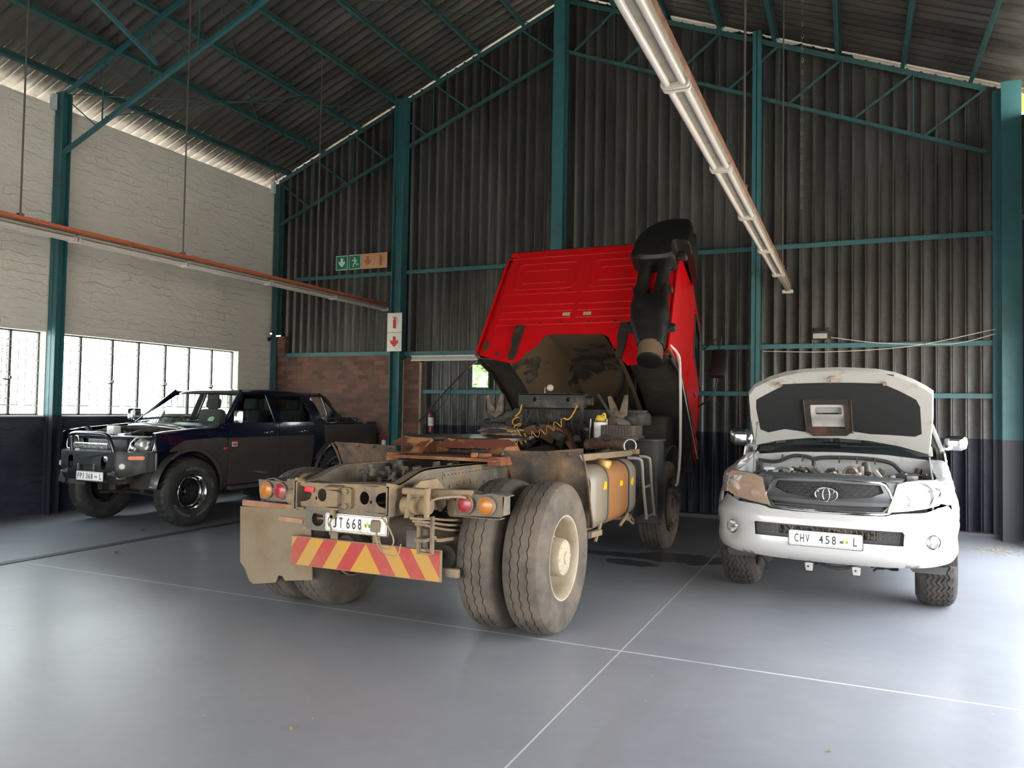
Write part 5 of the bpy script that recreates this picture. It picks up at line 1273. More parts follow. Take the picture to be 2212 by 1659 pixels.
def at_wheel(R, w, rin, zig, rub, block=3, grooves=(-.62, -.2, .2, .62), period=.10, gd=.012, gw=.012):
    return tyre_mesh(R, w, rin, list(grooves), zig=zig, period=period, gw=gw, gd=gd, block=block, sidebulge=.012)
def lump_field(b, rnd, n, x, y, z, s0, s1):
    for i in range(n):
        c = (rnd.uniform(*x), rnd.uniform(*y), rnd.uniform(*z)); s = rnd.uniform(s0, s1)
        if i % 3 == 0: b.cyl(c, (c[0] + rnd.uniform(-s, s), c[1] + rnd.uniform(-s, s), c[2] + s), s * .45, 12)
        elif i % 3 == 1: b.box(c, (s * 1.4, s, s * .8), .006, (rnd.uniform(-15, 15), rnd.uniform(-15, 15), rnd.uniform(0, 180)))
        else: b.tube([c, (c[0] + rnd.uniform(-.1, .1), c[1] + rnd.uniform(-.1, .1), c[2] + .03), (c[0] + rnd.uniform(-.2, .2), c[1] + rnd.uniform(-.2, .2), c[2] - .02)], .010, 6, k=4)
def cab_and_bed(R, hw, yf, yw, yr0, doors, belt, roof, ya, yb, yc, ye, arches, paint, paint_low, split, rocker, rails=False, tmb=.40):
    """greenhouse, doors and bed. yf front of doors, ya A-pillar base, yb roof front, yc cab back, ye tail, arches=[(y, z, r)]"""
    def sx(y, z): 
        x = hw - .035 * ((z - (belt + rocker) / 2) / ((belt - rocker) / 2)) ** 2 * (1 if z < belt else 0)
        if z >= belt: x = hw - .035 - (z - belt) * tmb
        return x
    def skin(outline, name, m, holes=(), parent=R, step=.09):
        o = None
        for s in (-1, 1):
            b = B(); b.sheet(outline, lambda u, v: (s * sx(u, v), u, v), .015 * 1, holes=holes, step=step); o = b.out(name, m, parent, ang=50)
            yield s, o
    f1, f2, f3 = doors
    top = roof - .055
    g = .006
    W1_ = [(ya + .06, belt + .01), (f2 - .07, belt + .01), (f2 - .06, top - .035), (yb + .05, top - .035)]
    W2_ = [(f2 + .05, belt + .01), (f3 - .02, belt + .01), (f3 + .04, belt + .10), (f3 - .06, top - .035), (f2 + .05, top - .035)]
    D1 = [(f1 + g, rocker + .03), (f2 - g, rocker + .03), (f2 - g, top), (yb, top), (ya, belt), (f1 + g, belt - .02)]
    az, ay, ar = arches[1][1], arches[1][0], arches[1][2]
    D2 = [(f2 + g, rocker + .03), (f3 - .10, rocker + .03), (f3 - .04, az + .12), (f3 + .05, belt), (f3 + .05, belt + .12), (f3 - .02, top), (f2 + g, top)]
    for D, W, nm in ((D1, W1_, 'front_door'), (D2, W2_, 'rear_door')):
        def lo(P, keep_low):
            o = []
            for i in range(len(P)):
                a, c = P[i], P[(i + 1) % len(P)]; ia = (a[1] <= split) == keep_low; ic = (c[1] <= split) == keep_low
                if ia: o.append(a)
                if ia != ic: t = (split - a[1]) / (c[1] - a[1]); o.append((a[0] + (c[0] - a[0]) * t, split))
            return o
        for s, o in list(skin(lo(D, False), nm, paint, [W])):
            for s2 in (s,):
                b = B(); b.sheet(lo(D, True), lambda u, v: (s * sx(u, v), u, v), .015, step=.09); b.out('lower_panel', paint_low, o, ang=50)
                b = B(); b.sheet(W, lambda u, v: (s * (sx(u, v) - .012), u, v), .003, step=.3); b.out('window_glass', tint, o)
                yh = (f2 if nm == 'front_door' else f3) - .22
                b = B(); b.box((s * (sx(yh, belt - .13) + .018), yh, belt - .13), (.02, .15, .03), .008); b.out('door_handle', chrome if rails else paint, o)
    # pillars and frame behind the doors
    b = B()
    for s in (-1, 1):
        b.beam((s * (sx(ya, belt) - .02), ya - .02, belt - .02), (s * (sx(yb, top) - .0), yb - .01, top + .02), .045, .035, .01)
        b.beam((s * (sx(f2, belt) - .03), f2, rocker), (s * (sx(f2, belt) - .03), f2, belt), .03, .08); b.beam((s * (sx(f2, belt) - .03), f2, belt), (s * (sx(f2, top) - .02), f2, top), .03, .07)
        b.beam((s * (sx(f3, belt) - .04), f3 + .04, rocker + .3), (s * (sx(f3, belt) - .04), f3 + .06, belt + .1), .03, .1)
        b.bx(s * (hw - .10), s * (hw - .04), f1, f3 - .05, rocker - .02, rocker + .06, .01)
    b.out('cab_frame', paint, R)
    # quarter + cab back
    for s, o in list(skin([(f3 - .03, az + .14), (f3 + .06, belt), (f3 + .06, belt + .12), (f3 - .01, top), (yc - .12, top), (yc - .02, belt + .2), (yc, belt), (yc, az + .14)], 'rear_quarter', paint)): pass
    RF = spline([(yb - .03, roof - .075), (yb + .06, roof - .035), (yb + .4, roof - .004), ((yb + yc) / 2, roof), (yc - .30, roof - .012), (yc - .14, roof - .05), (yc - .08, roof - .10)], 4)
    b = B(); xr = sx(0, top)
    def rr(y, z, i=0.): return [(-xr + i, y, top - .012 if z - .03 > top - .012 else z - .04), (-xr + .05, y, z - .028 - i), (-xr + .14, y, z - .008 - i), (-.25, y, z - i), (.25, y, z - i), (xr - .14, y, z - .008 - i), (xr - .05, y, z - .028 - i), (xr - i, y, top - .012 if z - .03 > top - .012 else z - .04)]
    b.loft([rr(y, z) for y, z in RF], closed=False, cap=False); b.loft([rr(y, z, .012) for y, z in RF[::-1]], closed=False, cap=False); b.out('roof', paint, R, ang=50)
    b = B(); b.loft([[(-sx(0, belt) + .02, ya - .03, belt - .0), (-.4, ya - .13, belt - .01), (.4, ya - .13, belt - .01), (sx(0, belt) - .02, ya - .03, belt)], [(-xr + .04, yb - .03, roof - .085), (-.35, yb - .06, roof - .065), (.35, yb - .06, roof - .065), (xr - .04, yb - .03, roof - .085)]], closed=False, cap=False); b.out('windscreen', wsg, R)
    b = B(); b.sheet(rrect(-xr - .05, belt, xr + .05, roof - .08, .1), lambda u, v: (u, yc - .06 - (v - belt) * .18, v), .02, holes=[rrect(-xr + .12, belt + .10, xr - .12, roof - .14, .05)], step=.2); b.bx(-hw + .06, hw - .06, yc - .06, yc - .03, rocker + .1, belt); b.out('cab_back', paint, R)
    b = B(); b.sheet(rrect(-xr + .12, belt + .10, xr - .12, roof - .14, .05), lambda u, v: (u, yc - .065 - (v - belt) * .18, v), .003, step=.3); b.out('rear_window', wsg, R)
    # interior
    b = B(); b.bx(-hw + .12, hw - .12, f1, yc - .1, rocker, rocker + .06); b.out('cab_floor', dashm, R)
    b = B(); b.loft([[(x, y, z) for y, z in ((ya - .10, belt - .06), (ya + .02, belt - .0), (ya + .20, belt - .02), (ya + .24, belt - .14), (ya + .05, belt - .5))] for x in (-hw + .14, 0, hw - .14)], closed=False, cap=False); b.prism([(ya + .0, belt - .02), (ya + .06, belt + .055), (ya + .2, belt + .03), (ya + .24, belt - .04)], lambda u, v: (-.52, u, v), lambda u, v: (-.18, u, v)); b.out('dashboard', dashm, R)
    b = B(); c = V((-.36, ya + .34, belt - .08)); b.tube([(c.x + .18 * cos(a), c.y - .05 * sin(a) , c.z + .17 * sin(a)) for a in [2 * pi * i / 24 for i in range(24)]], .014, 8, closed=True); b.beam((c.x - .17, c.y, c.z), (c.x + .17, c.y, c.z), .03, .04); b.out('steering_wheel', carbl, R)
    for x in (-.37, .37):
        for yy in (f1 + .62, f2 + .55):
            b = B(); b.box((x, yy, belt - .42), (.46, .48, .14), .05); b.box((x, yy + .26, belt - .10), (.46, .14, .58), .06, (-12, 0, 0)); b.box((x, yy + .33, belt + .27), (.25, .10, .17), .045, (-8, 0, 0)); b.out('seat', seatm, R)
    b = B(); b.box((0, yb + .10, roof - .13), (.22, .03, .065), .012); b.cyl((0, yb + .09, roof - .10), (0, yb + .04, roof - .06), .01, 8); b.out('rear_view_mirror', dashm, R)
    # bed
    for s, o in list(skin([(yc + .02, az + .14), (yc + .02, belt - .01), (ye, belt - .03), (ye, rocker + .12), (ay + ar + .02, rocker + .10)] + arch(ay, az, ar, 5, 150, 12) , 'bed_side', paint if split > 2 else paint_low)): pass
    b = B(); b.bx(-hw + .16, hw - .16, yc + .02, ye - .03, rocker + .22, rocker + .26); b.bx(-hw + .14, hw - .14, yc + .02, yc + .05, rocker + .2, belt - .03)
    for s in (-1, 1): b.bx(s * (hw - .12), s * (hw - .15), yc + .02, ye, rocker + .2, belt - .02)
    for s in (-1, 1): b.bx(s * (hw - .15), s * (hw - .02), yc + .02, ye, belt - .035, belt - .0, .01)
    b.out('bed', paint, R)
    b = B(); b.bx(-hw + .05, hw - .05, ye, ye + .04, rocker + .12, belt - .02, .01); b.out('tailgate', paint, R)
    b = B(); b.bx(-.42, -.34, -.3, ye - .1, .42, .56); b.bx(.34, .42, -.3, ye - .1, .42, .56); b.cyl((0, 1.2, .5), (0, ay, .42), .035, 10); b.cyl((-.6, ay, arches[1][1] - .02), (.6, ay, arches[1][1] - .02), .05, 12); b.lathe([(.05, 0), (.14, .3), (.14, .7), (.05, 1)], (-.16, ay, .40), (.16, ay, .40), 18); b.bx(-.5, .5, 1.0, 2.2, .40, .50); b.out('underframe', under, R)
    return sx

# ================================================================== white pickup, bonnet up
H = thing('pickup_truck', 'white pickup truck with its bonnet standing open, beside the truck tractor', 'pickup', (-.153, 7.291, 0), -.054)
wpaint = mat('white_paint', (.43, .43, .425), .22, coat=.4, vary=.02)
wunder = mat('white_underside', (.35, .355, .35), .45, dirt=((.24, .20, .155), 5, .56, .75))
pc = plan_curve([(0, -.885), (.25, -.88), (.5, -.855), (.68, -.80), (.80, -.70), (.875, -.56), (.905, -.42), (.912, -.36)])
hw_ = pc.length
FGX = .765
def bump_y(v): return sinterp(v, [(.39, .10), (.43, .035), (.50, .0), (.62, .005), (.70, -.01), (.76, .0), (.80, .03), (.86, .07), (.90, .10)])
def fb(u, v):
    x, y = pc(u); o = bump_y(v); e = abs(u) / hw_
    # pull the offset inwards along the plan normal
    dx, dy = pc(min(abs(u) + .02, hw_))[0] - pc(abs(u) - .02 if abs(u) > .02 else 0)[0], pc(min(abs(u) + .02, hw_))[1] - pc(abs(u) - .02 if abs(u) > .02 else 0)[1]
    L_ = math.hypot(dx, dy) or 1; nx, ny = -dy / L_, dx / L_
    sg = 1 if u >= 0 else -1
    q = o
    # fog lamp hollow
    r = math.hypot(abs(u) - FGX, v - .61)
    if r < .13: q += .035 * (0.5 + .5 * cos(pi * min(1, r / .13)))
    return (x + sg * nx * q, y + ny * q, v)
def SX(x):
    """arc length whose plan x equals x"""
    lo, hi = 0., hw_
    for _ in range(40):
        m = (lo + hi) / 2
        if pc(m)[0] < abs(x): lo = m
        else: hi = m
    return lo if x >= 0 else -lo
half_b = [(0, .392), (.25, .393), (.45, .40), (SX(.70), .415), (SX(.80), .43), (hw_ - .12, .45), (hw_, .47), (hw_, .86), (hw_ - .10, .862), (SX(.82), .855), (SX(.70), .825), (SX(.53), .815), (SX(.46), .805), (SX(.42), .792), (.25, .785), (0, .783)]
bo = half_b + [(-u, v) for u, v in reversed(half_b[1:-1])]
slot = [(-SX(.535), .578), (SX(.535), .578), (SX(.54), .665), (SX(.525), .684), (-SX(.525), .684), (-SX(.54), .665)]
fogh = [circ(s * FGX, .61, .058, 20, .056) for s in (-1, 1)]
b = B(); b.sheet(bo, fb, .012, holes=[slot] + fogh, step=.035); bumper = b.out('front_bumper', wpaint, H, ang=60)
b = B(); b.sheet([(-SX(.55), .57), (SX(.55), .57), (SX(.55), .69), (-SX(.55), .69)], lambda u, v: (pc(u)[0] * .98, pc(u)[1] + .045, v), .006, holes=[[(-.36, .60), (.36, .60), (.36, .667), (-.36, .667)]], step=.1); b.out('lower_grille', carbl, bumper)
b = B(); rr_ = random.Random(5)
for x in (-.5, -.44, .42, .48, -.40, .36):
    for z in (.61, .645): b.tube([(x - .02, pc(x)[1] + .036, z), (x - .008, pc(x)[1] + .036, z + .015), (x + .012, pc(x)[1] + .036, z + .015), (x + .024, pc(x)[1] + .036, z)], .0025, 4)
for i in range(18): b.tube([(-.35 + i * .04, -.825, .600), (-.34 + i * .04, -.825, .63), (-.35 + i * .04, -.825, .667)], .003, 4)
b.out('mesh_bars', mat('mesh_grey', (.10, .10, .105), .4), bumper)
b = B(); lump_field(b, rr_, 34, (-.42, .42), (-.76, -.70), (.59, .68), .02, .06); b.bx(-.45, .45, -.72, -.70, .58, .69); b.out('intercooler_clutter', mat('bay_metal', (.20, .17, .13), .5, .5, dirt=((.06, .05, .045), 9, .42, .6)), H)
for s in (-1, 1):
    fx, fy = pc(s * FGX); nrm = V((s * .38, -.92, 0)).normalized()
    c = V((fx - s * .02, fy + .055, .61))
    b = B(); b.lathe([(.062, 0), (.064, .5), (.055, .8), (.052, 1.0)], c, c + nrm * .03, 26, False); fo = b.out('fog_lamp', chr2, bumper)
    b = B(); b.lathe([(.05, .0), (.045, -.3), (.02, -.8), (0, -.9)], c + nrm * .022, c + nrm * .072, 22, False); b.lathe([(.0, 0), (.014, .2), (.014, 1), (0, 1.1)], c, c + nrm * .02, 12); b.out('reflector', refl, bumper) if False else b.out('fog_reflector', refl, bumper)
    b = B(); b.lathe([(.052, 0), (.04, .6), (.0, 1)], c + nrm * .022, c + nrm * .036, 22, False); b.out('fog_glass', lensm, bumper)
Mh = Matrix.Translation((-.003, -.898, .586)) @ Matrix.Rotation(radians(90), 4, 'X')
b = B(); b.X = Mh; b.prism(rrect(-.268, -.062, .268, .060, .012), lambda u, v: (u, v, -.006), lambda u, v: (u, v, -.0021)); b.out('plate_holder', carbl, H)
number_plate(.524, .112, H, Mh, [('C', -.206), ('H', -.166), ('V', -.126), ('4', -.028), ('5', .017), ('8', .063), ('L', .212)], .14, True, cw=.030, chh=.58)
# grille
gry = mat('grille_grey', (.085, .09, .095), .35, .3); gdk = mat('grille_black', (.012, .012, .013), .5)
def gy(u, v): return -.845 + .10 * (u / .5) ** 2 + .18 * (v - .80)
def fg(o=0.): return lambda u, v: (u, gy(u, v) + o, v)
GO = [(-.40, .790), (-.44, .80), (-.475, .84), (-.47, .90), (-.445, .97), (-.415, 1.018), (-.37, 1.036), (0, 1.050), (.37, 1.036), (.415, 1.018), (.445, .97), (.47, .90), (.475, .84), (.44, .80), (.40, .790), (0, .782)]
def inset(P, k, cx=0, cz=.915): return [(cx + (x - cx) * (1 - k * 1.0), cz + (z - cz) * (1 - k * 3.2)) for x, z in P]
b = B(); b.sheet(GO, fg(0), .02, holes=[inset(GO, .024)], step=.06); gr = b.out('grille', chrome, H)
UP = [(-.40, 1.018), (-.445, .905), (-.30, .885), (-.12, .877), (.12, .877), (.30, .885), (.445, .905), (.40, 1.018), (0, 1.032)]
UPM = [(-.375, 1.010), (-.40, .955), (-.30, .915), (-.12, .90), (.12, .90), (.30, .915), (.40, .955), (.375, 1.010), (0, 1.022)]
LOW = [(-.43, .852), (-.39, .812), (0, .802), (.39, .812), (.43, .852), (0, .846)]
b = B(); b.sheet(inset(GO, .0235), lambda u, v: (u, gy(u, v) + .012 - .018 * math.exp(-((v - .872) / .02) ** 2), v), .012, holes=[UPM, LOW], step=.035); b.out('grille_frame', gry, gr)
b = B(); e = .019
for r in range(6):
    for c in range(-16, 17):
        cx = c * .054 + (.027 if r % 2 else 0); cz = .90 + r * .0235
        if not inpoly(cx, cz, UPM): continue
        P = [(cx - .034, cz), (cx - .018, cz - .0), (cx - .009, cz + .0118), (cx + .009, cz + .0118), (cx + .018, cz)]
        b.tube([(u, gy(u, v) + .018, v) for u, v in P], .0026, 4)
b.out('hex_mesh', mat('mesh_satin', (.05, .052, .055), .35, .3), gr)
b = B(); b.sheet(rrect(-.44, .80, .44, 1.03, .02), fg(.05), .004, step=.2); b.out('radiator', gdk, gr)
b = B()
b.bx(-.40, .40, -.805, -.79, .826, .832); b.out('lower_slats', gdk, gr)
# round maker's emblem: three ovals
def oval(b, cx, cz, rx, rz, t, off, n=36): b.tube([(cx + rx * cos(a), gy(0, .93) - off, cz + rz * sin(a)) for a in [2 * pi * i / n for i in range(n)]], t, 8, closed=True)
b = B(); b.prism(circ(0, .930, .083, 30, .057), lambda u, v: (u, gy(0, .93) - .034, v), lambda u, v: (u, gy(0, .93) + .01, v)); em = b.out('emblem_backing', gdk, gr)
b = B(); oval(b, 0, .930, .080, .054, .0065, .040); oval(b, 0, .930, .025, .049, .0055, .043); oval(b, 0, .954, .058, .022, .0055, .043); b.out('emblem', chrome, gr)
# cover above the grille
b = B(); b.sheet([(-.50, 0), (.50, 0), (.54, .5), (.50, 1), (-.50, 1), (-.54, .5)], lambda u, v: (u, -.80 + .12 * (u / .5) ** 2 + .17 * v, 1.052 - .014 * (u / .5) ** 2 + .022 * sin(v * 2.2)), .01, step=.08)
b.sheet([(-.53, .93), (-.47, .90), (-.42, 1.02), (-.38, 1.04), (0, 1.055), (.38, 1.04), (.42, 1.02), (.47, .90), (.53, .93), (.50, 1.05), (-.50, 1.05)], lambda u, v: (u, gy(u, v) + .035, v), .006, step=.08) if False else None
b.out('radiator_cover', mat('cover_grey', (.07, .078, .08), .5), H)
for s in (-1, 1):
    b = B(); b.sheet([(s * .40, 1.045), (s * .425, 1.015), (s * .455, .95), (s * .480, .88), (s * .54, .95), (s * .555, 1.03), (s * .52, 1.05)], lambda u, v: (u, gy(u, v) + .03, v), .02, step=.06); b.out('grille_side', mat('cover_side', (.10, .105, .11), .45), H)
# headlamps
def hy(u, v): a = abs(u); return -.80 + .42 * max(0, a - .42) ** 1.3 * 1.6 + .32 * max(0, v - .93)
HL = [(u * .92 + .002, v) for u, v in [(.455, .808), (.475, .815), (.60, .826), (.74, .846), (.835, .872), (.868, .90), (.874, .96), (.862, 1.03), (.83, 1.062), (.70, 1.058), (.60, 1.045), (.535, 1.025), (.50, .92)]]
yellowed = mat('lamp_yellowed', (.52, .37, .26), .22, coat=.6, alpha=.55)
for s in (-1, 1):
    b = B(); b.sheet([(s * u, v) for u, v in HL], lambda u, v: (u, hy(u, v) + .07 - .05 * max(0, abs(v - .93) / .12) ** 2, v), .01, step=.05); hl = b.out('headlamp', refl2, H)
    b = B(); c = V((s * .635, hy(.635, .94) + .075, .945)); d = V((s * .12, -1, 0)).normalized()
    b.lathe([(.098, 1), (.085, .4), (.06, -.1), (.02, -.4), (0, -.45)], c, c + d * .05, 26, False); b.lathe([(.02, 0), (.02, .8), (0, 1)], c - d * .01, c + d * .03, 12); c2 = V((s * .52, hy(.52, .90) + .05, .90)); b.lathe([(.055, 1), (.045, .3), (.0, -.3)], c2, c2 + d * .04, 20, False); c3 = V((s * .745, hy(.745, .97) + .03, .97)); b.lathe([(.04, 1), (.03, .2), (0, -.2)], c3, c3 + d * .03, 16, False)
    b.out('reflector_bowl', refl, hl)
    b = B(); b.sheet([(s * u, v) for u, v in HL], lambda u, v: (u, hy(u, v), v), .004, step=.05); b.out('headlamp_cover', yellowed if s < 0 else lensm, hl)
# front wings
def fx(u, v, s, ztop):
    """u = y, v = height, beyond ztop it runs inwards over the top"""
    if v <= ztop - .10: x = .900 - .03 * ((v - .80) / .3) ** 2; z = v
    else:
        t = (v - (ztop - .10)); 
        if t < .13: a = t / .13 * pi / 2; x = .895 - .075 * (1 - cos(a)); z = ztop - .10 + .085 * sin(a) 
        else: x = .82 - (t - .13); z = ztop - .015 + .01 * (t - .13)
    # flare over the wheel
    r = math.hypot(u, v - .40)
    if v < .95: x += .030 * max(0, 1 - abs(r - .47) / .11)
    x -= .45 * max(0, -u - .28) ** 1.3
    return (s * x, u, z)
def zt(u): return interp(u, [(-.5, 1.055), (0, 1.10), (.62, 1.17)])
WO = [(-.60, .885), (-.60, 1.0), (-.50, 1.12), (0, 1.20), (.62, 1.28), (.62, .42), (.50, .40)] + arch(0, .40, .455, 2, 160, 14) + [(-.40, .60), (-.385, .86), (-.50, .87)]
for s in (-1, 1):
    b = B(); b.sheet(WO, lambda u, v: fx(u, v, s, zt(u)), .012, step=.04); b.out('front_wing', wpaint, H, ang=50)
    b = B(); AR = arch(0, .40, .45, 0, 180, 16); b.loft([[(s * .90, y, z), (s * .45, y, z), (s * .45, y + .005, z + .01), (s * .90, y + .005, z + .01)] for y, z in AR]); b.out('wheel_liner', under, H)
    b = B(); b.sheet([(s * .55, .38), (s * .84, .38), (s * .82, .32), (s * .60, .32)], lambda u, v: (u, -.42, v), .02, step=.1); b.out('splash_guard', mat('splash_grey', (.05, .05, .05), .8), H)
# inner wings and bulkhead in white
b = B()
for s in (-1, 1):
    b.sheet([(-.58, .75), (.58, .75), (.60, 1.18), (0, 1.09), (-.58, 1.04)], lambda u, v: (s * (.745 - .02 * (1.1 - v)), u, v), .012, step=.15)
    b.bx(s * .745, s * .83, -.5, -.3, 1.0, 1.03)
b.sheet([(-.78, .80), (.78, .80), (.78, 1.145), (.4, 1.185), (0, 1.195), (-.4, 1.185), (-.78, 1.145)], lambda u, v: (u, .52 + .03 * sin(v * 30) * .3, v), .012, step=.05)
b.bx(-.74, .74, -.66, -.62, .98, 1.03, .008)
b.out('engine_bay', wunder, H)
b = B(); b.tube([(-.72, .44, 1.10), (-.55, .45, 1.09), (-.40, .46, 1.15), (-.26, .46, 1.14), (-.22, .44, 1.10), (-.23, .40, 1.02)], .017, 8, k=6); b.tube([(-.24, .45, 1.12), (-.12, .46, 1.145), (.2, .46, 1.15), (.42, .46, 1.12), (.52, .42, 1.04), (.62, .38, 1.0)], .018, 8, k=6)
for x in (-.5, -.32, 0, .15, .3): b.bx(x - .006, x + .006, .43, .47, 1.10, 1.16)
b.out('wiring_loom', mat('loom_black', (.03, .028, .025), .6), H)
b = B(); rr_ = random.Random(21); lump_field(b, rr_, 90, (-.68, .68), (-.45, .38), (.88, 1.055), .03, .08); b.bx(-.7, .7, -.5, .4, .6, .82); b.out('engine', mat('engine_grey', (.08, .078, .075), .5, .3, dirt=((.22, .19, .16), 8, .5, .65)), H)
b = B(); lump_field(b, random.Random(8), 26, (-.3, .45), (-.42, .2), (1.0, 1.07), .02, .06); b.box((.10, -.3, 1.045), (.25, .05, .02), .005, (0, 0, 6)); b.box((.2, -.38, 1.05), (.06, .04, .02), .004); b.out('engine_top', mat('engine_alloy', (.40, .38, .33), .4, .5, dirt=((.12, .08, .06), 9, .45, .6)), H)
b = B(); b.lathe([(.050, 0), (.056, .1), (.056, .9), (.05, 1), (.040, .95), (.040, .1), (0, .1)], (.135, -.02, 1.055), (.125, -.10, 1.05), 24, False); b.box((.21, 0, 1.05), (.04, .05, .12), .01); b.out('throttle_body', mat('throttle_brown', (.25, .20, .17), .5, .4), H)
b = B(); b.box((-.53, -.15, 1.01), (.085, .09, .13), .012); b.out('washer_bottle', mat('tank_blueish', (.55, .60, .68), .4), H)
b = B(); b.lathe([(.05, 0), (.06, .3), (.04, .8), (.02, 1)], (-.40, -.35, .96), (-.40, -.35, 1.02), 20); b.box((-.34, -.2, 1.03), (.03, .03, .10), .008, (20, 10, 0)); b.out('brake_reservoir', mat('cream_plastic', (.65, .58, .42), .5), H)
b = B(); b.bx(.30, .70, -.50, -.30, .90, .985, .01); 
for i in range(10): b.box((random.uniform(.32, .68), random.uniform(-.48, -.3), 1.0), (.04, .03, .03), .006)
b.out('battery', mat('battery_blk', (.03, .035, .04), .5), H)
# aerial on the left wing
b = B(); b.cyl((-.60, -.40, .98), (-.575, .25, 1.44), .004, 6) if False else b.tube([(-.605, -.52, 1.0), (-.60, -.50, 1.2), (-.585, -.46, 1.42), (-.583, -.455, 1.47)], .0035, 6); b.cyl((-.584, -.457, 1.45), (-.583, -.455, 1.475), .007, 8); b.out('aerial', carbl, H)
# cowl and bonnet
b = B(); b.sheet([(-.80, 0), (.80, 0), (.80, 1), (-.80, 1)], lambda u, v: (u, .56 + .30 * v + .03 * (u / .8) ** 2 * 4, 1.195 + .085 * v - .055 * (u / .8) ** 2), .01, step=.08); b.tube([(-.6, .62, 1.245), (-.2, .64, 1.262), (.05, .66, 1.265)], .008, 6); b.tube([(0, .62, 1.25), (.45, .66, 1.255), (.72, .72, 1.235)], .008, 6); b.out('cowl', mat('cowl_black', (.018, .021, .025), .4), H)
o0 = V((0, .62, 1.23)); ev = V((0, -.612, .79)); en = V((0, .79, .612))      # en points to the outer (upper) side of the bonnet
def hood(off):
    return lambda u, v: tuple(o0 + V((u, 0, 0)) + ev * v + en * (off - .075 * (u / .78) ** 2 + .02 * (v / .9) - .03 * max(0, (v - .75) / .15) ** 2))
HO = [(-.80, .055), (-.81, .40), (-.80, .66), (-.74, .74), (-.60, .815), (-.45, .865), (-.30, .89), (0, .90), (.30, .885), (.44, .85), (.58, .785), (.68, .725), (.735, .68), (.74, .40), (.72, .01), (.48, .065), (.22, .10), (-.04, .115), (-.31, .114), (-.59, .093)]
HO = [(u + .025, v) for u, v in HO]
HI = [(-.70, .25), (-.715, .50), (-.705, .60), (-.62, .65), (-.46, .735), (.40, .735), (.50, .685), (.63, .605), (.66, .53), (.675, .24), (.62, .20), (.26, .185), (.07, .21), (-.31, .195), (-.48, .235), (-.63, .205)]
SC_ = [(-.285, .205), (-.30, .57), (.10, .575), (.105, .205)]
b = B(); b.sheet(HO, hood(.05), .004, holes=[[(-.20, .26), (-.20, .50), (.03, .50), (.03, .26)]], step=.06); hd = b.out('bonnet', wpaint, H, ang=60)
b = B(); b.sheet([(x * .985 + .0, z * .985 + .008) for x, z in HO], hood(.0), .012, holes=[HI], step=.05)
HOs = HO + [HO[0]]
b.loft([[hood(.05)(u, v), hood(0)(u * .985, v * .985 + .008)] for u, v in HOs], closed=False, cap=False)
b.out('bonnet_frame', wunder, hd)
b = B()
for u, v in ((-.486, .773), (.387, .771)): p = V(hood(-.014)(u, v)); b.cyl(p, p - en * .02, .016, 12)
p = V(hood(-.014)(-.057, .82)); b.tube([p, p - en * .04 + V((-.02, 0, .0)), p - en * .045 + V((.01, 0, -.02)), p - ev * .03], .006, 6); b.box(p + V((.03, 0, 0)), (.05, .02, .03), .005); b.out('bonnet_latch', mat('latch_rusty', (.28, .20, .15), .6, .3), hd)
b = B(); b.sheet(HI, hood(-.001), .02, holes=[SC_], step=.07); b.sheet([(-.46, .735), (.40, .735), (.40, .755), (-.46, .755)], hood(-.016), .01, step=.1); b.out('insulation', mat('insulation_black', (.006, .0075, .0095), .75, bump=(12, .3, .01)), hd)
b = B(); b.sheet(SC_, hood(-.012), .05, holes=[[(-.235, .235), (-.24, .515), (.045, .515), (.05, .235)]], step=.08); b.sheet([(-.285, .205), (-.23, .15), (.06, .16), (.105, .205)], hood(-.014), .03, step=.06); b.out('scoop_duct', mat('duct_brown', (.018, .015, .013), .8, dirt=((.10, .045, .03), 3, .52, .7)), hd)
b = B(); b.tube([hood(-.02)(-.295, .575), hood(-.02)(-.285, .20)], .007, 6); b.tube([hood(-.02)(.108, .575), hood(-.02)(.11, .20)], .007, 6); b.out('duct_clips', chr2, hd)
b = B(); b.sheet([(-.24, .235), (-.24, .515), (.05, .515), (.05, .235)], lambda u, v: tuple(V(hood(.012)(u, v)) + en * .02 * sin((v - .2) * 22)), .004, holes=[rrect(-.20, .40, .03, .475, .02)], step=.035); b.out('scoop_inner', wunder, hd)
b = B(); b.sheet(rrect(-.22, .38, .05, .49, .02), hood(.045), .004, step=.1); b.out('scoop_mesh', mat('scoop_grey', (.28, .28, .27), .6), hd)
b = B()
for i in range(2): b.beam(((-.78, .75)[i], .60, 1.19), ((-.77, .74)[i], .56, 1.27), .03, .02)
b.out('bonnet_hinge', wunder, H)
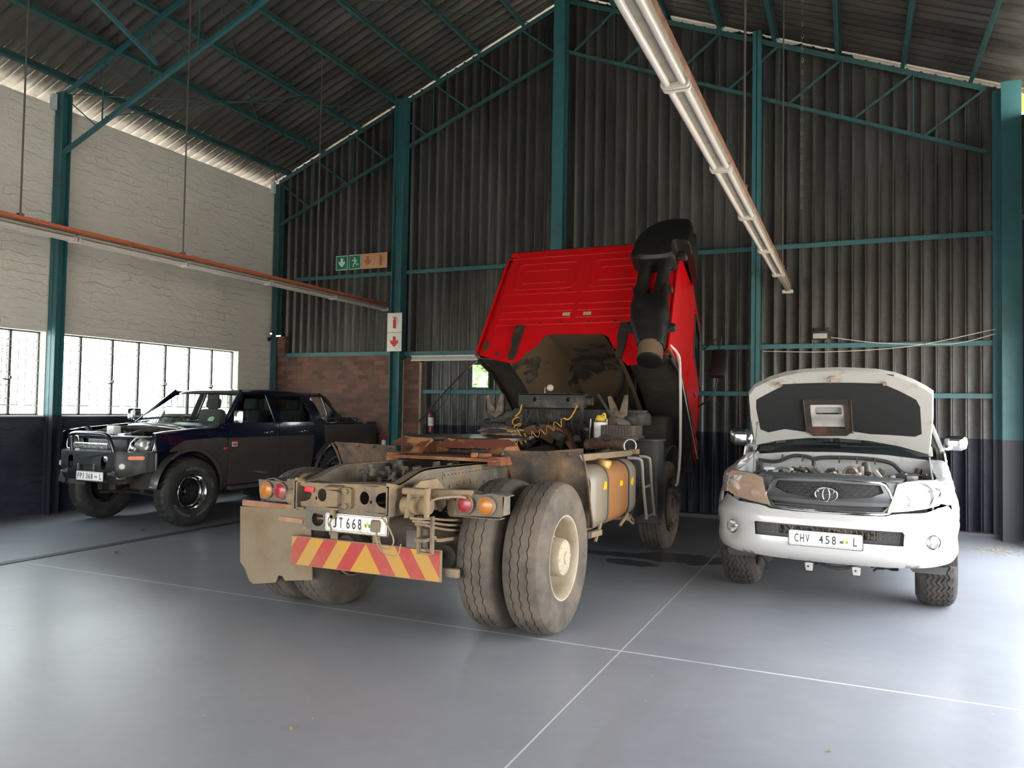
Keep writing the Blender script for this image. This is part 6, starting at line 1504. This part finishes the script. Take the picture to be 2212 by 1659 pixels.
# doors, cab, bed
cab_and_bed(H, .90, .62, 0, 0, (.63, 1.66, 2.42), 1.235, 1.80, .80, 1.42, 2.62, 4.05, [(0, .40, .45), (3.085, .40, .47)], wpaint, wpaint, .9, .42)
for s in (-1, 1):
    b = B(); b.sheet([(.855, 1.24), (1.0, 1.238), (1.04, 1.262), (1.05, 1.31), (1.045, 1.35), (1.01, 1.374), (.88, 1.368), (.86, 1.33)], lambda u, v: (s * u, .86 - .075 * max(0, 1 - ((u - .95) / .12) ** 4) * max(0, 1 - ((v - 1.305) / .09) ** 4), v), .03, step=.018)
    if 0: b.loft([[(s * x, y, z) for x, y, z in ((.86, .80 + d, 1.235 + a), (.88, .80 + d, 1.365 - a * 0), (1.02, .80 + d, 1.37), (1.045, .80 + d, 1.345), (1.045, .80 + d, 1.27), (1.02, .80 + d, 1.245))] for d, a in ((0, .01), (.10, .01))]); b.lathe([(.06, 0), (.05, 1)], (s * .95, .80, 1.305), (s * .95, .775, 1.305), 20)
    m_ = b.out('door_mirror', chrome, H)
    b = B(); b.beam((s * .82, .90, 1.24), (s * .90, .87, 1.25), .06, .04, .01); b.out('mirror_foot', carbl, H)
# wheels
tw = at_wheel(.395, .27, .215, .012, M_rubP, grooves=(-.66, -.3, .05, .36, .68), period=.085, gd=.012, gw=.013, block=2)
w_ = tw.out('wheel', mat('rubber_at', (.026, .024, .022), .85, dirt=((.065, .056, .046), 6, .42, .65)), H, loc=(.765, 0, .395))
b = B(); b.lathe([(.215, .0), (.21, .08), (.20, .12), (.19, .5), (.185, .62), (.12, .55), (.06, .35), (.055, .2), (0, .2)], (.115, 0, 0), (-.1, 0, 0), 36, False)
for i in range(6): a = 2 * pi * i / 6; b.beam((.07, .06 * cos(a), .06 * sin(a)), (.085, .19 * cos(a), .19 * sin(a)), .03, .05, .008)
b.out('rim', mat('rim_silver', (.45, .45, .45), .35, .7), w_)
duppart(w_, H, (-.765, 0, .395), (0, 0, pi)); duppart(w_, H, (.765, 3.085, .395)); duppart(w_, H, (-.765, 3.085, .395), (0, 0, pi))
b = B(); lump_field(b, random.Random(4), 40, (-.55, .55), (-.45, .1), (.28, .5), .04, .12); b.beam((-.6, 0, .38), (-.1, 0, .42), .06, .05); b.beam((.6, 0, .38), (.1, 0, .42), .06, .05); b.bx(-.5, .5, -.5, -.42, .36, .46, .01); b.tube([(-.1, -.45, .33), (.05, -.47, .30), (.2, -.45, .33)], .015, 8, k=4); b.out('front_suspension', under, H)
hk = mat('hook_white', (.45, .45, .44), .5, dirt=((.2, .2, .2), 9, .55, .7))
for x in (-.16, .195):
    b = B(); b.sheet([(x - .03, .33), (x + .0, .335), (x + .035, .33), (x + .03, .268), (x - .02, .268)], lambda u, v: (u, -.52, v), .02, holes=[circ(x - .004, .302, .009, 10)], step=.05); b.out('tow_hook', hk, H)
# ================================================================== dark blue pickup, no bonnet, steel bumper
K = thing('pickup_truck', 'dark blue and grey pickup truck without a bonnet, parked along the white wall', 'pickup', (-8.545, 7.24, 0))
navy = mat('navy_car_paint', (.004, .006, .021), .16, coat=.6, spec=.6); greyp = mat('grey_car_paint', (.055, .048, .043), .30, coat=.3, dirt=((.09, .08, .065), 3, .5, .75)); bstl = mat('bumper_black', (.006, .008, .0095), .45, dirt=((.02, .023, .025), 4, .5, .75))
sxk = cab_and_bed(K, .885, .64, 0, 0, (.64, 1.64, 2.40), 1.29, 1.785, .60, 1.11, 2.68, 4.12, [(0, .43, .50), (2.96, .43, .50)], navy, greyp, 1.10, .44, rails=True, tmb=.52)
# wings
def kz(u): return interp(u, [(-.55, 1.17), (-.3, 1.205), (0, 1.225), (.64, 1.27)])
def kx(u, v, s):
    zt_ = kz(u)
    if v <= zt_ - .06: x = .872 - .035 * ((v - .85) / .4) ** 2; z = v
    else:
        t = v - (zt_ - .06)
        if t < .09: a = t / .09 * pi / 2; x = .865 - .055 * (1 - cos(a)); z = zt_ - .06 + .06 * sin(a)
        else: x = .81 - (t - .09); z = zt_
    x -= .16 * max(0, -u - .30) ** 1.4
    return (s * x, u, z)
KO = [(-.50, .96), (-.51, 1.16), (-.45, 1.30), (0, 1.34), (.635, 1.36), (.635, 1.10), (.50, 1.11), (.2, 1.10), (-.1, 1.085), (-.28, 1.0), (-.34, .96)]
KG = [(.635, 1.10), (.50, 1.11), (.2, 1.10), (-.1, 1.085), (-.28, 1.0), (-.34, .955), (-.30, .95), (-.20, .965)] + arch(0, .43, .545, 112, 0, 12) + [(.56, .42), (.635, .45)]
for s in (-1, 1):
    b = B(); b.sheet(KO, lambda u, v: kx(u, v, s), .012, step=.05); fw = b.out('front_wing', navy, K, ang=50)
    b = B(); b.sheet(KG, lambda u, v: kx(u, v, s), .012, step=.05); b.out('lower_wing', greyp, fw, ang=50)
    b = B(); PK = [(kx(y, z, s)) for y, z in arch(0, .43, .535, 125, -3, 18)]; b.tube([(x + s * .012, y, z) for x, y, z in PK], .020, 8); b.loft([[(s * .885, y, z), (s * .75, y, z)] for y, z in arch(0, .43, .53, 170, -3, 16)], closed=False, cap=False); b.out('arch_flare', greyp, K)
    b = B(); PK = arch(2.96, .43, .525, 165, 5, 18); b.tube([(s * (sxk(y, z) + .012), y, z) for y, z in PK], .022, 8); b.sheet(arch(2.96, .43, .60, 150, 15, 14) + arch(2.96, .43, .51, 15, 150, 14), lambda u, v: (s * (sxk(u, v) + .018), u, v), .015, step=.07); b.out('arch_flare', greyp, K)
    b = B(); b.bx(s * .80, s * .90, .66, 2.4, .40, .455, .015); b.out('side_step', greyp, K)
    for yy in (0, 2.96): b = B(); b.loft([[(s * .86, y, z), (s * .40, y, z)] for y, z in arch(yy, .43, .50, 172, 0, 14)], closed=False, cap=False); b.out('wheel_liner', under, K)
b = B(); b.box((.905, .555, .965), (.02, .065, .03), .008); b.out('side_repeater', mat('repeater_red', (.5, .05, .02), .25), K)
b = B(); b.box((.888, .735, 1.02), (.004, .10, .075), .001); b.out('door_sticker', mat('sticker_white', (.6, .6, .58), .4), K)
b = B(); b.box((.8895, .735, 1.05), (.004, .10, .018)); b.box((.8897, .735, 1.01), (.004, .075, .03)); b.out('sticker_print', [mat('sticker_red', (.5, .05, .04), .4)], K)
b = B(); b.box((.5, 1.10, 1.52), (.12, .0, .0)) if False else b.prism(circ(-.0, 0, .055, 20, .035), lambda u, v: (.52 + u, .66 + v * .7, 1.345 + v), lambda u, v: (.52 + u, .663 + v * .7, 1.345 + v)); b.out('licence_disc', mat('disc_green', (.45, .6, .5), .4), K)
# open engine bay
b = B()
for s in (-1, 1):
    b.sheet([(-.50, .70), (.50, .70), (.52, 1.24), (0, 1.20), (-.50, 1.14)], lambda u, v: (s * .735, u, v), .012, step=.2); b.bx(s * .73, s * .79, -.48, .5, 1.14, 1.155)
b.sheet([(-.74, .75), (.74, .75), (.74, 1.25), (0, 1.27), (-.74, 1.25)], lambda u, v: (u, .47, v), .012, step=.2)
b.bx(-.74, .74, -.50, -.44, 1.095, 1.14, .012); b.bx(-.74, .74, -.50, -.46, .80, .86, .01); b.bx(-.40, -.34, -.5, -.46, .85, 1.1); b.bx(.36, .42, -.5, -.46, .85, 1.1)
b.out('engine_bay', navy, K)
b = B(); b.bx(-.72, .72, -.42, .45, .7, .98); lump_field(b, random.Random(17), 70, (-.66, .66), (-.4, .42), (.98, 1.16), .04, .11); b.tube([(-.5, -.3, 1.15), (-.2, -.1, 1.22), (.2, .1, 1.2), (.45, .3, 1.15)], .035, 10, k=5); b.tube([(.1, -.35, 1.12), (.3, -.2, 1.2), (.55, .1, 1.18)], .02, 8, k=5); b.bx(-.34, .36, -.52, -.48, .82, 1.09, .01); b.out('engine', mat('engine_black', (.035, .035, .036), .45, .2, dirt=((.16, .15, .14), 9, .52, .66)), K)
b = B(); b.tube([(-.30, .05, 1.24), (0, .0, 1.265), (.25, .05, 1.25), (.42, .2, 1.22)], .028, 12, k=6); b.tube([(-.1, .3, 1.22), (.2, .28, 1.25), (.5, .3, 1.2)], .018, 10, k=6); b.lathe([(.06, 0), (.07, .3), (.05, 1)], (-.12, -.32, 1.12), (-.12, -.28, 1.21), 18); b.box((.05, -.33, 1.14), (.2, .12, .04), .012); b.out('intake_pipes', mat('pipe_alloy', (.60, .60, .58), .25, .8), K)
b = B(); b.box((-.07, -.37, 1.20), (.13, .11, .11), .012); b.out('coolant_bottle', mat('bottle_white', (.75, .75, .72), .4), K)
b = B(); b.sheet([(-.78, 0), (.78, 0), (.78, 1), (-.78, 1)], lambda u, v: (u, .45 + .16 * v + .04 * u * u, 1.262 + .03 * v - .03 * u * u), .008, step=.12); b.tube([(-.60, .50, 1.29), (-.2, .56, 1.325), (.05, .58, 1.33)], .008, 6); b.tube([(-.02, .52, 1.30), (.3, .58, 1.325), (.62, .60, 1.31)], .008, 6); b.out('cowl', mat('cowl_satin', (.03, .032, .034), .3), K)
# head lamps
def ly(u, v): return -.565 + .20 * max(0, abs(u) - .45) ** 1.3 * 1.6 + .20 * max(0, v - 1.0)
KL = [(.43, .955), (.50, .952), (.72, .955), (.765, .962), (.78, 1.02), (.775, 1.11), (.74, 1.135), (.60, 1.13), (.51, 1.11), (.46, 1.05)]
for s in (-1, 1):
    b = B(); b.sheet([(s * u, v) for u, v in KL], lambda u, v: (u, ly(u, v) + .06, v), .01, step=.08); hl = b.out('headlamp', refl2, K)
    b = B(); c = V((s * .62, ly(.62, 1.04) + .055, 1.045)); d = V((s * .15, -1, 0)).normalized(); b.lathe([(.085, 1), (.07, .3), (.0, -.3)], c, c + d * .045, 24, False); c = V((s * .50, ly(.5, 1.0) + .04, 1.0)); b.lathe([(.045, 1), (.0, -.3)], c, c + d * .03, 18, False); c = V((s * .72, ly(.72, 1.07) + .035, 1.07)); b.lathe([(.04, 1), (.0, -.3)], c, c + d * .03, 18, False); b.out('reflector_bowl', refl, hl)
    b = B(); b.sheet([(s * u, v) for u, v in KL], lambda u, v: (u, ly(u, v), v), .004, step=.07); b.out('headlamp_cover', lensm, hl)
    b = B(); b.tube([(s * u, ly(u, v) + .004, v) for u, v in KL], .008, 6, closed=True); b.out('lamp_rim', chr2, hl)
# steel off-road bumper
FP = [(0, -.785), (.45, -.785), (.51, -.755), (.75, -.52), (.775, -.42)]
def px_(s_, tab=FP):
    L_ = 0
    for a, c in zip(tab, tab[1:]):
        d = math.hypot(c[0] - a[0], c[1] - a[1])
        if abs(s_) <= L_ + d or c is tab[-1]:
            t = (abs(s_) - L_) / d; return ((1 if s_ >= 0 else -1) * (a[0] + (c[0] - a[0]) * t), a[1] + (c[1] - a[1]) * t)
        L_ += d
BL = sum(math.hypot(c[0] - a[0], c[1] - a[1]) for a, c in zip(FP, FP[1:]))
b = B()
KB = [(0, .60), (.42, .60), (.51, .62), (.77, .70), (BL, .715), (BL, .945), (0, .945)]
KB = KB + [(-u, v) for u, v in reversed(KB[1:-1])]
b.sheet(KB, lambda u, v: (px_(u)[0], px_(u)[1] + (.0 if v > .72 else (.72 - v) * .35), v), .008, holes=[[(-.13, .725), (.13, .725), (.13, .79), (-.13, .79)], rrect(-.335, .74, -.245, .90, .04), rrect(.245, .74, .335, .90, .04)], step=.06)
bp = b.out('steel_bumper', bstl, K, ang=25)
b = B(); b.sheet([(-BL + .02, 0), (BL - .02, 0), (BL - .02, 1), (-BL + .02, 1)], lambda u, v: (px_(u)[0] * (1 - .0 * v), px_(u)[1] + .17 * v * (1 if abs(u) < .8 else .6), .95 + .012 * v), .006, step=.1); b.prism([(-.42, .945), (.42, .945), (.0, .88)], lambda u, v: (u, -.795, v), lambda u, v: (u, -.785, v)); b.out('bumper_top', mat('bumper_satin', (.035, .04, .043), .3), bp)
b = B(); b.bx(-.15, .15, -.76, -.70, .70, .82); b.tube([(-.36, -.72, .82), (-.36, -.70, .7)], .05, 8); b.out('winch_shadow', carbl, bp) if False else b.out('winch', carbl, bp)
b = B()
for x in (-.14, .14): b.bx(x - .012, x + .012, -.80, -.77, .72, .80, .003)
b.bx(-.16, .16, -.80, -.77, .70, .712)
for x in (-.36, .47): b.tube([(x - .04, -.80, .70), (x, -.85, .70), (x + .04, -.80, .70)], .014, 8, k=4); b.lathe([(.03, 0), (.03, 1)], (x, -.79, .70), (x, -.765, .70), 14)
b.tube([(.50, -.76, .655), (.56, -.78, .64), (.60, -.72, .65)], .015, 8, k=3)
b.out('recovery_points', mat('shackle_grey', (.16, .16, .15), .4, .5), bp)
b = B(); b.tube([(-.31, -.75, .95), (-.315, -.765, 1.10), (-.28, -.77, 1.16), (0, -.775, 1.17), (.29, -.77, 1.16), (.36, -.765, 1.10), (.41, -.74, .95)], .026, 12, k=6); b.out('bull_bar', mat('bar_black', (.015, .015, .016), .22, coat=.5), K)
b = B(); b.box((.02, -.74, 1.015), (.60, .05, .075), .006); lb = b.out('light_bar', chr2, K)
b = B()
for r in (1.0, 1.032):
    for i in range(18): b.cyl((-.25 + i * .032, -.764, r), (-.25 + i * .032, -.770, r), .0135, 10)
b.out('led_rows', refl, lb)
def oncurve(u, z, o): x, y = px_(u); x2, y2 = px_(u + .01); d = V((x2 - x, y2 - y, 0)).normalized(); n = V((d.y, -d.x, 0)); return V((x, y, z)) + n * o, n, d
for s in (-1, 1):
    p, n, d = oncurve(s * .71, .885, .004); b = B(); b.prism([(-.095, 0), (-.08, .022), (.08, .022), (.095, 0), (.08, -.022), (-.08, -.022)], lambda u, v: tuple(p + d * u + V((0, 0, v))), lambda u, v: tuple(p + n * .012 + d * u + V((0, 0, v)))); b.out('indicator', mat('indicator_orange', (.75, .13, .02), .3), bp)
    p, n, d = oncurve(s * .56, .785, .0); b = B(); b.lathe([(.034, 0), (.036, .7), (.028, 1), (.0, 1)], p, p + n * .02, 20); b.out('spot_lamp', mat('spot_lens', (.62, .62, .56), .25), bp)
    b = B(); p, n, d = oncurve(s * (BL - .02), .83, .004); b.box(p, (.012, .02, .22), .003); b.out('edge_strip', chr2, bp)
b = B(); b.box((.33, -.785, .865), (.06, .02, .07), .01, (0, 0, 0)); b.out('bracket_clip', chr2, bp)
Mk = Matrix.Translation((.09, -.81, .655)) @ Matrix.Rotation(radians(90), 4, 'X')
number_plate(.47, .108, K, Mk, [('F', -.195), ('P', -.150), ('X', -.106), ('3', -.048), ('6', -.004), ('8', .040), ('L', .19)], .11, True, cw=.03, chh=.62)
# mirrors, sports bar, bed load
for s in (-1, 1):
    b = B(); b.loft([[(s * (1.01 + (x - 1.01) * k), y, 1.385 + (z - 1.385) * k) for x, z in rrect(.93, 1.30, 1.09, 1.475, .035)] for y, k in ((.70, .80), (.66, .95), (.70, 1.0), (.76, .97))]); mk = b.out('door_mirror', chrome, K)
    b = B(); b.beam((s * .86, .74, 1.31), (s * .95, .73, 1.33), .06, .04, .01); b.out('mirror_foot', carbl, mk)
b = B()
for s in (-1, 1): b.tube([(s * .72, 2.70, 1.72), (s * .76, 2.84, 1.64), (s * .82, 3.0, 1.45), (s * .83, 3.08, 1.29)], .032, 12, k=5); b.tube([(s * .73, 2.74, 1.70), (s * .80, 2.80, 1.45), (s * .82, 2.80, 1.29)], .026, 12, k=5)
b.tube([(-.72, 2.70, 1.72), (0, 2.70, 1.74), (.72, 2.70, 1.72)], .032, 12); b.out('sports_bar', mat('bar_gloss', (.02, .02, .022), .12, coat=.6), K)
b = B(); b.box((.3, 3.62, 1.31), (.55, .4, .10), .03); lump_field(b, random.Random(9), 16, (.0, .6), (3.4, 3.85), (1.30, 1.40), .04, .10); tag(b.out('spare_parts', mat('parts_dark', (.05, .045, .05), .3, .6, dirt=((.3, .28, .3), 8, .5, .65)), loc=(-8.545, 7.24, 0)), 'dark metal engine parts lying on the load bed of the dark blue pickup', 'parts')
b = B(); b.bx(-.6, .5, 3.05, 3.3, 1.285, 1.31, .01); b.bx(-.7, .7, 2.75, 4.1, 1.20, 1.235); b.out('bed_cover', carbl, K)
# wheels: deep dish with bright outer lip
tk_ = at_wheel(.437, .215, .215, .012, M_rubB, grooves=(-.70, -.36, 0, .36, .70), period=.095, gd=.011, gw=.010, block=2)
wk = tk_.out('wheel', M_rubB, K, loc=(.79, .03, .435)); wk.rotation_euler = (0, 0, radians(-5))
b = B(); b.lathe([(.216, -.02), (.211, -.03), (.204, .02), (.197, .06), (.19, .30), (.184, .34), (.178, .36)], (.102, 0, 0), (-.12, 0, 0), 44, False); b.out('rim_lip', chrome, wk)
b = B(); b.lathe([(.18, .36), (.17, .40), (.16, .62), (.10, .66), (.06, .62), (.055, .40), (.04, .34), (0, .34)], (.102, 0, 0), (-.12, 0, 0), 32, False)
b.out('rim', mat('rim_black', (.012, .012, .012), .3), wk)
b = B()
for i in range(16): a = 2 * pi * i / 16; b.cyl((.06, .184 * cos(a), .184 * sin(a)), (.075, .184 * cos(a), .184 * sin(a)), .008, 6)
for i in range(6): a = 2 * pi * i / 6; b.cyl((-.01, .075 * cos(a), .075 * sin(a)), (.03, .075 * cos(a), .075 * sin(a)), .011, 6)
b.out('wheel_bolts', chrome, wk)
b = B(); rq = random.Random(2)
for a0, n in ((60, 9), (8, 4), (-75, 9), (-150, 9)):
    for i in range(n):
        a = radians(a0 + i * 6.2); r = .30; c = V((.1155, r * cos(a), r * sin(a))); t = V((0, -sin(a), cos(a))); q = V((0, cos(a), sin(a)))
        w_2 = rq.uniform(.008, .012)
        b.loft([[tuple(c + t * w_2 + q * .017), tuple(c - t * w_2 + q * .017), tuple(c - t * w_2 - q * .017), tuple(c + t * w_2 - q * .017)], [tuple(c + t * w_2 + q * .017 + V((.008, 0, 0))), tuple(c - t * w_2 + q * .017 + V((.008, 0, 0))), tuple(c - t * w_2 - q * .017 + V((.008, 0, 0))), tuple(c + t * w_2 - q * .017 + V((.008, 0, 0)))]])
b.out('raised_lettering', mat('letter_grey', (.09, .09, .085), .7), wk)
duppart(wk, K, (-.70, .0, .435), (0, 0, pi + radians(-5))); duppart(wk, K, (.785, 2.96, .435), (.5, 0, 0)); duppart(wk, K, (-.775, 2.96, .435), (0, 0, pi))
b = B(); b.beam((-.62, 0, .42), (.62, 0, .42), .08, .08, .02); b.tube([(-.6, -.12, .36), (0, -.15, .40), (.6, -.12, .36)], .018, 8, k=4); b.tube([(-.55, .1, .40), (-.2, .0, .52), (0, .05, .5)], .03, 8); b.tube([(.55, .1, .40), (.2, .0, .52), (0, .05, .5)], .03, 8); lump_field(b, random.Random(6), 34, (-.5, .5), (-.4, .3), (.42, .68), .04, .12); b.bx(-.45, .45, -.6, -.4, .55, .75, .02); b.out('front_suspension', engm, K)
# ================================================================== light and camera
w = bpy.data.worlds.new('sky'); SC.world = w; w.use_nodes = True; nt = w.node_tree; N = nt.nodes; L = nt.links
bg = N['Background']
tc = N.new('ShaderNodeTexCoord'); sp = N.new('ShaderNodeSeparateXYZ'); L.new(tc.outputs['Generated'], sp.inputs[0])
cr = N.new('ShaderNodeValToRGB'); L.new(sp.outputs['Z'], cr.inputs[0])
cr.color_ramp.elements[0].position = 0; cr.color_ramp.elements[0].color = (1., .98, .94, 1); cr.color_ramp.elements[1].position = .7; cr.color_ramp.elements[1].color = (.80, .88, 1., 1)
L.new(cr.outputs['Color'], bg.inputs['Color']); bg.inputs['Strength'].default_value = SKY
sl = bpy.data.lights.new('sun', 'SUN'); sl.energy = SUN; sl.angle = radians(1.5); sl.color = (1, .92, .8)
so = bpy.data.objects.new('sun', sl); COL.objects.link(so)
d = V((-.05, -.5, -1.0)); so.rotation_euler = d.to_track_quat('-Z', 'Y').to_euler()
def portal(loc, rot, sx, sy):
    l = bpy.data.lights.new('daylight_portal', 'AREA'); l.shape = 'RECTANGLE'; l.size = sx; l.size_y = sy; l.cycles.is_portal = True
    o = bpy.data.objects.new('daylight_portal', l); COL.objects.link(o); o.location = loc; o.rotation_euler = rot
portal((XL - .25, (W1[0] + W1[1]) / 2, 1.93), (0, radians(-90), 0), 1.16, W1[1] - W1[0])
portal((XL - .25, (W2[0] + W2[1]) / 2, 1.93), (0, radians(-90), 0), 1.16, W2[1] - W2[0])
portal((XR + .1, 6.65, 1.25), (0, radians(90), 0), 2.5, 8.1)
portal(((XL + XR + 1.7) / 2, YF - .05, 1.2), (radians(90), 0, 0), XR - XL - 3.5, 2.4)
cam = bpy.data.cameras.new('camera'); cam.sensor_width = 36; cam.sensor_fit = 'HORIZONTAL'; cam.lens = 1656.74 / 2212 * 36; cam.clip_start = .05
co = bpy.data.objects.new('camera', cam); COL.objects.link(co); co.location = (0, 0, 1.55)
ya, pi_, ro_ = .4202, .0326, .0164
f = V((-sin(ya) * cos(pi_), cos(ya) * cos(pi_), sin(pi_))); r_ = V((cos(ya), sin(ya), 0)); u_ = r_.cross(f)
r2 = r_ * cos(ro_) + u_ * sin(ro_); u2 = -r_ * sin(ro_) + u_ * cos(ro_)
co.rotation_euler = Matrix((r2, u2, -f)).transposed().to_euler()
SC.camera = co
SC.view_settings.view_transform = 'Standard'; SC.view_settings.look = 'None'; SC.view_settings.gamma = 1; SC.view_settings.use_curve_mapping = False
SC.view_settings.exposure = EXPO
SC.cycles.use_denoising = True; SC.cycles.max_bounces = 10; SC.cycles.diffuse_bounces = 6; SC.cycles.glossy_bounces = 4; SC.cycles.transparent_max_bounces = 16
SC.cycles.sample_clamp_indirect = 8; SC.cycles.caustics_reflective = False; SC.cycles.caustics_refractive = False
